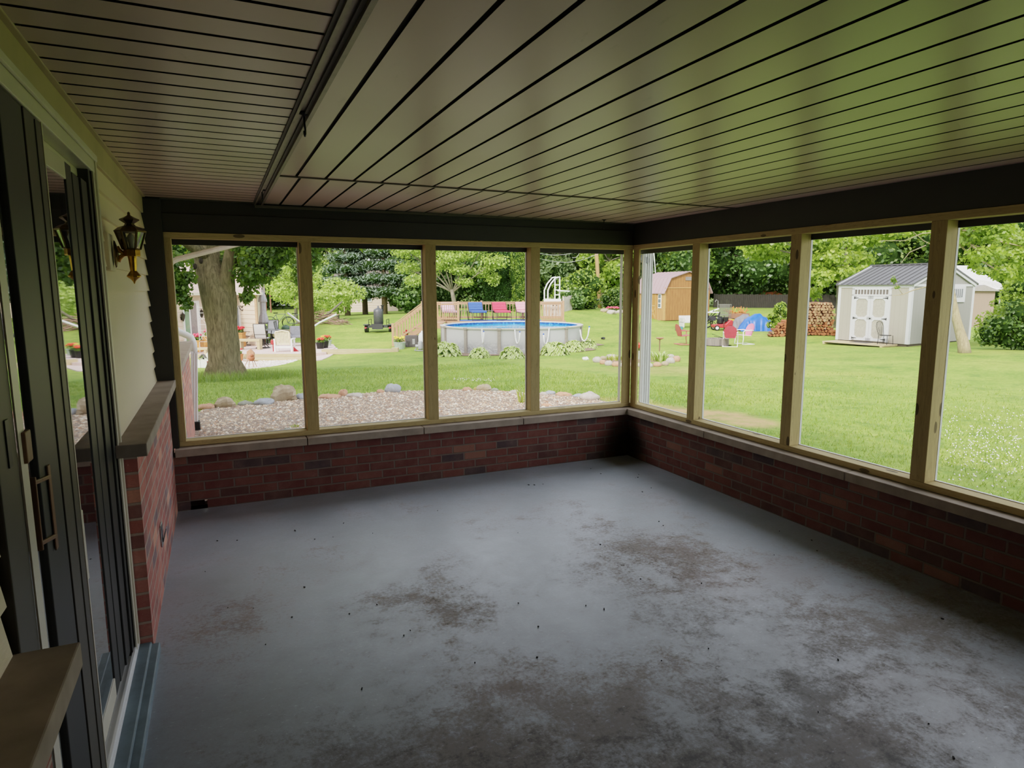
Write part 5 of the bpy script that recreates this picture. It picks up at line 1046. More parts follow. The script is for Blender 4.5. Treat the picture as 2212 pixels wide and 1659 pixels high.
for i in range(2): z = .5+.7*i; m.tube([(-.15, 0, z), (.15, 0, z+.4)], .006, 4); m.tube([(.15, 0, z), (-.15, 0, z+.4)], .006, 4)
part('frame', m, plain('pale_metal', '#c9c4c0', .5), o)
part('timber_bench', MB().box((-.35, -.16, .34), (.35, .16, .42)).box((-.3, -.14, 0), (-.2, .14, .34)).box((.2, -.14, 0), (.3, .14, .34)), M['pine_plain'], label='low timber bench under the left planter boxes', cat='bench', loc=LD(lat(426, 27.0), 27.0, PZ-.2), rz=RZ, bevel=.008)
# picket birdhouse group
g = hit(441, 795)
o = thing('picket_birdhouse', 'white picket-style birdhouse ornament left of the maple foot', 'ornament', g, RZ, None); k = float((g-CAM)@FH)/1412; m = MB()
def pk(px0, px1, pt, pbm): 
    a, b, z, z0 = (px0-441)*k, (px1-441)*k, (790-pt)*k, (790-pbm)*k; w = (b-a); m.prism([(a, 0, z0), (b, 0, z0), (b, 0, z-w*.5), ((a+b)/2, 0, z), (a, 0, z-w*.5)], (0, .04, 0))
pk(425, 433, 771, 790); pk(434, 447, 761, 790); pk(447, 455, 756, 775); part('pickets', m, M['white'], o)
m = MB(); 
m.bar(((433-441)*k, -.02, (790-768)*k), ((440.5-441)*k, -.02, (790-760)*k), .12, .03); m.bar(((448-441)*k, -.02, (790-768)*k), ((440.5-441)*k, -.02, (790-760)*k), .12, .03); part('little_roof', m, plain('dark_grey_trim', '#55504c', .7), o); m = MB(); m.cbox(((441-441)*k, -.01, (790-769)*k), (.05, .02, .06)); part('entrance', m, M['black'], o)
g2 = hit(452, 794); o = thing('toy_wagon', 'small red and black cart beside the white picket birdhouse', 'cart', g2, RZ); m = MB(); m.box((-.14, -.1, .12), (.14, .1, .22)); part('tray', m, M['red'], o); m = MB()
for x in (-.09, .09): m.lathe([(.07, -.02), (.07, .02)], (x, -.1, .07), 12)
part('wheel', m, M['black'], o)
# terracotta flower pot and rooster-like clay ornament before the step
flowerpot('clay_pot', 'terracotta pot with greens just right of the maple trunk', hit(515, 780), .2, .28, plain('terracotta', '#c18a6c', .8), FR, 321, nf=4)
g3 = hit(543, 795); k = float((g3-CAM)@FH)/1412; o = thing('clay_ornament', 'rusty clay garden figure with house-shaped back on a wire stand', 'ornament', g3, RZ); CL = plain('rust_clay', '#c08468', .8, 0, .2)
m = MB(); m.prism([(-10*k, 0, 18*k), (6*k, 0, 18*k), (7*k, 0, 33*k), (0, 0, 41*k), (-8*k, 0, 36*k)], (0, .1, 0)); part('back', m, CL, o); m = MB(); m.blob((3*k, -.08, 22*k), (7*k, .12, 6*k), 3, .1); m.blob((6*k, -.12, 28*k), (3.5*k, .08, 3.5*k), 4, .1); part('body', m, plain('rust_red_clay', '#a85a3e', .7), o, smooth=True)
m = MB()
for x in (-12, -4, 6, 12): m.tube([(x*.5*k, 0, 18*k), (x*k, -.05, 6*k), ((x+3)*k, -.1, 0)], .012, 5)
m.tube([(-16*k, -.05, 16*k), (16*k, -.05, 16*k)], .012, 5); part('stand', m, plain('rust_wire', '#9a6a50', .7), o)
# patio furniture
m = MB(); w = lat(556, 28.6)-lat(516, 28.6)
o = thing('timber_bench', 'long low timber bench right of the maple trunk', 'bench', LD(lat(535, 28.6), 28.6, PZ), RZ)
m.box((-.5, -.18, .36), (.48, .18, .46)); part('seat', m, M['pine_plain'], o, bevel=.008)
for x in (-.46, .36): part('leg', MB().box((x, -.16, 0), (x+.12, .16, .36)), M['pine_plain'], o, bevel=.008)
SL = plain('grey_sling', '#b4b2b2', .8, 0, .06, 40); SLW = plain('light_sling', '#d2d2d8', .8, 0, .06, 40)
def sling(px, d, rz, lab, mat, group='sling patio chairs'):
    o = thing('patio_chair', lab, 'chair', LD(lat(px, d), d, PZ), RZ+rz, group)   # faces local -y
    m = MB()
    prof = [(-.28, .44), (-.24, .47), (0, .43), (.17, .42), (.22, .5), (.3, .8), (.34, 1.05), (.33, 1.1)]
    vs = []; 
    for y, z in prof: vs += [(-.25, y, z), (.25, y, z)]
    fs = [(2*i, 2*i+1, 2*i+3, 2*i+2) for i in range(len(prof)-1)]; m.add(vs, fs); part('sling', m, mat, o, smooth=True)
    m = MB()
    for x in (-.26, .26):
        m.tube([(x, y, z) for y, z in prof], .016, 6); m.tube([(x, .25, .62), (x*1.1, .1, .66), (x*1.1, -.2, .64), (x*1.1, -.24, .45)], .015, 6)
    for z in (.62, 1.09): m.tube([(-.26, .25 if z < 1 else .33, z), (.26, .25 if z < 1 else .33, z)], .014, 6)
    part('frame', m, M['bronze'], o); m = MB()
    for k in range(4): a = k*PI/2+.78; m.tube([(0, 0, .3), (.18*math.cos(a), .18*math.sin(a), .12), (.3*math.cos(a), .3*math.sin(a), .0)], .02, 6)
    m.tube([(0, 0, .1), (0, 0, .42)], .03, 8); m.lathe([(.3, 0), (.32, .015), (.3, .03)], n=18); part('swivel_base', m, M['bronze'], o); return o
sling(563, 29.3, PI, 'grey sling swivel chair seen from behind at the patio table', SL); sling(535, 31.0, -1.25, 'light sling chair turned sideways by the covered grill', SLW); sling(584, 32.6, .1, 'light sling chair behind the patio table under the parasol', SLW); sling(608, 31.4, 1.7, 'dark edged sling chair seen edge-on right of the patio table', plain('dark_sling', '#6d6c70', .8))
o = thing('patio_table', 'dark round patio table under the closed parasol', 'table', LD(lat(574, 31.2), 31.2, PZ), RZ); m = MB(); m.lathe([(.6, .69), (.62, .7), (.6, .72)], n=24); part('table_top', m, plain('table_grey', '#55565a', .3), o); m = MB()
for k in range(4): a = k*PI/2+.4; m.tube([(.2*math.cos(a), .2*math.sin(a), .69), (.15*math.cos(a), .15*math.sin(a), .3), (.42*math.cos(a), .42*math.sin(a), 0)], .02, 6)
part('leg', m, M['bronze'], o)
o = thing('patio_parasol', 'closed grey parasol standing in the patio table', 'parasol', LD(lat(568, 31.2), 31.2, PZ), RZ); m = MB(); m.tube([(0, 0, 0), (0, 0, 2.5)], .025, 8); part('pole', m, plain('brown_pole', '#6a4436', .5), o)
m = MB(); prof = [(.05, 1.15), (.17, .98), (.2, 1.1), (.18, 1.3), (.13, 1.5), (.12, 1.8), (.13, 1.95), (.11, 2.0), (.19, 2.02), (.17, 2.15), (.1, 2.4), (.03, 2.56), (.01, 2.6)]
vs = []; fs = []; n = 24
for r, z in prof:
    for j in range(n): a = 2*PI*j/n; rr = r*(1+.16*(1 if j % 3 == 0 else -.35)); vs.append((rr*math.cos(a), rr*math.sin(a), z))
for i in range(len(prof)-1):
    for j in range(n): a = i*n+j; b = i*n+(j+1) % n; fs.append((a, b, b+n, a+n))
m.add(vs, fs); part('folded_canopy', m, plain('grey_canvas', '#a3a0a4', .9, 0, .12, 14), o, smooth=True); part('finial', MB().lathe([(.015, 2.58), (.02, 2.66), (.004, 2.7)], n=8), M['bronze'], o)
o = thing('covered_grill', 'barbecue under a black cover against the gable wall', 'grill', LD(lat(548, 31.6), 31.6, PZ), RZ); m = MB(); m.prism([(-.5, -.25, 0), (.5, -.25, 0), (.5, -.25, .8), (.3, -.25, 1.05), (-.2, -.25, 1.12), (-.45, -.25, .95)], (0, .5, 0)); part('cover', m, plain('black_vinyl_cover', '#3a3a40', .35, 0, .2, 5, .3), o, bevel=.06); m = MB(); m.box((-.42, -.22, 0), (-.32, .22, .06)); m.box((.32, -.22, 0), (.42, .22, .06)); part('caster', m, M['black'], o)
# cream slatted garden chair in front
o = thing('adirondack_chair', 'cream plastic slatted armchair at the front edge of the patio', 'chair', LD(lat(609, 27.5), 27.5, PZ), RZ+.1); CR = plain('cream_plastic', '#e6d7b8', .45, 0, .06); m = MB()
for i in range(9): x = -.24+.06*i; m.prism([(x-.022, -.12, .32), (x+.022, -.12, .32), (x+.022, -.22, .84), (x-.022, -.22, .84)], (0, .02, .0))
part('back_slats', m, CR, o); m = MB(); m.tube([(-.29, -.1, .3), (-.29, -.2, .78), (-.26, -.23, .86), (0, -.235, .9), (.26, -.23, .86), (.29, -.2, .78), (.29, -.1, .3)], .03, 8); part('back_frame', m, CR, o, smooth=True)
m = MB(); m.box((-.28, -.12, .3), (.28, .4, .34)); part('seat', m, CR, o, bevel=.01)
for x in (-.34, .34):
    part('arm', MB().box((x-.06, -.15, .52), (x+.06, .42, .555)), M['white'], o, bevel=.01); part('leg', MB().box((x-.035, -.18, 0), (x+.035, -.1, .52)), M['white'], o, bevel=.008); part('leg', MB().box((x-.035, .32, 0), (x+.035, .4, .52)), M['white'], o, bevel=.008)
part('cross_bar', MB().box((-.32, -.16, .16), (.32, -.12, .26)), M['white'], o)
m = MB(); m.prism([(-.02, 0, .0), (.2, 0, .0), (-.02, 0, .2)], (0, .05, 0)); part('red_toy', m, M['red'], label='red wedge toy lying right of the cream armchair', cat='toy', loc=LD(lat(630, 27.6), 27.6, PZ), rz=RZ)
o = thing('red_pail', 'small red can left of the cream armchair', 'can', LD(lat(585, 27.6), 27.6, PZ), RZ); part('can', MB().lathe([(.07, .3), (.09, .32), (.09, .46), (.05, .5)], n=10), M['red'], o); m = MB(); m.tube([(.05, 0, .42), (.25, 0, .44)], .015, 5); m.tube([(0, 0, 0), (0, 0, .3)], .02, 6); part('spout_stand', m, M['red'], o)
# glider
o = thing('glider_bench', 'grey cushioned metal glider behind the second pine post', 'bench', LD(lat(648, 30.5), 30.5, PZ), RZ+.3); m = MB(); m.box((-.5, -.25, .38), (.5, .25, .48)); m.cbox((0, .3, .65), (1.0, .1, .5), 0, -.2); part('cushion', m, plain('slate_cushion', '#6b6d75', .9), o, bevel=.03); m = MB()
for x in (-.5, .5): m.tube([(x, -.3, 0), (x, -.3, .55), (x, .25, .6)], .018, 6); m.tube([(x, .3, 0), (x, .3, .9)], .018, 6); m.tube([(x, -.35, .05), (x, .35, .05)], .018, 6)
m.tube([(-.5, -.32, .05), (.5, -.32, .05)], .015, 6); m.tube([(-.5, -.32, .18), (.5, -.32, .18)], .012, 6); part('frame', m, plain('tan_metal', '#6d6052', .5), o)
# white poles of a hammock frame
o = thing('hammock_frame', 'white pole hammock stand spreading behind the second pine post', 'hammock stand', LD(0, 0), RZ); m = MB(); w3 = lambda px, py, d: (float((G(px, py, d)-CAM)@RH), d, float(G(px, py, d)[2]))
m.tube([w3(621, 676, 35), w3(655, 701, 35), w3(672, 712, 35)], .05, 8); m.tube([w3(727, 679, 35.5), w3(690, 697, 35.5), w3(668, 712, 35)], .05, 8); part('pole', m, M['white'], o, smooth=True); m = MB(); b0 = PZ+.0; m.bar((lat(640, 35), 35, b0+.04), (lat(700, 35), 35, b0+.04), .08); m.bar(w3(672, 712, 35), (lat(672, 35), 35, b0), .08); part('base', m, M['bronze'], o)
# bicycles
def bicycle(px, d, rz, lab, sc=1.):
    o = thing('bicycle', lab, 'bicycle', at_(px, d), RZ+rz); m = MB()
    def wheel(x): 
        mm = MB(); n = 24; mm.tube([(x+.33*math.cos(2*PI*i/n), 0, .34+.33*math.sin(2*PI*i/n)) for i in range(n+1)], .02, 5, False)
        for i in range(8): a = PI*i/8; mm.tube([(x+.32*math.cos(a), 0, .34+.32*math.sin(a)), (x-.32*math.cos(a), 0, .34-.32*math.sin(a))], .003, 3)
        part('wheel', mm, M['black'], o)
    wheel(-.5); wheel(.5); a, b, c, d_ = (-.5, 0, .34), (-.05, 0, .3), (-.15, 0, .8), (.38, 0, .82)
    for p, q in ((a, b), (a, c), (b, c), (b, d_), (c, d_), (d_, (.5, 0, .34))): m.tube([p, q], .018, 6)
    part('frame', m, plain('grey_bike', '#6f757a', .4), o); m = MB(); m.cbox((-.17, 0, .88), (.24, .1, .05)); part('saddle', m, M['black'], o); m = MB(); m.tube([(.38, 0, .82), (.36, 0, 1.0), (.4, -.25, 1.03)], .014, 5); m.tube([(.36, 0, 1.0), (.4, .25, 1.03)], .014, 5); part('handlebar', m, M['black'], o)
bicycle(643, 38, .2, 'bicycle parked behind the patio near the hammock stand'); bicycle(603, 38.5, .1, 'bicycle leaning left of the one near the hammock stand')
def squat(px, d, r, lab): o = thing('garden_pot', lab, 'pot', at_(px, d), RZ); part('body', MB().lathe([(r*.6, 0), (r, r*.5), (r, r*1.1), (r*.7, r*1.5), (r*.3, r*1.6)], n=14), plain('dark_green_pot', '#35503c', .5), o, smooth=True); part('rim', MB().lathe([(r*.3, r*1.6), (r*.42, r*1.65), (r*.3, r*1.7)], n=12), plain('dark_green_rim', '#2c4030', .5), o)
squat(617, 36.5, .24, 'round dark green pot at the patio back edge beside the bicycles'); 
o = thing('low_bench', 'long low tan timber seat along the back of the patio', 'bench', LD(lat(630, 34.5), 34.5, PZ), RZ); part('seat', MB().box((-1.2, -.15, .36), (.9, .15, .5)), M['pine_plain'], o); part('leg', MB().box((-1.1, -.12, 0), (-.95, .12, .36)), M['pine_plain'], o); part('leg', MB().box((.7, -.12, 0), (.85, .12, .36)), M['pine_plain'], o)
flowerpot('flower_tub', 'galvanised tub with red flowers at the patio right edge, farther one', LD(lat(703, 30.4), 30.4, PZ), .22, .26, GT, plain('orange_red_petals', '#e2452c', .7, 0, .2, 30), 331)
flowerpot('flower_tub', 'black pot with red flowers beside the second pine post', LD(lat(688, 28.9), 28.9, PZ), .19, .28, M['black'], plain('orange_red_petals', '#e2452c', .7), 332)
flowerpot('flower_tub', 'black pot of greens between the two red flowered tubs', LD(lat(697, 29.3), 29.3, PZ), .2, .3, M['black'], FY, 333, nf=3)
# brush pile with fallen limb
p = base(688, 40); o = thing('brush_pile', 'heap of cut brush with a leaning branch beyond the patio', 'brush', p, RZ); m = MB(); rg = random.Random(5)
for i in range(150): a = rg.uniform(-1.4, 1.4); z = rg.uniform(0, .8)*(1-abs(a)/1.7); l = rg.uniform(.3, .8); t0 = rg.uniform(-.5, .5); m.tube([(a, rg.uniform(-.4, .4), z), (a+l*math.cos(t0), rg.uniform(-.4, .4), z+l*math.sin(t0)*.6)], rg.uniform(.01, .025), 4)
part('twigs', m, plain('dry_twigs', '#9a7a68', .9, 0, .3, 8), o); m = MB(); m.tube([(.1, 0, .2), (.8, 0, .75), (1.5, 0, 1.35)], [.1, .08, .04], 8); part('limb', m, BK2, o, smooth=True)
V, F, T = leaf_cloud([(-.6, 0, 1.2, 1.0, .5, .4), (.2, .2, 1.6, .9, .5, .4), (-.4, .3, .8, .8, .4, .3), (1.4, .2, 1.7, .7, .4, .3)], 1500, .09, 9, shell=.1); link('wilted_leaves', fastmesh('wilted_leaves', V, F, LL, T), o)
# smoker on trailer
o = thing('smoker_trailer', 'black upright barrel smoker on a small two-wheeled trailer', 'smoker', at_(818, 37), RZ); k = 37/1412; m = MB(); m.lathe([(.5*k*38/2, .5), (.27, .52), (.27, 1.2), (.24, 1.32), (.1, 1.38), (.05, 1.4), (.05, 1.5), (.02, 1.52)], (0, 0, 0), 20); part('drum', m, plain('smoker_iron', '#4b4c50', .45, .4, .2), o, smooth=True)
part('chimney', MB().lathe([(.06, 1.2), (.06, 1.5), (.1, 1.5), (.1, 1.55)], (.22, .1, 0), 10), M['black'], o); m = MB(); m.box((-.55, -.3, .3), (.55, .5, .42)); m.box((-.3, -.4, .22), (.3, -.3, .52)); part('bed', m, plain('charcoal_steel', '#303134', .5, .3), o); m = MB()
for x in (-.5, .5):
    for y in (-.28, .45): m.bar((x, y, .4), (x, y, .75), .03)
    m.bar((x, -.28, .75), (x, .45, .75), .03); m.bar((x, -.28, .58), (x, .45, .58), .02)
part('side_rail', m, M['black'], o)
for x in (-.68, .68): q = MB(); q.tube([(x-.09, 0, .22), (x+.09, 0, .22)], .22, 16); w_ = part('wheel', q, M['black'], o); q = MB(); q.box((x-.14, -.28, .42), (x+.14, .28, .48)); part('fender', q, plain('charcoal_steel', '#303134', .5), o, bevel=.02); q = MB(); q.box((x-.05, -.32, .26), (x+.05, -.28, .34)); part('tail_lamp', q, M['red'], o)
# road, far houses
struct('road', MB().prism([(lat(380, 72), 72, hz(*LD(lat(550, 72), 72)[:2])+.1), (lat(760, 78), 78, hz(*LD(lat(700, 78), 78)[:2])+.1), (lat(760, 84), 84, hz(*LD(lat(700, 84), 84)[:2])+.1), (lat(380, 79), 79, hz(*LD(lat(550, 79), 79)[:2])+.1)], (0, 0, .05)), plain('pale_road', '#d3cdc8', .9), label='pale lane crossing beyond the lawn'); bpy.data.objects['road'].location = tuple(LD(0, 0)); bpy.data.objects['road'].rotation_euler = (0, 0, RZ)
for i, (px, d, hh) in enumerate(((587, 62, 1.9), (577, 66, 1.6))): part('fence_post', MB().lathe([(.07, -.3), (.07, hh), (.05, hh+.03)], n=8), plain('brown_post', '#7b4c3c', .8), label=['brown wooden post on the far lawn before the lane', 'shorter dark post left of the brown one before the lane'][i], cat='post', loc=at_(px, d))
def farhouse(name, lab, px0, px1, d, wallc, roofc, zw, zr, wins=(), dd=7, base_z=None):
    a, b = lat(px0, d), lat(px1, d); zb = hz(*LD((a+b)/2, d)[:2]) if base_z is None else base_z; o = thing(name, lab, 'house', LD((a+b)/2, d, zb), RZ); w = (b-a)/2; m = wall2((-w, 0), (w, 0), -.3, zw, .22); m.add([(-w, 0, -.3), (-w, dd, -.3), (-w, dd, zw), (-w, 0, zw), (w, 0, -.3), (w, dd, -.3), (w, dd, zw), (w, 0, zw)], [(0, 1, 2, 3), (4, 5, 6, 7)]); part('wall', m, wallc, o)
    m = MB(); m.add([(-w-.4, -.5, zw-.1), (w+.4, -.5, zw-.1), (w+.4, dd/2, zr), (-w-.4, dd/2, zr), (w+.4, dd+.5, zw-.1), (-w-.4, dd+.5, zw-.1)], [(0, 1, 2, 3), (2, 4, 5, 3)]); part('roof', m, roofc, o); m = MB(); m.bar((-w-.4, -.5, zw-.1), (w+.4, -.5, zw-.1), .15, .15); part('gutter', m, M['white'], o)
    for (f, z0, z1, ww) in wins: x = -w+2*w*f; fr = part('window', MB().box((x-ww/2, -.08, z0), (x+ww/2, -.03, z1)), M['white'], o); part('pane', MB().box((x-ww/2+.08, -.1, z0+.08), (x+ww/2-.08, -.08, z1-.08)), plain('far_glass', '#59656b', .2), fr)
    return o
farhouse('far_house', 'long beige sided house behind the pines', 722, 862, 60, siding_mat('beige_siding_far', '#c7b2a0'), shingle_mat('brown_grey_shingle', '#5f564e', '#6d635a'), 2.3, 4.2, ((.5, .9, 2.0, 1.0), (.12, .9, 2., .9)))
farhouse('far_house', 'white house half hidden by trees beyond the lane', 560, 700, 92, siding_mat('white_siding_far', '#d5d2cf'), shingle_mat('grey_shingle', '#8a8683', '#9a9692'), 2.6, 4.8, ((.3, .8, 2, 1.4), (.7, .8, 2, 1.4)))
# ------------------------------------------------------------------ sheds, fire pit, firewood on the right
def frame_(o_px, o_d, dx, dy):         # place a local frame: origin under px at depth d, local x along (lat,depth) direction
    p = base(o_px, o_d); dirw = RH*dx+FH*dy; return p, math.atan2(dirw[1], dirw[0])
# --- white garden shed
A = np.array([lat(1967, 25.5), 25.5]); u = np.array([-.485, .874]); v = np.array([.874, .485])   # u along the door front to the left, v along the gable
SL_, SW_ = 3.05, 4.5; zb = base(1967, 25.5)[2]-.02; EH = 2.42; RHh = .82
ORG = LD(A[0], A[1], zb); dirw = RH*v[0]+FH*v[1]; srz = math.atan2(dirw[1], dirw[0])      # local x = along gable, local y = along front, away
SG = plain('shed_greige_panel', '#c9c4b6', .7, 0, .05, 3); SW = plain('shed_white_trim', '#c4c6ca', .5, 0, .03)
o = thing('garden_shed', 'greige garden shed with white trim, double doors and dark metal roof', 'shed', ORG, srz)
def panelmat(name, c, per=.2, axis=1):
    t = NT(name); sp = t.n('ShaderNodeSeparateXYZ'); t.l(t.co(), sp.inputs[0]); f = t.mth('FRACT', t.mth('DIVIDE', sp.outputs[axis], per)); g = t.mth('LESS_THAN', f, .06)
    n1 = t.noise(t.co(scale=(8, 8, 1)), 3, 4); t.set(color=t.mix(t.mth('MULTIPLY', g, .35), t.mix(n1, srgb(c), tuple(x*.93 for x in srgb(c)[:3])+(1,)), srgb('#6d6a62')), rough=.75); return t.m
part('front_wall', MB().box((0, 0, .12), (.06, SL_, EH)), panelmat('greige_panel_front', '#9b968a', .2, 1), o)
m = MB(); m.prism([(0, 0, .12), (SW_, 0, .12), (SW_, 0, EH), (SW_/2, 0, EH+RHh-.03), (0, 0, EH)], (0, .06, 0)); part('gable_wall', m, panelmat('greige_panel_shaded_gable', '#8a8984', .2, 0), o)  # gable panel darkened, its shaded side put into the colour
m = MB(); m.prism([(0, SL_-.06, .12), (SW_, SL_-.06, .12), (SW_, SL_-.06, EH), (SW_/2, SL_-.06, EH+RHh-.03), (0, SL_-.06, EH)], (0, .06, 0)); m.box((SW_-.06, 0, .12), (SW_, SL_, EH)); part('rear_wall', m, SG, o)
m = MB(); m.box((.05, .05, 0), (SW_-.05, SL_-.05, .13)); part('skid', m, plain('skid_dark', '#4d443a', .9), o)
m = MB(); 
for (x, y) in ((-.02, -.02), (-.02, SL_-.1), (SW_-.12, -.02)): m.box((x, y, .12), (x+.14, y+.12, EH))
m.box((-.03, -.02, EH-.1), (-.0, SL_, EH+.02)); m.box((0, -.03, EH-.06), (SW_, 0, EH+.03))
for s in (0, 1): x0_ = 0 if s == 0 else SW_; m.bar((x0_, -.05, EH+.0), (SW_/2, -.05, EH+RHh-.02), .05, .14, (0, 0, 1)); m.bar((x0_, SL_+.02, EH+.0), (SW_/2, SL_+.02, EH+RHh-.02), .05, .14)
part('trim_board', m, SW, o)
m = MB(); th = .03
for s in (0, 1):
    e = -.12 if s == 0 else SW_+.12; ez = EH-.0
    m.prism([(e, -.1, ez), (SW_/2, -.1, EH+RHh), (SW_/2, -.1, EH+RHh+th), (e, -.1, ez+th)], (0, SL_+.2, 0))
    for k in range(14): y = -.08+(SL_+.16)*k/13; m.bar((e, y, ez+th+.012), (SW_/2, y, EH+RHh+th+.012), .04, .03)
m.bar((SW_/2, -.1, EH+RHh+th+.02), (SW_/2, SL_+.1, EH+RHh+th+.02), .2, .05); part('roof', m, plain('dark_grey_metal_roof', '#48484a', .5, .1, .08, 3), o)
def shed_door(y0, y1, nm):
    d = part('door', MB().box((-.03, y0, .16), (0, y1, 1.98)), plain('greige_door', '#9f9a8e', .7), o); m = MB(); w = .11
    m.box((-.055, y0, .16), (-.03, y0+w, 1.98)); m.box((-.055, y1-w, .16), (-.03, y1, 1.98))
    for z in (.16, 1.02, 1.87): m.box((-.055, y0, z), (-.03, y1, z+w))
    for (z0, z1) in ((.27, 1.02), (1.13, 1.87)):
        for yy, sy_ in ((y0+w, 1), (y1-w, -1)):
            for zz, sz_ in ((z0, 1), (z1, -1)): m.prism([(-.055, yy, zz), (-.055, yy+.1*sy_, zz), (-.055, yy, zz+.1*sz_)], (.025, 0, 0))
    part('door_rail', m, SW, d); m = MB(); yh = y0+.02 if nm else y1-.02
    for z in (.25, 1.07, 1.9): s_ = 1 if nm else -1; m.prism([(-.062, yh, z-.02), (-.062, yh+.2*s_, z-.008), (-.062, yh+.2*s_, z+.008), (-.062, yh, z+.02)], (.008, 0, 0)); m.box((-.062, yh-.012, z-.05), (-.055, yh+.012, z+.05))
    part('strap_hinge', m, M['black'], d); return d
y0 = SL_*.285; y1 = SL_*.76
shed_door(y0, (y0+y1)/2-.005, True); d = shed_door((y0+y1)/2+.005, y1, False); part('door_latch', MB().box((-.075, (y0+y1)/2-.05, 1.05), (-.055, (y0+y1)/2-.0, 1.1)), M['black'], d)
m = MB(); m.box((-.05, y0-.1, .14), (-.0, y0, 2.3)); m.box((-.05, y1, .14), (0, y1+.1, 2.3)); m.box((-.05, y0-.1, 1.99), (0, y1+.1, 2.05)); m.box((-.05, y0-.1, 2.24), (0, y1+.1, 2.32)); part('door_casing', m, SW, o)
w_ = part('transom_window', MB().box((-.03, y0, 2.05), (0, y1, 2.24)), plain('transom_glass', '#59524d', .2), o); m = MB()
for k in range(12): y = y0+(y1-y0)*k/11; m.box((-.05, y-.018, 2.05), (-.03, y+.018, 2.24))
part('muntin', m, SW, w_)
x0_, x1_ = 2.55, 3.75
m = MB(); m.box((x0_, -.05, 1.72), (x1_, 0, 2.36)); w_ = part('gable_window', m, SW, o); part('pane', MB().box((x0_+.12, -.06, 1.92), (x1_-.22, -.05, 2.26)), plain('gable_glass', '#555a5e', .2), w_); m = MB()
for k in range(1, 6): x = x0_+.12+(x1_-x0_-.34)*k/6; m.box((x-.015, -.07, 1.92), (x+.015, -.06, 2.26))
part('muntin', m, SW, w_)
sh = o
def SP_(x, y, z=0.): c, s = math.cos(srz), math.sin(srz); return np.array([ORG[0]+c*x-s*y, ORG[1]+s*x+c*y, zb+z])
g = SP_(-.5, 1.75); gz0 = hz(g[0], g[1])
m = MB()
for k in range(9): m.box((-.95+.105*k, -1.35, .08), (-.86+.105*k, 1.3, .12))
m.box((-.95, -1.3, 0), (0, -1.2, .08)); m.box((-.95, 1.2, 0), (0, 1.28, .08)); part('shed_stoop', m, M['pine_plain'], label='low wooden platform in front of the white shed doors', cat='platform', loc=(SP_(-.03, 1.7)[0], SP_(-.03, 1.7)[1], min(gz0, zb)), rz=srz)
part('door_mat', MB().box((-.55, -.4, 0), (-.1, .35, .012)), plain('dark_mat', '#4b4743', .95), label='dark mat on the platform at the white shed doors', cat='mat', loc=(SP_(-.03, 1.7)[0], SP_(-.03, 1.7)[1], min(gz0, zb)+.12), rz=srz)
# metal bistro chair
g = SP_(-.45, .62); g[2] = hz(g[0], g[1]); o = thing('bistro_chair', 'thin black wire bistro chair beside the white shed door', 'chair', g, RZ+.5); m = MB()
for x, y in ((-.18, -.18), (.18, -.18), (-.17, .17), (.17, .17)): m.tube([(x*1.15, y*1.15, 0), (x, y, .45)], .011, 6)
part('leg', m, M['black'], o); m = MB(); m.lathe([(.2, .44), (.215, .45), (.2, .465)], n=18); part('seat', m, M['black'], o); m = MB(); pts = [(-.17, .18, .45), (-.2, .23, .65), (-.23, .26, .8), (-.17, .29, .95), (0, .3, 1.0), (.17, .29, .95), (.23, .26, .8), (.2, .23, .65), (.17, .18, .45)]; m.tube(pts, .011, 6)
for k in range(5): x = -.12+.06*k; m.tube([(x*.7, .2, .45), (x*1.3, .26, .8), (x, .29, .97)], .007, 5)
part('back_hoop', m, M['black'], o)
# brown shed and pale canopy roof behind
p = base(2122, 36); o = thing('brown_shed', 'brown-grey board shed half hidden behind the white shed', 'shed', p, RZ-.1); m = MB(); m.box((-.9, 0, 0), (.5, 2.4, 2.0)); part('wall', m, panelmat('brown_boards', '#8d7869', .15, 0), o); m = MB(); m.prism([(-1.1, -.2, 1.98), (.7, -.2, 1.95), (-.2, -.2, 2.3)], (0, 2.8, 0)); part('roof', m, plain('brown_shed_roof', '#8a8580', .7), o)
p = base(2100, 40); o = thing('canopy_shelter', 'pale grey peaked canopy roof behind the white shed', 'canopy', p, RZ-.2); m = MB(); z0_ = G(2140, 622, 40)[2]-p[2]; z1_ = G(2080, 572, 40)[2]-p[2]; m.add([(-4, 0, z0_), (1.5, 0, z0_-.1), (1.35, 0, z0_+.25), (.3, 1.7, z1_), (-4, 1.7, z1_+.1), (1.5, 3.4, z0_), (-4, 3.4, z0_)], [(0, 1, 2, 3, 4), (4, 3, 5, 6)]); part('roof', m, plain('pale_canopy', '#d6d7da', .5), o); m = MB()
for x, y in ((1.4, .1), (1.4, 3.4), (-3.9, .1), (-3.9, 3.4)): m.tube([(x, y, -.1), (x, y, z0_)], .04, 6)
part('pole', m, M['gray'], o)
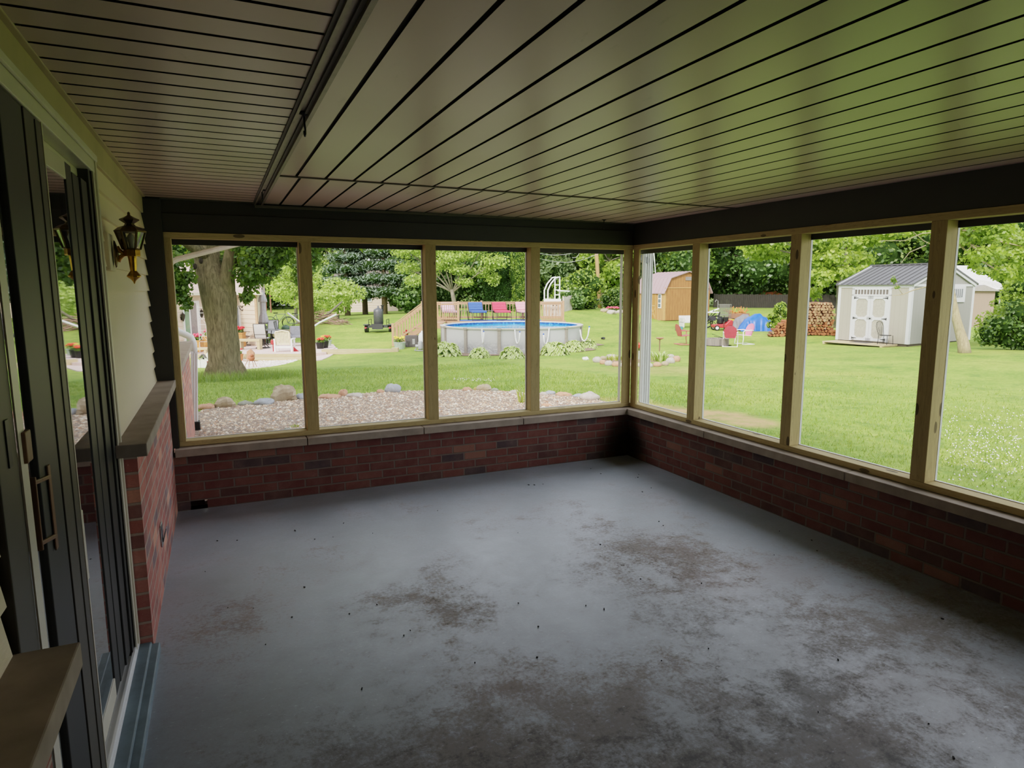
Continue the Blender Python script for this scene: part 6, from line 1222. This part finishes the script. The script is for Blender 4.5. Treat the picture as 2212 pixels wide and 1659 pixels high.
# --- barn shed
BA = np.array([lat(1435, 42), 42.]); bv = np.array([.93, .37]); bu = np.array([-.37, .93]); zb2 = base(1435, 42)[2]; O2 = LD(BA[0], BA[1], zb2); dw = RH*bv[0]+FH*bv[1]; brz = math.atan2(dw[1], dw[0])
o = thing('barn_shed', 'orange-brown wooden barn shed with mauve gambrel metal roof', 'shed', O2, brz); BW_, BL_ = 3.5, 3.2; H1 = 1.87; H2 = 2.72; H3 = 3.14
def vboards(name, c1, c2, per, axis):
    t = NT(name); sp = t.n('ShaderNodeSeparateXYZ'); t.l(t.co(), sp.inputs[0]); q = t.mth('DIVIDE', sp.outputs[axis], per); f = t.mth('FRACT', q); g = t.mth('LESS_THAN', f, .14); n1 = t.noise(t.co(scale=(7, 7, .8)), 2.4, 6, .6); 
    t.set(color=t.mix(t.mth('MULTIPLY', g, .5), t.ramp(n1, [(.3, c1), (.7, c2)]), srgb('#6b4420')), rough=.7); return t.m
prof = [(0, H1), (.38, H2), (BW_/2, H3), (BW_-.38, H2), (BW_, H1)]
m = MB(); m.prism([(0, 0, .08), (BW_, 0, .08)]+[(x, 0, z) for x, z in prof[::-1]], (0, BL_, 0)); part('gable_wall', m, vboards('stained_boards', '#84522b', '#a36d40', .2, 0), o)
m = MB(); m.box((-.02, 0, .08), (.0, BL_, H1)); sw = part('side_wall', m, vboards('stained_boards_lit_side', '#a87446', '#bf8c5e', .2, 1), o); m = MB()  # side boards lightened, their sunlit tone put into the colour
m.box((-.03, -.02, .08), (.08, .08, H1)); m.box((0, -.03, H1+.25), (BW_, 0, H1+.3)); part('trim_board', m, plain('barn_trim', '#b98a58', .7), o)
m = MB(); ov = .15
for i in range(4):
    (xa_, za_), (xb_, zb_) = prof[i], prof[i+1]
    if i == 0: xa_, za_ = xa_-.12, za_-.12
    if i == 3: xb_, zb_ = xb_+.12, zb_-.12
    m.prism([(xa_, -ov, za_+.02), (xb_, -ov, zb_+.02), (xb_, -ov, zb_+.06), (xa_, -ov, za_+.06)], (0, BL_+2*ov, 0))
    for k in range(10): y = -ov+(BL_+2*ov)*k/9; m.bar((xa_, y, za_+.07), (xb_, y, zb_+.07), .03, .025)
part('roof', m, plain('mauve_metal_roof', '#a98c92', .45, .2, .06, 3), o); part('gable_vent', MB().box((BW_/2-.2, -.04, 2.62), (BW_/2+.25, -.0, 2.85)), plain('vent_grey', '#77706c', .6), o)
w_ = part('side_window', MB().box((-.06, .3, .85), (-.02, .62, 1.8)), M['white'], o); m = MB()
for a in range(2):
    for b_ in range(3): m.box((-.07, .34+.13*a, .92+.29*b_), (-.06, .45+.13*a, 1.14+.29*b_))
part('pane', m, plain('far_glass', '#59656b', .2), w_); d = part('barn_door', MB().box((-.05, .85, .12), (-.02, 2.1, 1.8)), vboards('stained_door', '#a06a36', '#b78048', .2, 1), o); m = MB()
for yy in (.85, 1.43): m.bar((-.06, yy+.02, .15), (-.06, yy+.58, .95), .02, .08); m.bar((-.06, yy+.58, .15), (-.06, yy+.02, .95), .02, .08); m.box((-.065, yy, .95), (-.05, yy+.62, 1.03)); m.box((-.065, yy, .12), (-.05, yy+.07, 1.8))
part('door_brace', m, plain('barn_trim', '#b98a58', .7), d)
m = MB(); m.prism([(-1.2, .3, 0), (-.03, .3, 0), (-.03, .3, .1)], (0, 2.0, 0)); part('ramp', m, plain('brown_ramp', '#9b7a5e', .9), o)
# --- utility pole, wires, far fence and brick house
p = base(1296, 50); o = thing('utility_pole', 'tan leaning utility pole beyond the lawn', 'pole', p, 0); e = G(1288, 540, 50)-p; e2 = G(1282, 420, 50)-p; part('pole', MB().tube([(0, 0, -.3), tuple(e), tuple(e2)], [.16, .14, .12], 10), plain('pole_tan', '#b08a5e', .85, 0, .2, 3, 0, .5, (1, 1, .2)), o, smooth=True)
m = MB()
for (a, b_) in (((1150, 545), (1288, 528)), ((1170, 560), (1300, 545)), ((1236, 556), (1262, 520))):
    P0, P1 = G(*a, 49), G(*b_, 49); m.tube([P0*(1-f)+P1*f+np.array([0, 0, -.9*math.sin(PI*f)*.5]) for f in np.linspace(0, 1, 9)], .014, 4)
part('service_wire', m, plain('wire_grey', '#a9aaa6', .6), label='thin grey wires sagging left of the utility pole', cat='wire')
p = base(1422, 52); e = G(1412, 540, 52)-p; part('antenna_pole', MB().tube([(0, 0, -.2), tuple(e), tuple(e*1.4)], .035, 6), M['white'], label='thin white mast behind the barn shed roof', cat='pole', loc=p)
def fence(px0, px1, d0, d1, hh, mat, lab):
    a, b_ = base(px0, d0), base(px1, d1); o = thing('board_fence', lab, 'fence', a, math.atan2(b_[1]-a[1], b_[0]-a[0])); L = float(np.linalg.norm(b_[:2]-a[:2])); m = MB(); dz = b_[2]-a[2]; n = int(L/.16)
    for i in range(n): x = i*L/n; m.box((x, 0, dz*x/L-.1), (x+.145, .03, dz*x/L+hh+.02*math.sin(i*2.)))
    part('boards', m, mat, o); m = MB()
    for i in range(int(L/2.4)+1): x = min(L-.1, i*2.4); m.box((x, .03, dz*x/L-.2), (x+.1, .13, dz*x/L+hh+.05))
    part('post', m, mat, o)
fence(1540, 1815, 57, 57, 1.15, plain('dark_fence', '#221f1a', .9, 0, .3, 3), 'long dark board fence in the shade behind the garden machines')
fence(1218, 1236, 43, 44, .95, plain('grey_fence_panel', '#b0a9a1', .9, 0, .2, 3), 'short grey fence panel right of the deck end'); fence(1296, 1345, 57, 57, 1.6, plain('grey_fence', '#8d867c', .9, 0, .2, 3), 'grey fence behind the utility pole')
farhouse('brick_house', 'distant orange brick house under dark boughs', 1630, 1790, 61, plain('orange_brick_far', '#a5603c', .9, 0, .3, 4), shingle_mat('brown_shingle', '#7d6259', '#927468'), 2.0, 4.0, ((.3, .9, 1.5, .7),), 7, hz(*base(1700, 61)[:2])+.7)
# rock garden by the fence
for i, (px, py, w, h, lab) in enumerate(((1306, 671, 20, 8, 'brownish rock at the left of the distant rock garden'), (1322, 675, 22, 9, 'flat pale rock at the front of the distant rock garden'), (1340, 674, 18, 8, 'pale rock at the right of the distant rock garden'), (1336, 664, 24, 10, 'grey rock on top of the distant rock garden'))):
    p = hit(px, py+3); k = float((p-CAM)@FH)/1412; part('garden_rock', MB().blob((0, 0, h*k*.35), (w*k/2, w*k*.4, h*k*.6), 700+i, .15), RK[(0, 4, 4, 3)[i]], label=lab, cat='stone', loc=p, rz=RZ)
p = hit(1324, 672); o = thing('flower_clump', 'low clump of pink flowers on the distant rock garden', 'plant', p, RZ); V, F, T = leaf_cloud([(0, 0, .1, .5, .3, .16)], 200, .06, 5, shell=.1); link('greenery', fastmesh('greenery', V, F, LM, T), o); part('blossoms', flowers(MB(), (0, 0, .22), .45, 30, .07, 6), FP, o)
# --- ring flower bed with birdbath
ring = [(1290, 779, 20, 13, 4), (1302, 783, 16, 10, 2), (1315, 786, 17, 11, 4), (1331, 788, 20, 11, 2), (1348, 789, 18, 10, 4), (1366, 789, 18, 10, 0), (1384, 789, 17, 10, 4), (1402, 789, 17, 9, 4), (1420, 788, 20, 10, 2), (1436, 786, 16, 10, 0), (1448, 781, 20, 13, 4), (1461, 777, 18, 13, 2), (1448, 770, 20, 9, 4), (1322, 770, 26, 9, 4), (1303, 773, 16, 8, 0)]
names_ = ['leftmost pale stone', 'second pinkish stone from the left', 'third pale stone from the left, front', 'fourth reddish stone from the left, front', 'fifth stone, just left of the corner post', 'stone behind the corner post', 'stone left of the white downspout', 'stone right behind the white downspout', 'pinkish stone right of the downspout', 'tan stone right of the downspout, next one', 'big pale stone below the birdbath', 'rightmost pinkish stone', 'back stone behind the birdbath', 'back flat stone left side', 'back small stone at the far left']
for i, (px, py, w, h, k_) in enumerate(ring):
    p = hit(px, py+4); k = float((p-CAM)@FH)/1412; part('bed_stone', MB().blob((0, 0, h*k*.35), (w*k/2, w*k*.42, h*k*.62), 800+i, .12), RK[k_], label=names_[i]+' of the ring flower bed', cat='stone', group='stones ringing the flower bed', loc=p, rz=RZ, smooth=True)
gc = hit(1378, 780); kk = float((gc-CAM)@FH)/1412
part('bed_soil', MB().lathe([(.02, .03), (80*kk, .02), (84*kk, -.1)][::-1], n=24, sy=.5), M['soil'], label='bare soil inside the stone ring', cat='soil', loc=gc, rz=RZ, kind='stuff')
p = hit(1424, 778); o = thing('birdbath', 'slender rusty birdbath standing in the ring flower bed', 'birdbath', p, RZ); k = float((p-CAM)@FH)/1412; part('stem', MB().tube([(0, 0, 0), (0, 0, 46*k)], .018, 8).lathe([(.1, 0), (.03, .03)], n=10), plain('rusty_iron', '#6b4a3a', .7), o); part('bowl', MB().lathe([(.03, 44*k), (7*k, 46*k), (9*k, 48.5*k), (8.4*k, 48.6*k), (6*k, 47*k)], n=20), plain('terracotta_bowl', '#a06a55', .7), o, smooth=True)
blades('hosta', 'lime leafy clump round the birdbath foot', hit(1425, 780), 90, .32, .3, LH, w=.03, lean=.9); blades('perennial', 'yellow-green perennials at the left of the ring flower bed', hit(1330, 780), 70, .26, .28, LY, w=.022, lean=.9)
flowerpot('flower_bucket', 'grey bucket with bright red flowers between corner post and downspout', hit(1383, 778), .2, .32, GT, plain('bright_red', '#f03020', .6), 341, nf=12, fs=.09)
o = thing('garden_hook', 'thin black shepherd hook behind the porch corner post', 'hook', hit(1380, 776), RZ); part('rod', MB().tube([(0, 0, 0), (0, 0, 1.2), (.05, 0, 1.32), (.16, 0, 1.34), (.2, 0, 1.25)], .01, 5), M['black'], o)
for i, (px, py, s_, mt, lab) in enumerate(((1303, 733, .09, M['black'], 'small dark object lying on the lawn right of the pool'), (1265, 778, .09, M['white'], 'small pale block lying on the lawn left of the ring flower bed'))):
    part('lawn_object', MB().blob((0, 0, s_*.5), (s_*1.2, s_, s_*.7), i, .2), mt, label=lab, cat='object', loc=hit(px, py), rz=RZ)
# --- fire pit and metal lawn chairs
p = base(1550, 28.3); o = thing('fire_pit', 'round grey block fire pit ring on the lawn', 'fire pit', p, RZ); k = 28.3/1412; m = MB(); R_ = 25*k; m.lathe([(R_, 0), (R_, .3), (R_*.78, .3), (R_*.78, .05), (0.01, .05)], n=28); t = NT('fire_pit_block'); b = t.n('ShaderNodeTexBrick'); t.l(t.co(scale=(1, 1, 1)), b.inputs['Vector']); b.inputs['Scale'].default_value = 5; b.inputs['Color1'].default_value = srgb('#746c67'); b.inputs['Color2'].default_value = srgb('#8a817a'); b.inputs['Mortar'].default_value = srgb('#5d5752'); t.set(color=b.outputs[0], rough=.9); part('ring', m, t.m, o); part('ash', MB().lathe([(0.01, .12), (R_*.76, .12)], n=20), M['black'], o)
m = MB(); m.tube([(9*k, -.3, 0), (9*k, -.3, 1.3)], .014, 6); m.tube([(9*k, -.3, .34), (-14*k, -.2, .5)], .01, 5); m.tube([(9*k, -.3, .34), (-14*k, -.5, .42)], .01, 5); part('grate_pole', m, M['black'], o)
struct('trim_12', MB().lathe([(.01, .012), (R_*1.25, .012)], n=24), plain('pale_ring', '#b9a78f', .9), label='worn pale ground round the fire pit'); bpy.data.objects['trim_12'].location = tuple(p)
def lawnchair(px, d, rz, seatm, backm, frm, lab, sc=1.):
    o = thing('metal_lawn_chair', lab, 'chair', at_(px, d), RZ+rz, 'metal lawn chairs round the fire pit')   # faces local -y
    m = MB(); n = 14; vs = [(0, .2, .62)]; fs = []
    out = [(-.2, .16, .38), (-.25, .2, .55), (-.27, .24, .68), (-.22, .28, .8), (-.11, .31, .88), (0, .32, .9), (.11, .31, .88), (.22, .28, .8), (.27, .24, .68), (.25, .2, .55), (.2, .16, .38)]
    vs = [(0, .27, .62)]+out+[(0, .19, .38)]; k_ = len(vs)-1; fs = [(0, i, i % k_+1) for i in range(1, k_+1)]; m.add(vs, fs); m.add([(x, y+.025, z) for x, y, z in vs], [f[::-1] for f in fs]); part('shell_back', m, backm, o, smooth=True)
    m = MB(); m.prism([(-.24, -.26, .4), (.24, -.26, .4), (.22, .18, .36), (-.22, .18, .36)], (0, 0, .03)); part('seat', m, seatm, o, bevel=.01)
    for x in (-.29, .29): part('arm_leg', MB().tube([(x*.9, .25, .6), (x, .1, .62), (x, -.2, .61), (x, -.28, .55), (x, -.26, .25), (x, -.3, .02), (x, -.1, .015), (x, .3, .015)], .02, 7), frm, o, smooth=True)
    part('crossbar', MB().tube([(-.29, .28, .02), (.29, .28, .02)], .016, 6), frm, o); return o
RC = plain('faded_red_metal', '#b04a4e', .5, 0, .12, 8); PK = plain('pink_metal', '#dd8fa2', .5, 0, .1, 8); CR_ = plain('crimson_metal', '#a93246', .5, 0, .12, 8)
lawnchair(1477, 28.6, 1.75, RC, RC, RC, 'faded all-red metal lawn chair left of the fire pit')
lawnchair(1579, 27.6, PI-.35, PK, CR_, M['white'], 'crimson backed metal lawn chair with white frame, seen from behind'); lawnchair(1610, 28.4, -1.3, plain('pale_pink_metal', '#ecc4cc', .5), plain('hot_pink_metal', '#e27a98', .5), M['white'], 'pink metal lawn chair on white legs, rightmost at the fire pit')
# --- garden machines between barn and firewood
k = 36/1412
o = thing('outdoor_bench', 'pale grey plastic storage bench beside the barn shed', 'bench', at_(1486, 37), RZ+.2); m = MB(); m.box((-.42, -.25, .0), (-.32, .25, .55)); m.box((.32, -.25, 0), (.42, .25, .55)); m.box((-.42, -.25, .25), (.42, .25, .34)); m.cbox((0, .28, .45), (.84, .06, .4), 0, -.15); part('body', m, plain('pale_grey_plastic', '#cfcdca', .5), o, bevel=.02)
o = thing('crate', 'teal plastic crate on the grass in front of the barn shed', 'crate', at_(1467, 35), RZ); m = MB(); m.box((-.18, -.12, 0), (.18, .12, .03)); m.box((-.18, -.12, 0), (-.16, .12, .2)); m.box((.16, -.12, 0), (.18, .12, .2)); m.box((-.18, -.12, 0), (.18, -.1, .2)); m.box((-.18, .1, 0), (.18, .12, .2)); part('crate_body', m, plain('teal_plastic', '#3c7b7d', .5), o)
o = thing('garden_cart', 'black tangle of a bicycle-like machine left of the red mower', 'machine', at_(1537, 36.5), RZ); o.scale = (1.25,)*3; m = MB(); rg = random.Random(8)
for x in (-.22, .2): m.tube([(x+.26*math.cos(a), 0, .28+.26*math.sin(a)) for a in np.linspace(0, 2*PI, 17)], .03, 5)
part('wheel', m, M['black'], o); m = MB(); 
for i in range(10): m.tube([(rg.uniform(-.4, .3), rg.uniform(-.1, .1), rg.uniform(.1, .4)), (rg.uniform(-.3, .4), rg.uniform(-.1, .1), rg.uniform(.3, .85))], .022, 5)
m.cbox((0, 0, .42), (.3, .2, .18)); part('frame', m, plain('dark_machine', '#33333a', .45, .4), o); m = MB(); m.box((-.3, -.2, .68), (.25, .2, .72)); m.bar((-.1, 0, .72), (.3, 0, .86), .05); part('white_board', m, M['white'], o)
o = thing('push_mower', 'red push mower with white wheels among the garden machines', 'mower', at_(1560, 35), RZ); o.scale = (1.15,)*3; m = MB(); m.prism([(-.45, -.25, .14), (.42, -.25, .1), (.42, -.25, .46), (.3, -.25, .5), (.1, -.25, .3), (-.45, -.25, .26)], (0, .5, 0)); part('deck', m, M['red'], o, bevel=.03); m = MB(); m.lathe([(.13, .3), (.15, .33), (.15, .52), (.08, .6), (.08, .64)], (-.1, 0, 0), 12); m.cbox((.15, .05, .5), (.2, .3, .2)); part('engine', m, M['black'], o)
for x, y in ((-.32, -.28), (.3, -.28), (-.32, .28), (.3, .28)): q = MB(); q.tube([(x, y-.03, .12), (x, y+.03, .12)], .12, 14); w_ = part('wheel', q, M['black'], o); q = MB(); q.tube([(x, y-.036, .12), (x, y+.036, .12)], .075, 12); part('hub', q, M['white'], w_)
part('handle', MB().tube([(-.35, -.2, .3), (-1.0, -.2, .85), (-1.0, .2, .85), (-.35, .2, .3)], .015, 6), M['black'], o)
o = thing('yellow_cart', 'small yellow machine body between red mower and grey cover', 'machine', at_(1576, 35.6), RZ); part('body', MB().box((-.15, -.2, .2), (.2, .2, .55)), plain('yellow_paint', '#dba92c', .5), o, bevel=.02); q = MB(); q.tube([(0, -.22, .12), (0, .22, .12)], .12, 12); part('wheel', q, M['black'], o)
o = thing('wire_cage', 'grey slatted wire cage standing behind the red mower', 'cage', at_(1566, 38), RZ); z0_ = .35; m = MB()
for i in range(9): x = -.32+.08*i; m.bar((x, 0, .0), (x, 0, 1.25), .02); m.bar((x, .4, .0), (x, .4, 1.25), .02)
for z in (.05, .65, 1.24): m.bar((-.33, 0, z), (.33, 0, z), .03); m.bar((-.33, .4, z), (.33, .4, z), .03)
m.bar((-.33, 0, 1.24), (-.33, .4, 1.24), .03); m.bar((.33, 0, 1.24), (.33, .4, 1.24), .03); part('bars', m, plain('cage_grey', '#6e6e68', .6), o); m = MB(); m.tube([(-.45, 0, 0), (-.45, 0, 1.45), (-.55, 0, 1.52), (-.62, 0, 1.4)], .018, 5); part('hook_pole', m, M['gray'], o)
o = thing('scrap_trailer', 'small trailer heaped with orange branches behind the grey cover', 'trailer', at_(1592, 38.5), RZ); m = MB(); m.box((-.6, -.3, .4), (.6, .5, .5)); m.box((-.6, -.3, .5), (.6, -.26, .72)); part('bed', m, plain('rust_bed', '#8a5a48', .8), o); m = MB(); rg = random.Random(4)
for i in range(40): a = rg.uniform(-.5, .5); m.tube([(a, rg.uniform(-.2, .3), rg.uniform(.6, .8)), (a+rg.uniform(-.4, .4), rg.uniform(-.2, .3), rg.uniform(.75, 1.12))], .025, 5)
part('load', m, plain('orange_wood', '#c4783f', .85, 0, .2), o); q = MB()
for x in (-.35, .35): q.tube([(x, -.34, .22), (x, -.28, .22)], .22, 14)
part('wheel', q, M['black'], o)
def tarp(name, lab, px, d, prof, depth, mat, seed, sub=10):
    o = thing(name, lab, 'tarp', at_(px, d), RZ); nx_, ny_ = len(prof), 12; vs = []; fs = []; rg = np.random.default_rng(seed); ph = rg.uniform(0, 6, 6)
    for i, (x, h) in enumerate(prof):
        for j in range(ny_):
            f = j/(ny_-1); y = (f-.5)*depth; z = h*min(1., (math.sin(PI*f)**.42)*1.02)
            w = .05*(math.sin(9*x+ph[0]+3*f)+math.sin(14*f+ph[1]+4*x)+.7*math.sin(21*x-9*f+ph[2])); vs.append((x+w*.6, y+w*.8, max(0, z*(1+.04*math.sin(7*x+ph[3]))+w*.5*(f*(1-f)*4))))
    for i in range(nx_-1):
        for j in range(ny_-1): a = i*ny_+j; fs.append((a, a+1, a+ny_+1, a+ny_))
    m = MB().add(vs, fs); t_ = part('sheet', m, mat, o, smooth=True); md = t_.modifiers.new('soft', 'SUBSURF'); md.levels = md.render_levels = 1; return o
def up_(pr, n=4):
    out = []
    for (a, b) in zip(pr[:-1], pr[1:]):
        for i in range(n): f = i/n; out.append((a[0]+(b[0]-a[0])*f, a[1]+(b[1]-a[1])*f))
    return out+[pr[-1]]
kk = 34.5/1412
BT = plain('blue_tarp', '#1f55c4', .4, 0, .15, 5, .3)
tarp('blue_tarp', 'crumpled bright blue tarp over a machine left of the firewood', 1628, 34.5, up_([(-34*kk, .08), (-31*kk, 10*kk), (-22*kk, 22*kk), (-12*kk, 31*kk), (0, 34*kk), (12*kk, 36*kk), (20*kk, 33*kk), (26*kk, 28*kk), (31*kk, 26*kk), (32*kk, .02)]), 1.1, BT, 4)
tarp('grey_cover', 'charcoal fabric cover slumped against the left of the blue tarp', 1598, 34.9, up_([(-18*kk, .02), (-17*kk, 14*kk), (-8*kk, 27*kk), (4*kk, 34*kk), (14*kk, 34*kk), (22*kk, 28*kk), (24*kk, .05)]), .9, plain('charcoal_cover', '#6a6a70', .7, 0, .15, 6), 9)
o = thing('trailer_wheel', 'small black wheel with pale hub at the right end of the blue tarp', 'wheel', at_(1664, 34.3), RZ); q = MB(); q.tube([(0, -.06, .15), (0, .06, .15)], .15, 16); w_ = part('tyre', q, M['black'], o); q = MB(); q.tube([(0, -.065, .15), (0, .065, .15)], .09, 14); part('hub', q, M['gray'], o); part('axle_arm', MB().bar((-.02, .08, .15), (-.35, .1, .45), .05), M['black'], o)
# --- stacked firewood: every log a thing
t = NT('firewood'); oi = t.n('ShaderNodeObjectInfo'); sp = t.n('ShaderNodeSeparateXYZ'); t.l(t.co(), sp.inputs[0]); n1 = t.noise(t.co(), 16, 5, .65); endm = t.mth('GREATER_THAN', t.mth('ABSOLUTE', sp.outputs[1]), .185)
bark = t.ramp(oi.outputs['Random'], [(0, '#7a4a34'), (.4, '#96593c'), (.7, '#6a4636'), (1, '#a86a46')]); ends = t.ramp(oi.outputs['Random'], [(0, '#9a7350'), (.5, '#b58f68'), (.8, '#85603f'), (1, '#c4a27c')]); c_ = t.mix(endm, bark, ends); t.set(color=t.mix(t.mth('MULTIPLY', n1, .45), c_, srgb('#5a3c2c')), rough=.9); FW = t.m
t2 = NT('firewood_red'); oi = t2.n('ShaderNodeObjectInfo'); n1 = t2.noise(t2.co(), 16, 5, .65); t2.set(color=t2.mix(t2.mth('MULTIPLY', n1, .5), t2.ramp(oi.outputs['Random'], [(0, '#97502f'), (.5, '#ab653d'), (1, '#7d4129')]), srgb('#4d3022')), rough=.9)
protos = []
for v in range(8):
    rg = random.Random(v); k_ = (3, 4, 5, 6)[v % 4]; r = .076; m = MB(); pr = [(r*rg.uniform(.75, 1.15)*math.cos(2*PI*i/k_+rg.uniform(-.25, .25)), r*rg.uniform(.75, 1.1)*math.sin(2*PI*i/k_+rg.uniform(-.25, .25))) for i in range(k_)]
    m.prism([(x, -.2, z) for x, z in pr], (0, .4, 0)); protos.append([m.mesh('log', [mm]) for mm in (FW, t2.m)])
d0 = 31.; p0 = base(1738, d0); k = d0/1412; cnt = 0; rg = random.Random(12)
xl, xr = lat(1664, d0), lat(1800, d0); xm = lat(1695, d0)
zrow = 0; row = 0; gz_ = hz(*LD(lat(1735, d0), d0)[:2]); gz_l = hz(*LD(xl, d0)[:2])
while row < 12:
    z = .075+row*.128
    x = xl+.05+(row % 2)*.06
    while x < xr:
        hmax = 36*k*min(1, (x-xl+.25)/(xm-xl+.25)) if x < lat(1700, d0) else (36*k+(70-36)*k*min(1, (x-lat(1700, d0))/(lat(1738, d0)-lat(1700, d0))))
        top = 1.0 if x < xr-.16 else .93
        if z < hmax*top and cnt < 296:
            red = 1 if (z < .62+.12*math.sin(x*3) and rg.random() < .85) else 0
            up = 'lower reddish part' if red else 'upper tan part'
            g = LD(x, d0+rg.uniform(-.05, .05)); o = link('split_log', protos[rg.randrange(8)][red], None, 'split log in the %s of the firewood stack' % up, 'log', 'firewood logs, %s' % ('reddish' if red else 'tan'), loc=(g[0], g[1], hz(g[0], g[1])+z-.0), rz=RZ+rg.uniform(-.12, .12)); o.rotation_euler[1] = rg.uniform(0, 6.28); s_ = rg.uniform(.85, 1.12); o.scale = (s_, 1, s_); cnt += 1
        x += .148
    row += 1
for i, (dx, dz, an) in enumerate(((.05, .1, .2), (.12, .05, -.3), (-.02, .22, .1), (.1, .2, .4), (.18, .1, -.1))):
    g = LD(xr+dx, d0-.25); o = link('split_log', protos[i][1], None, 'reddish log leaning at the right end of the firewood stack', 'log', 'leaning firewood logs', loc=(g[0], g[1], hz(g[0], g[1])+dz), rz=RZ+1.3+an)
# ------------------------------------------------------------------ house mass behind the wall, light, view
m = MB(); m.box((-12, NB-4, -.3), (-11.9, 4.3, 2.3)); m.box((-12, 3.82, -.3), (-4.12, 3.9, 2.3)); m.box((-12, NB-4, -.3), (-4.12, NB-3.9, 2.3)); struct('wall_house', m, M['siding'], label='outer walls of the house the porch leans on')
m = MB(); m.prism([(-12.5, NB-4.5, 2.3), (-3.22, NB-4.5, 2.3), (-8, NB-4.5, 6.2)], (0, 4.5+4.5-NB, 0)); struct('roof_house', m, RT, label='gable roof of the house the porch leans on')  # unseen roof, ridge raised so its shade reaches the lawn
m = MB(); m.box((-4.1, .2, 2.25), (-3.25, 4.3, 2.27)); struct('trim_13', m, M['ceil'], label='soffit of the house eave outside the porch')
sun = bpy.data.lights.new('sun', 'SUN'); sun.energy = 2.7; sun.angle = math.radians(7); sun.color = (1., .95, .86)
so = bpy.data.objects.new('sun', sun); COL.objects.link(so); dv = Vector((.66, .58, -.6)).normalized(); so.rotation_euler = dv.to_track_quat('-Z', 'Y').to_euler()
w = bpy.data.worlds.new('world'); SC.world = w; w.use_nodes = True; nt = w.node_tree; nt.nodes.clear()
out = nt.nodes.new('ShaderNodeOutputWorld'); bg = nt.nodes.new('ShaderNodeBackground'); sky = nt.nodes.new('ShaderNodeTexSky'); sky.sky_type = 'NISHITA'; sky.sun_disc = False
sky.sun_elevation = math.radians(36); sky.sun_rotation = math.atan2(-dv.x, -dv.y); sky.air_density = 1.0; sky.dust_density = 4.5; sky.ozone_density = 1.0
mixn = nt.nodes.new('ShaderNodeMix'); mixn.data_type = 'RGBA'; mixn.inputs[0].default_value = .55; mixn.inputs[7].default_value = (9., 9.2, 9.4, 1)
nt.links.new(sky.outputs[0], mixn.inputs[6]); nt.links.new(mixn.outputs[2], bg.inputs[0]); bg.inputs[1].default_value = .27; nt.links.new(bg.outputs[0], out.inputs[0])
SC.view_settings.view_transform = 'Filmic'; SC.view_settings.look = 'Medium Contrast'; SC.view_settings.exposure = .6; SC.view_settings.gamma = 1.0
cy = SC.cycles; cy.use_denoising = True
try: cy.denoiser = 'OPENIMAGEDENOISE'; cy.denoising_input_passes = 'RGB_ALBEDO_NORMAL'
except Exception: pass
cy.adaptive_threshold = .035; cy.max_bounces = 8; cy.diffuse_bounces = 4; cy.glossy_bounces = 4; cy.transmission_bounces = 6; cy.transparent_max_bounces = 8; cy.sample_clamp_indirect = 8; cy.caustics_reflective = False; cy.caustics_refractive = False
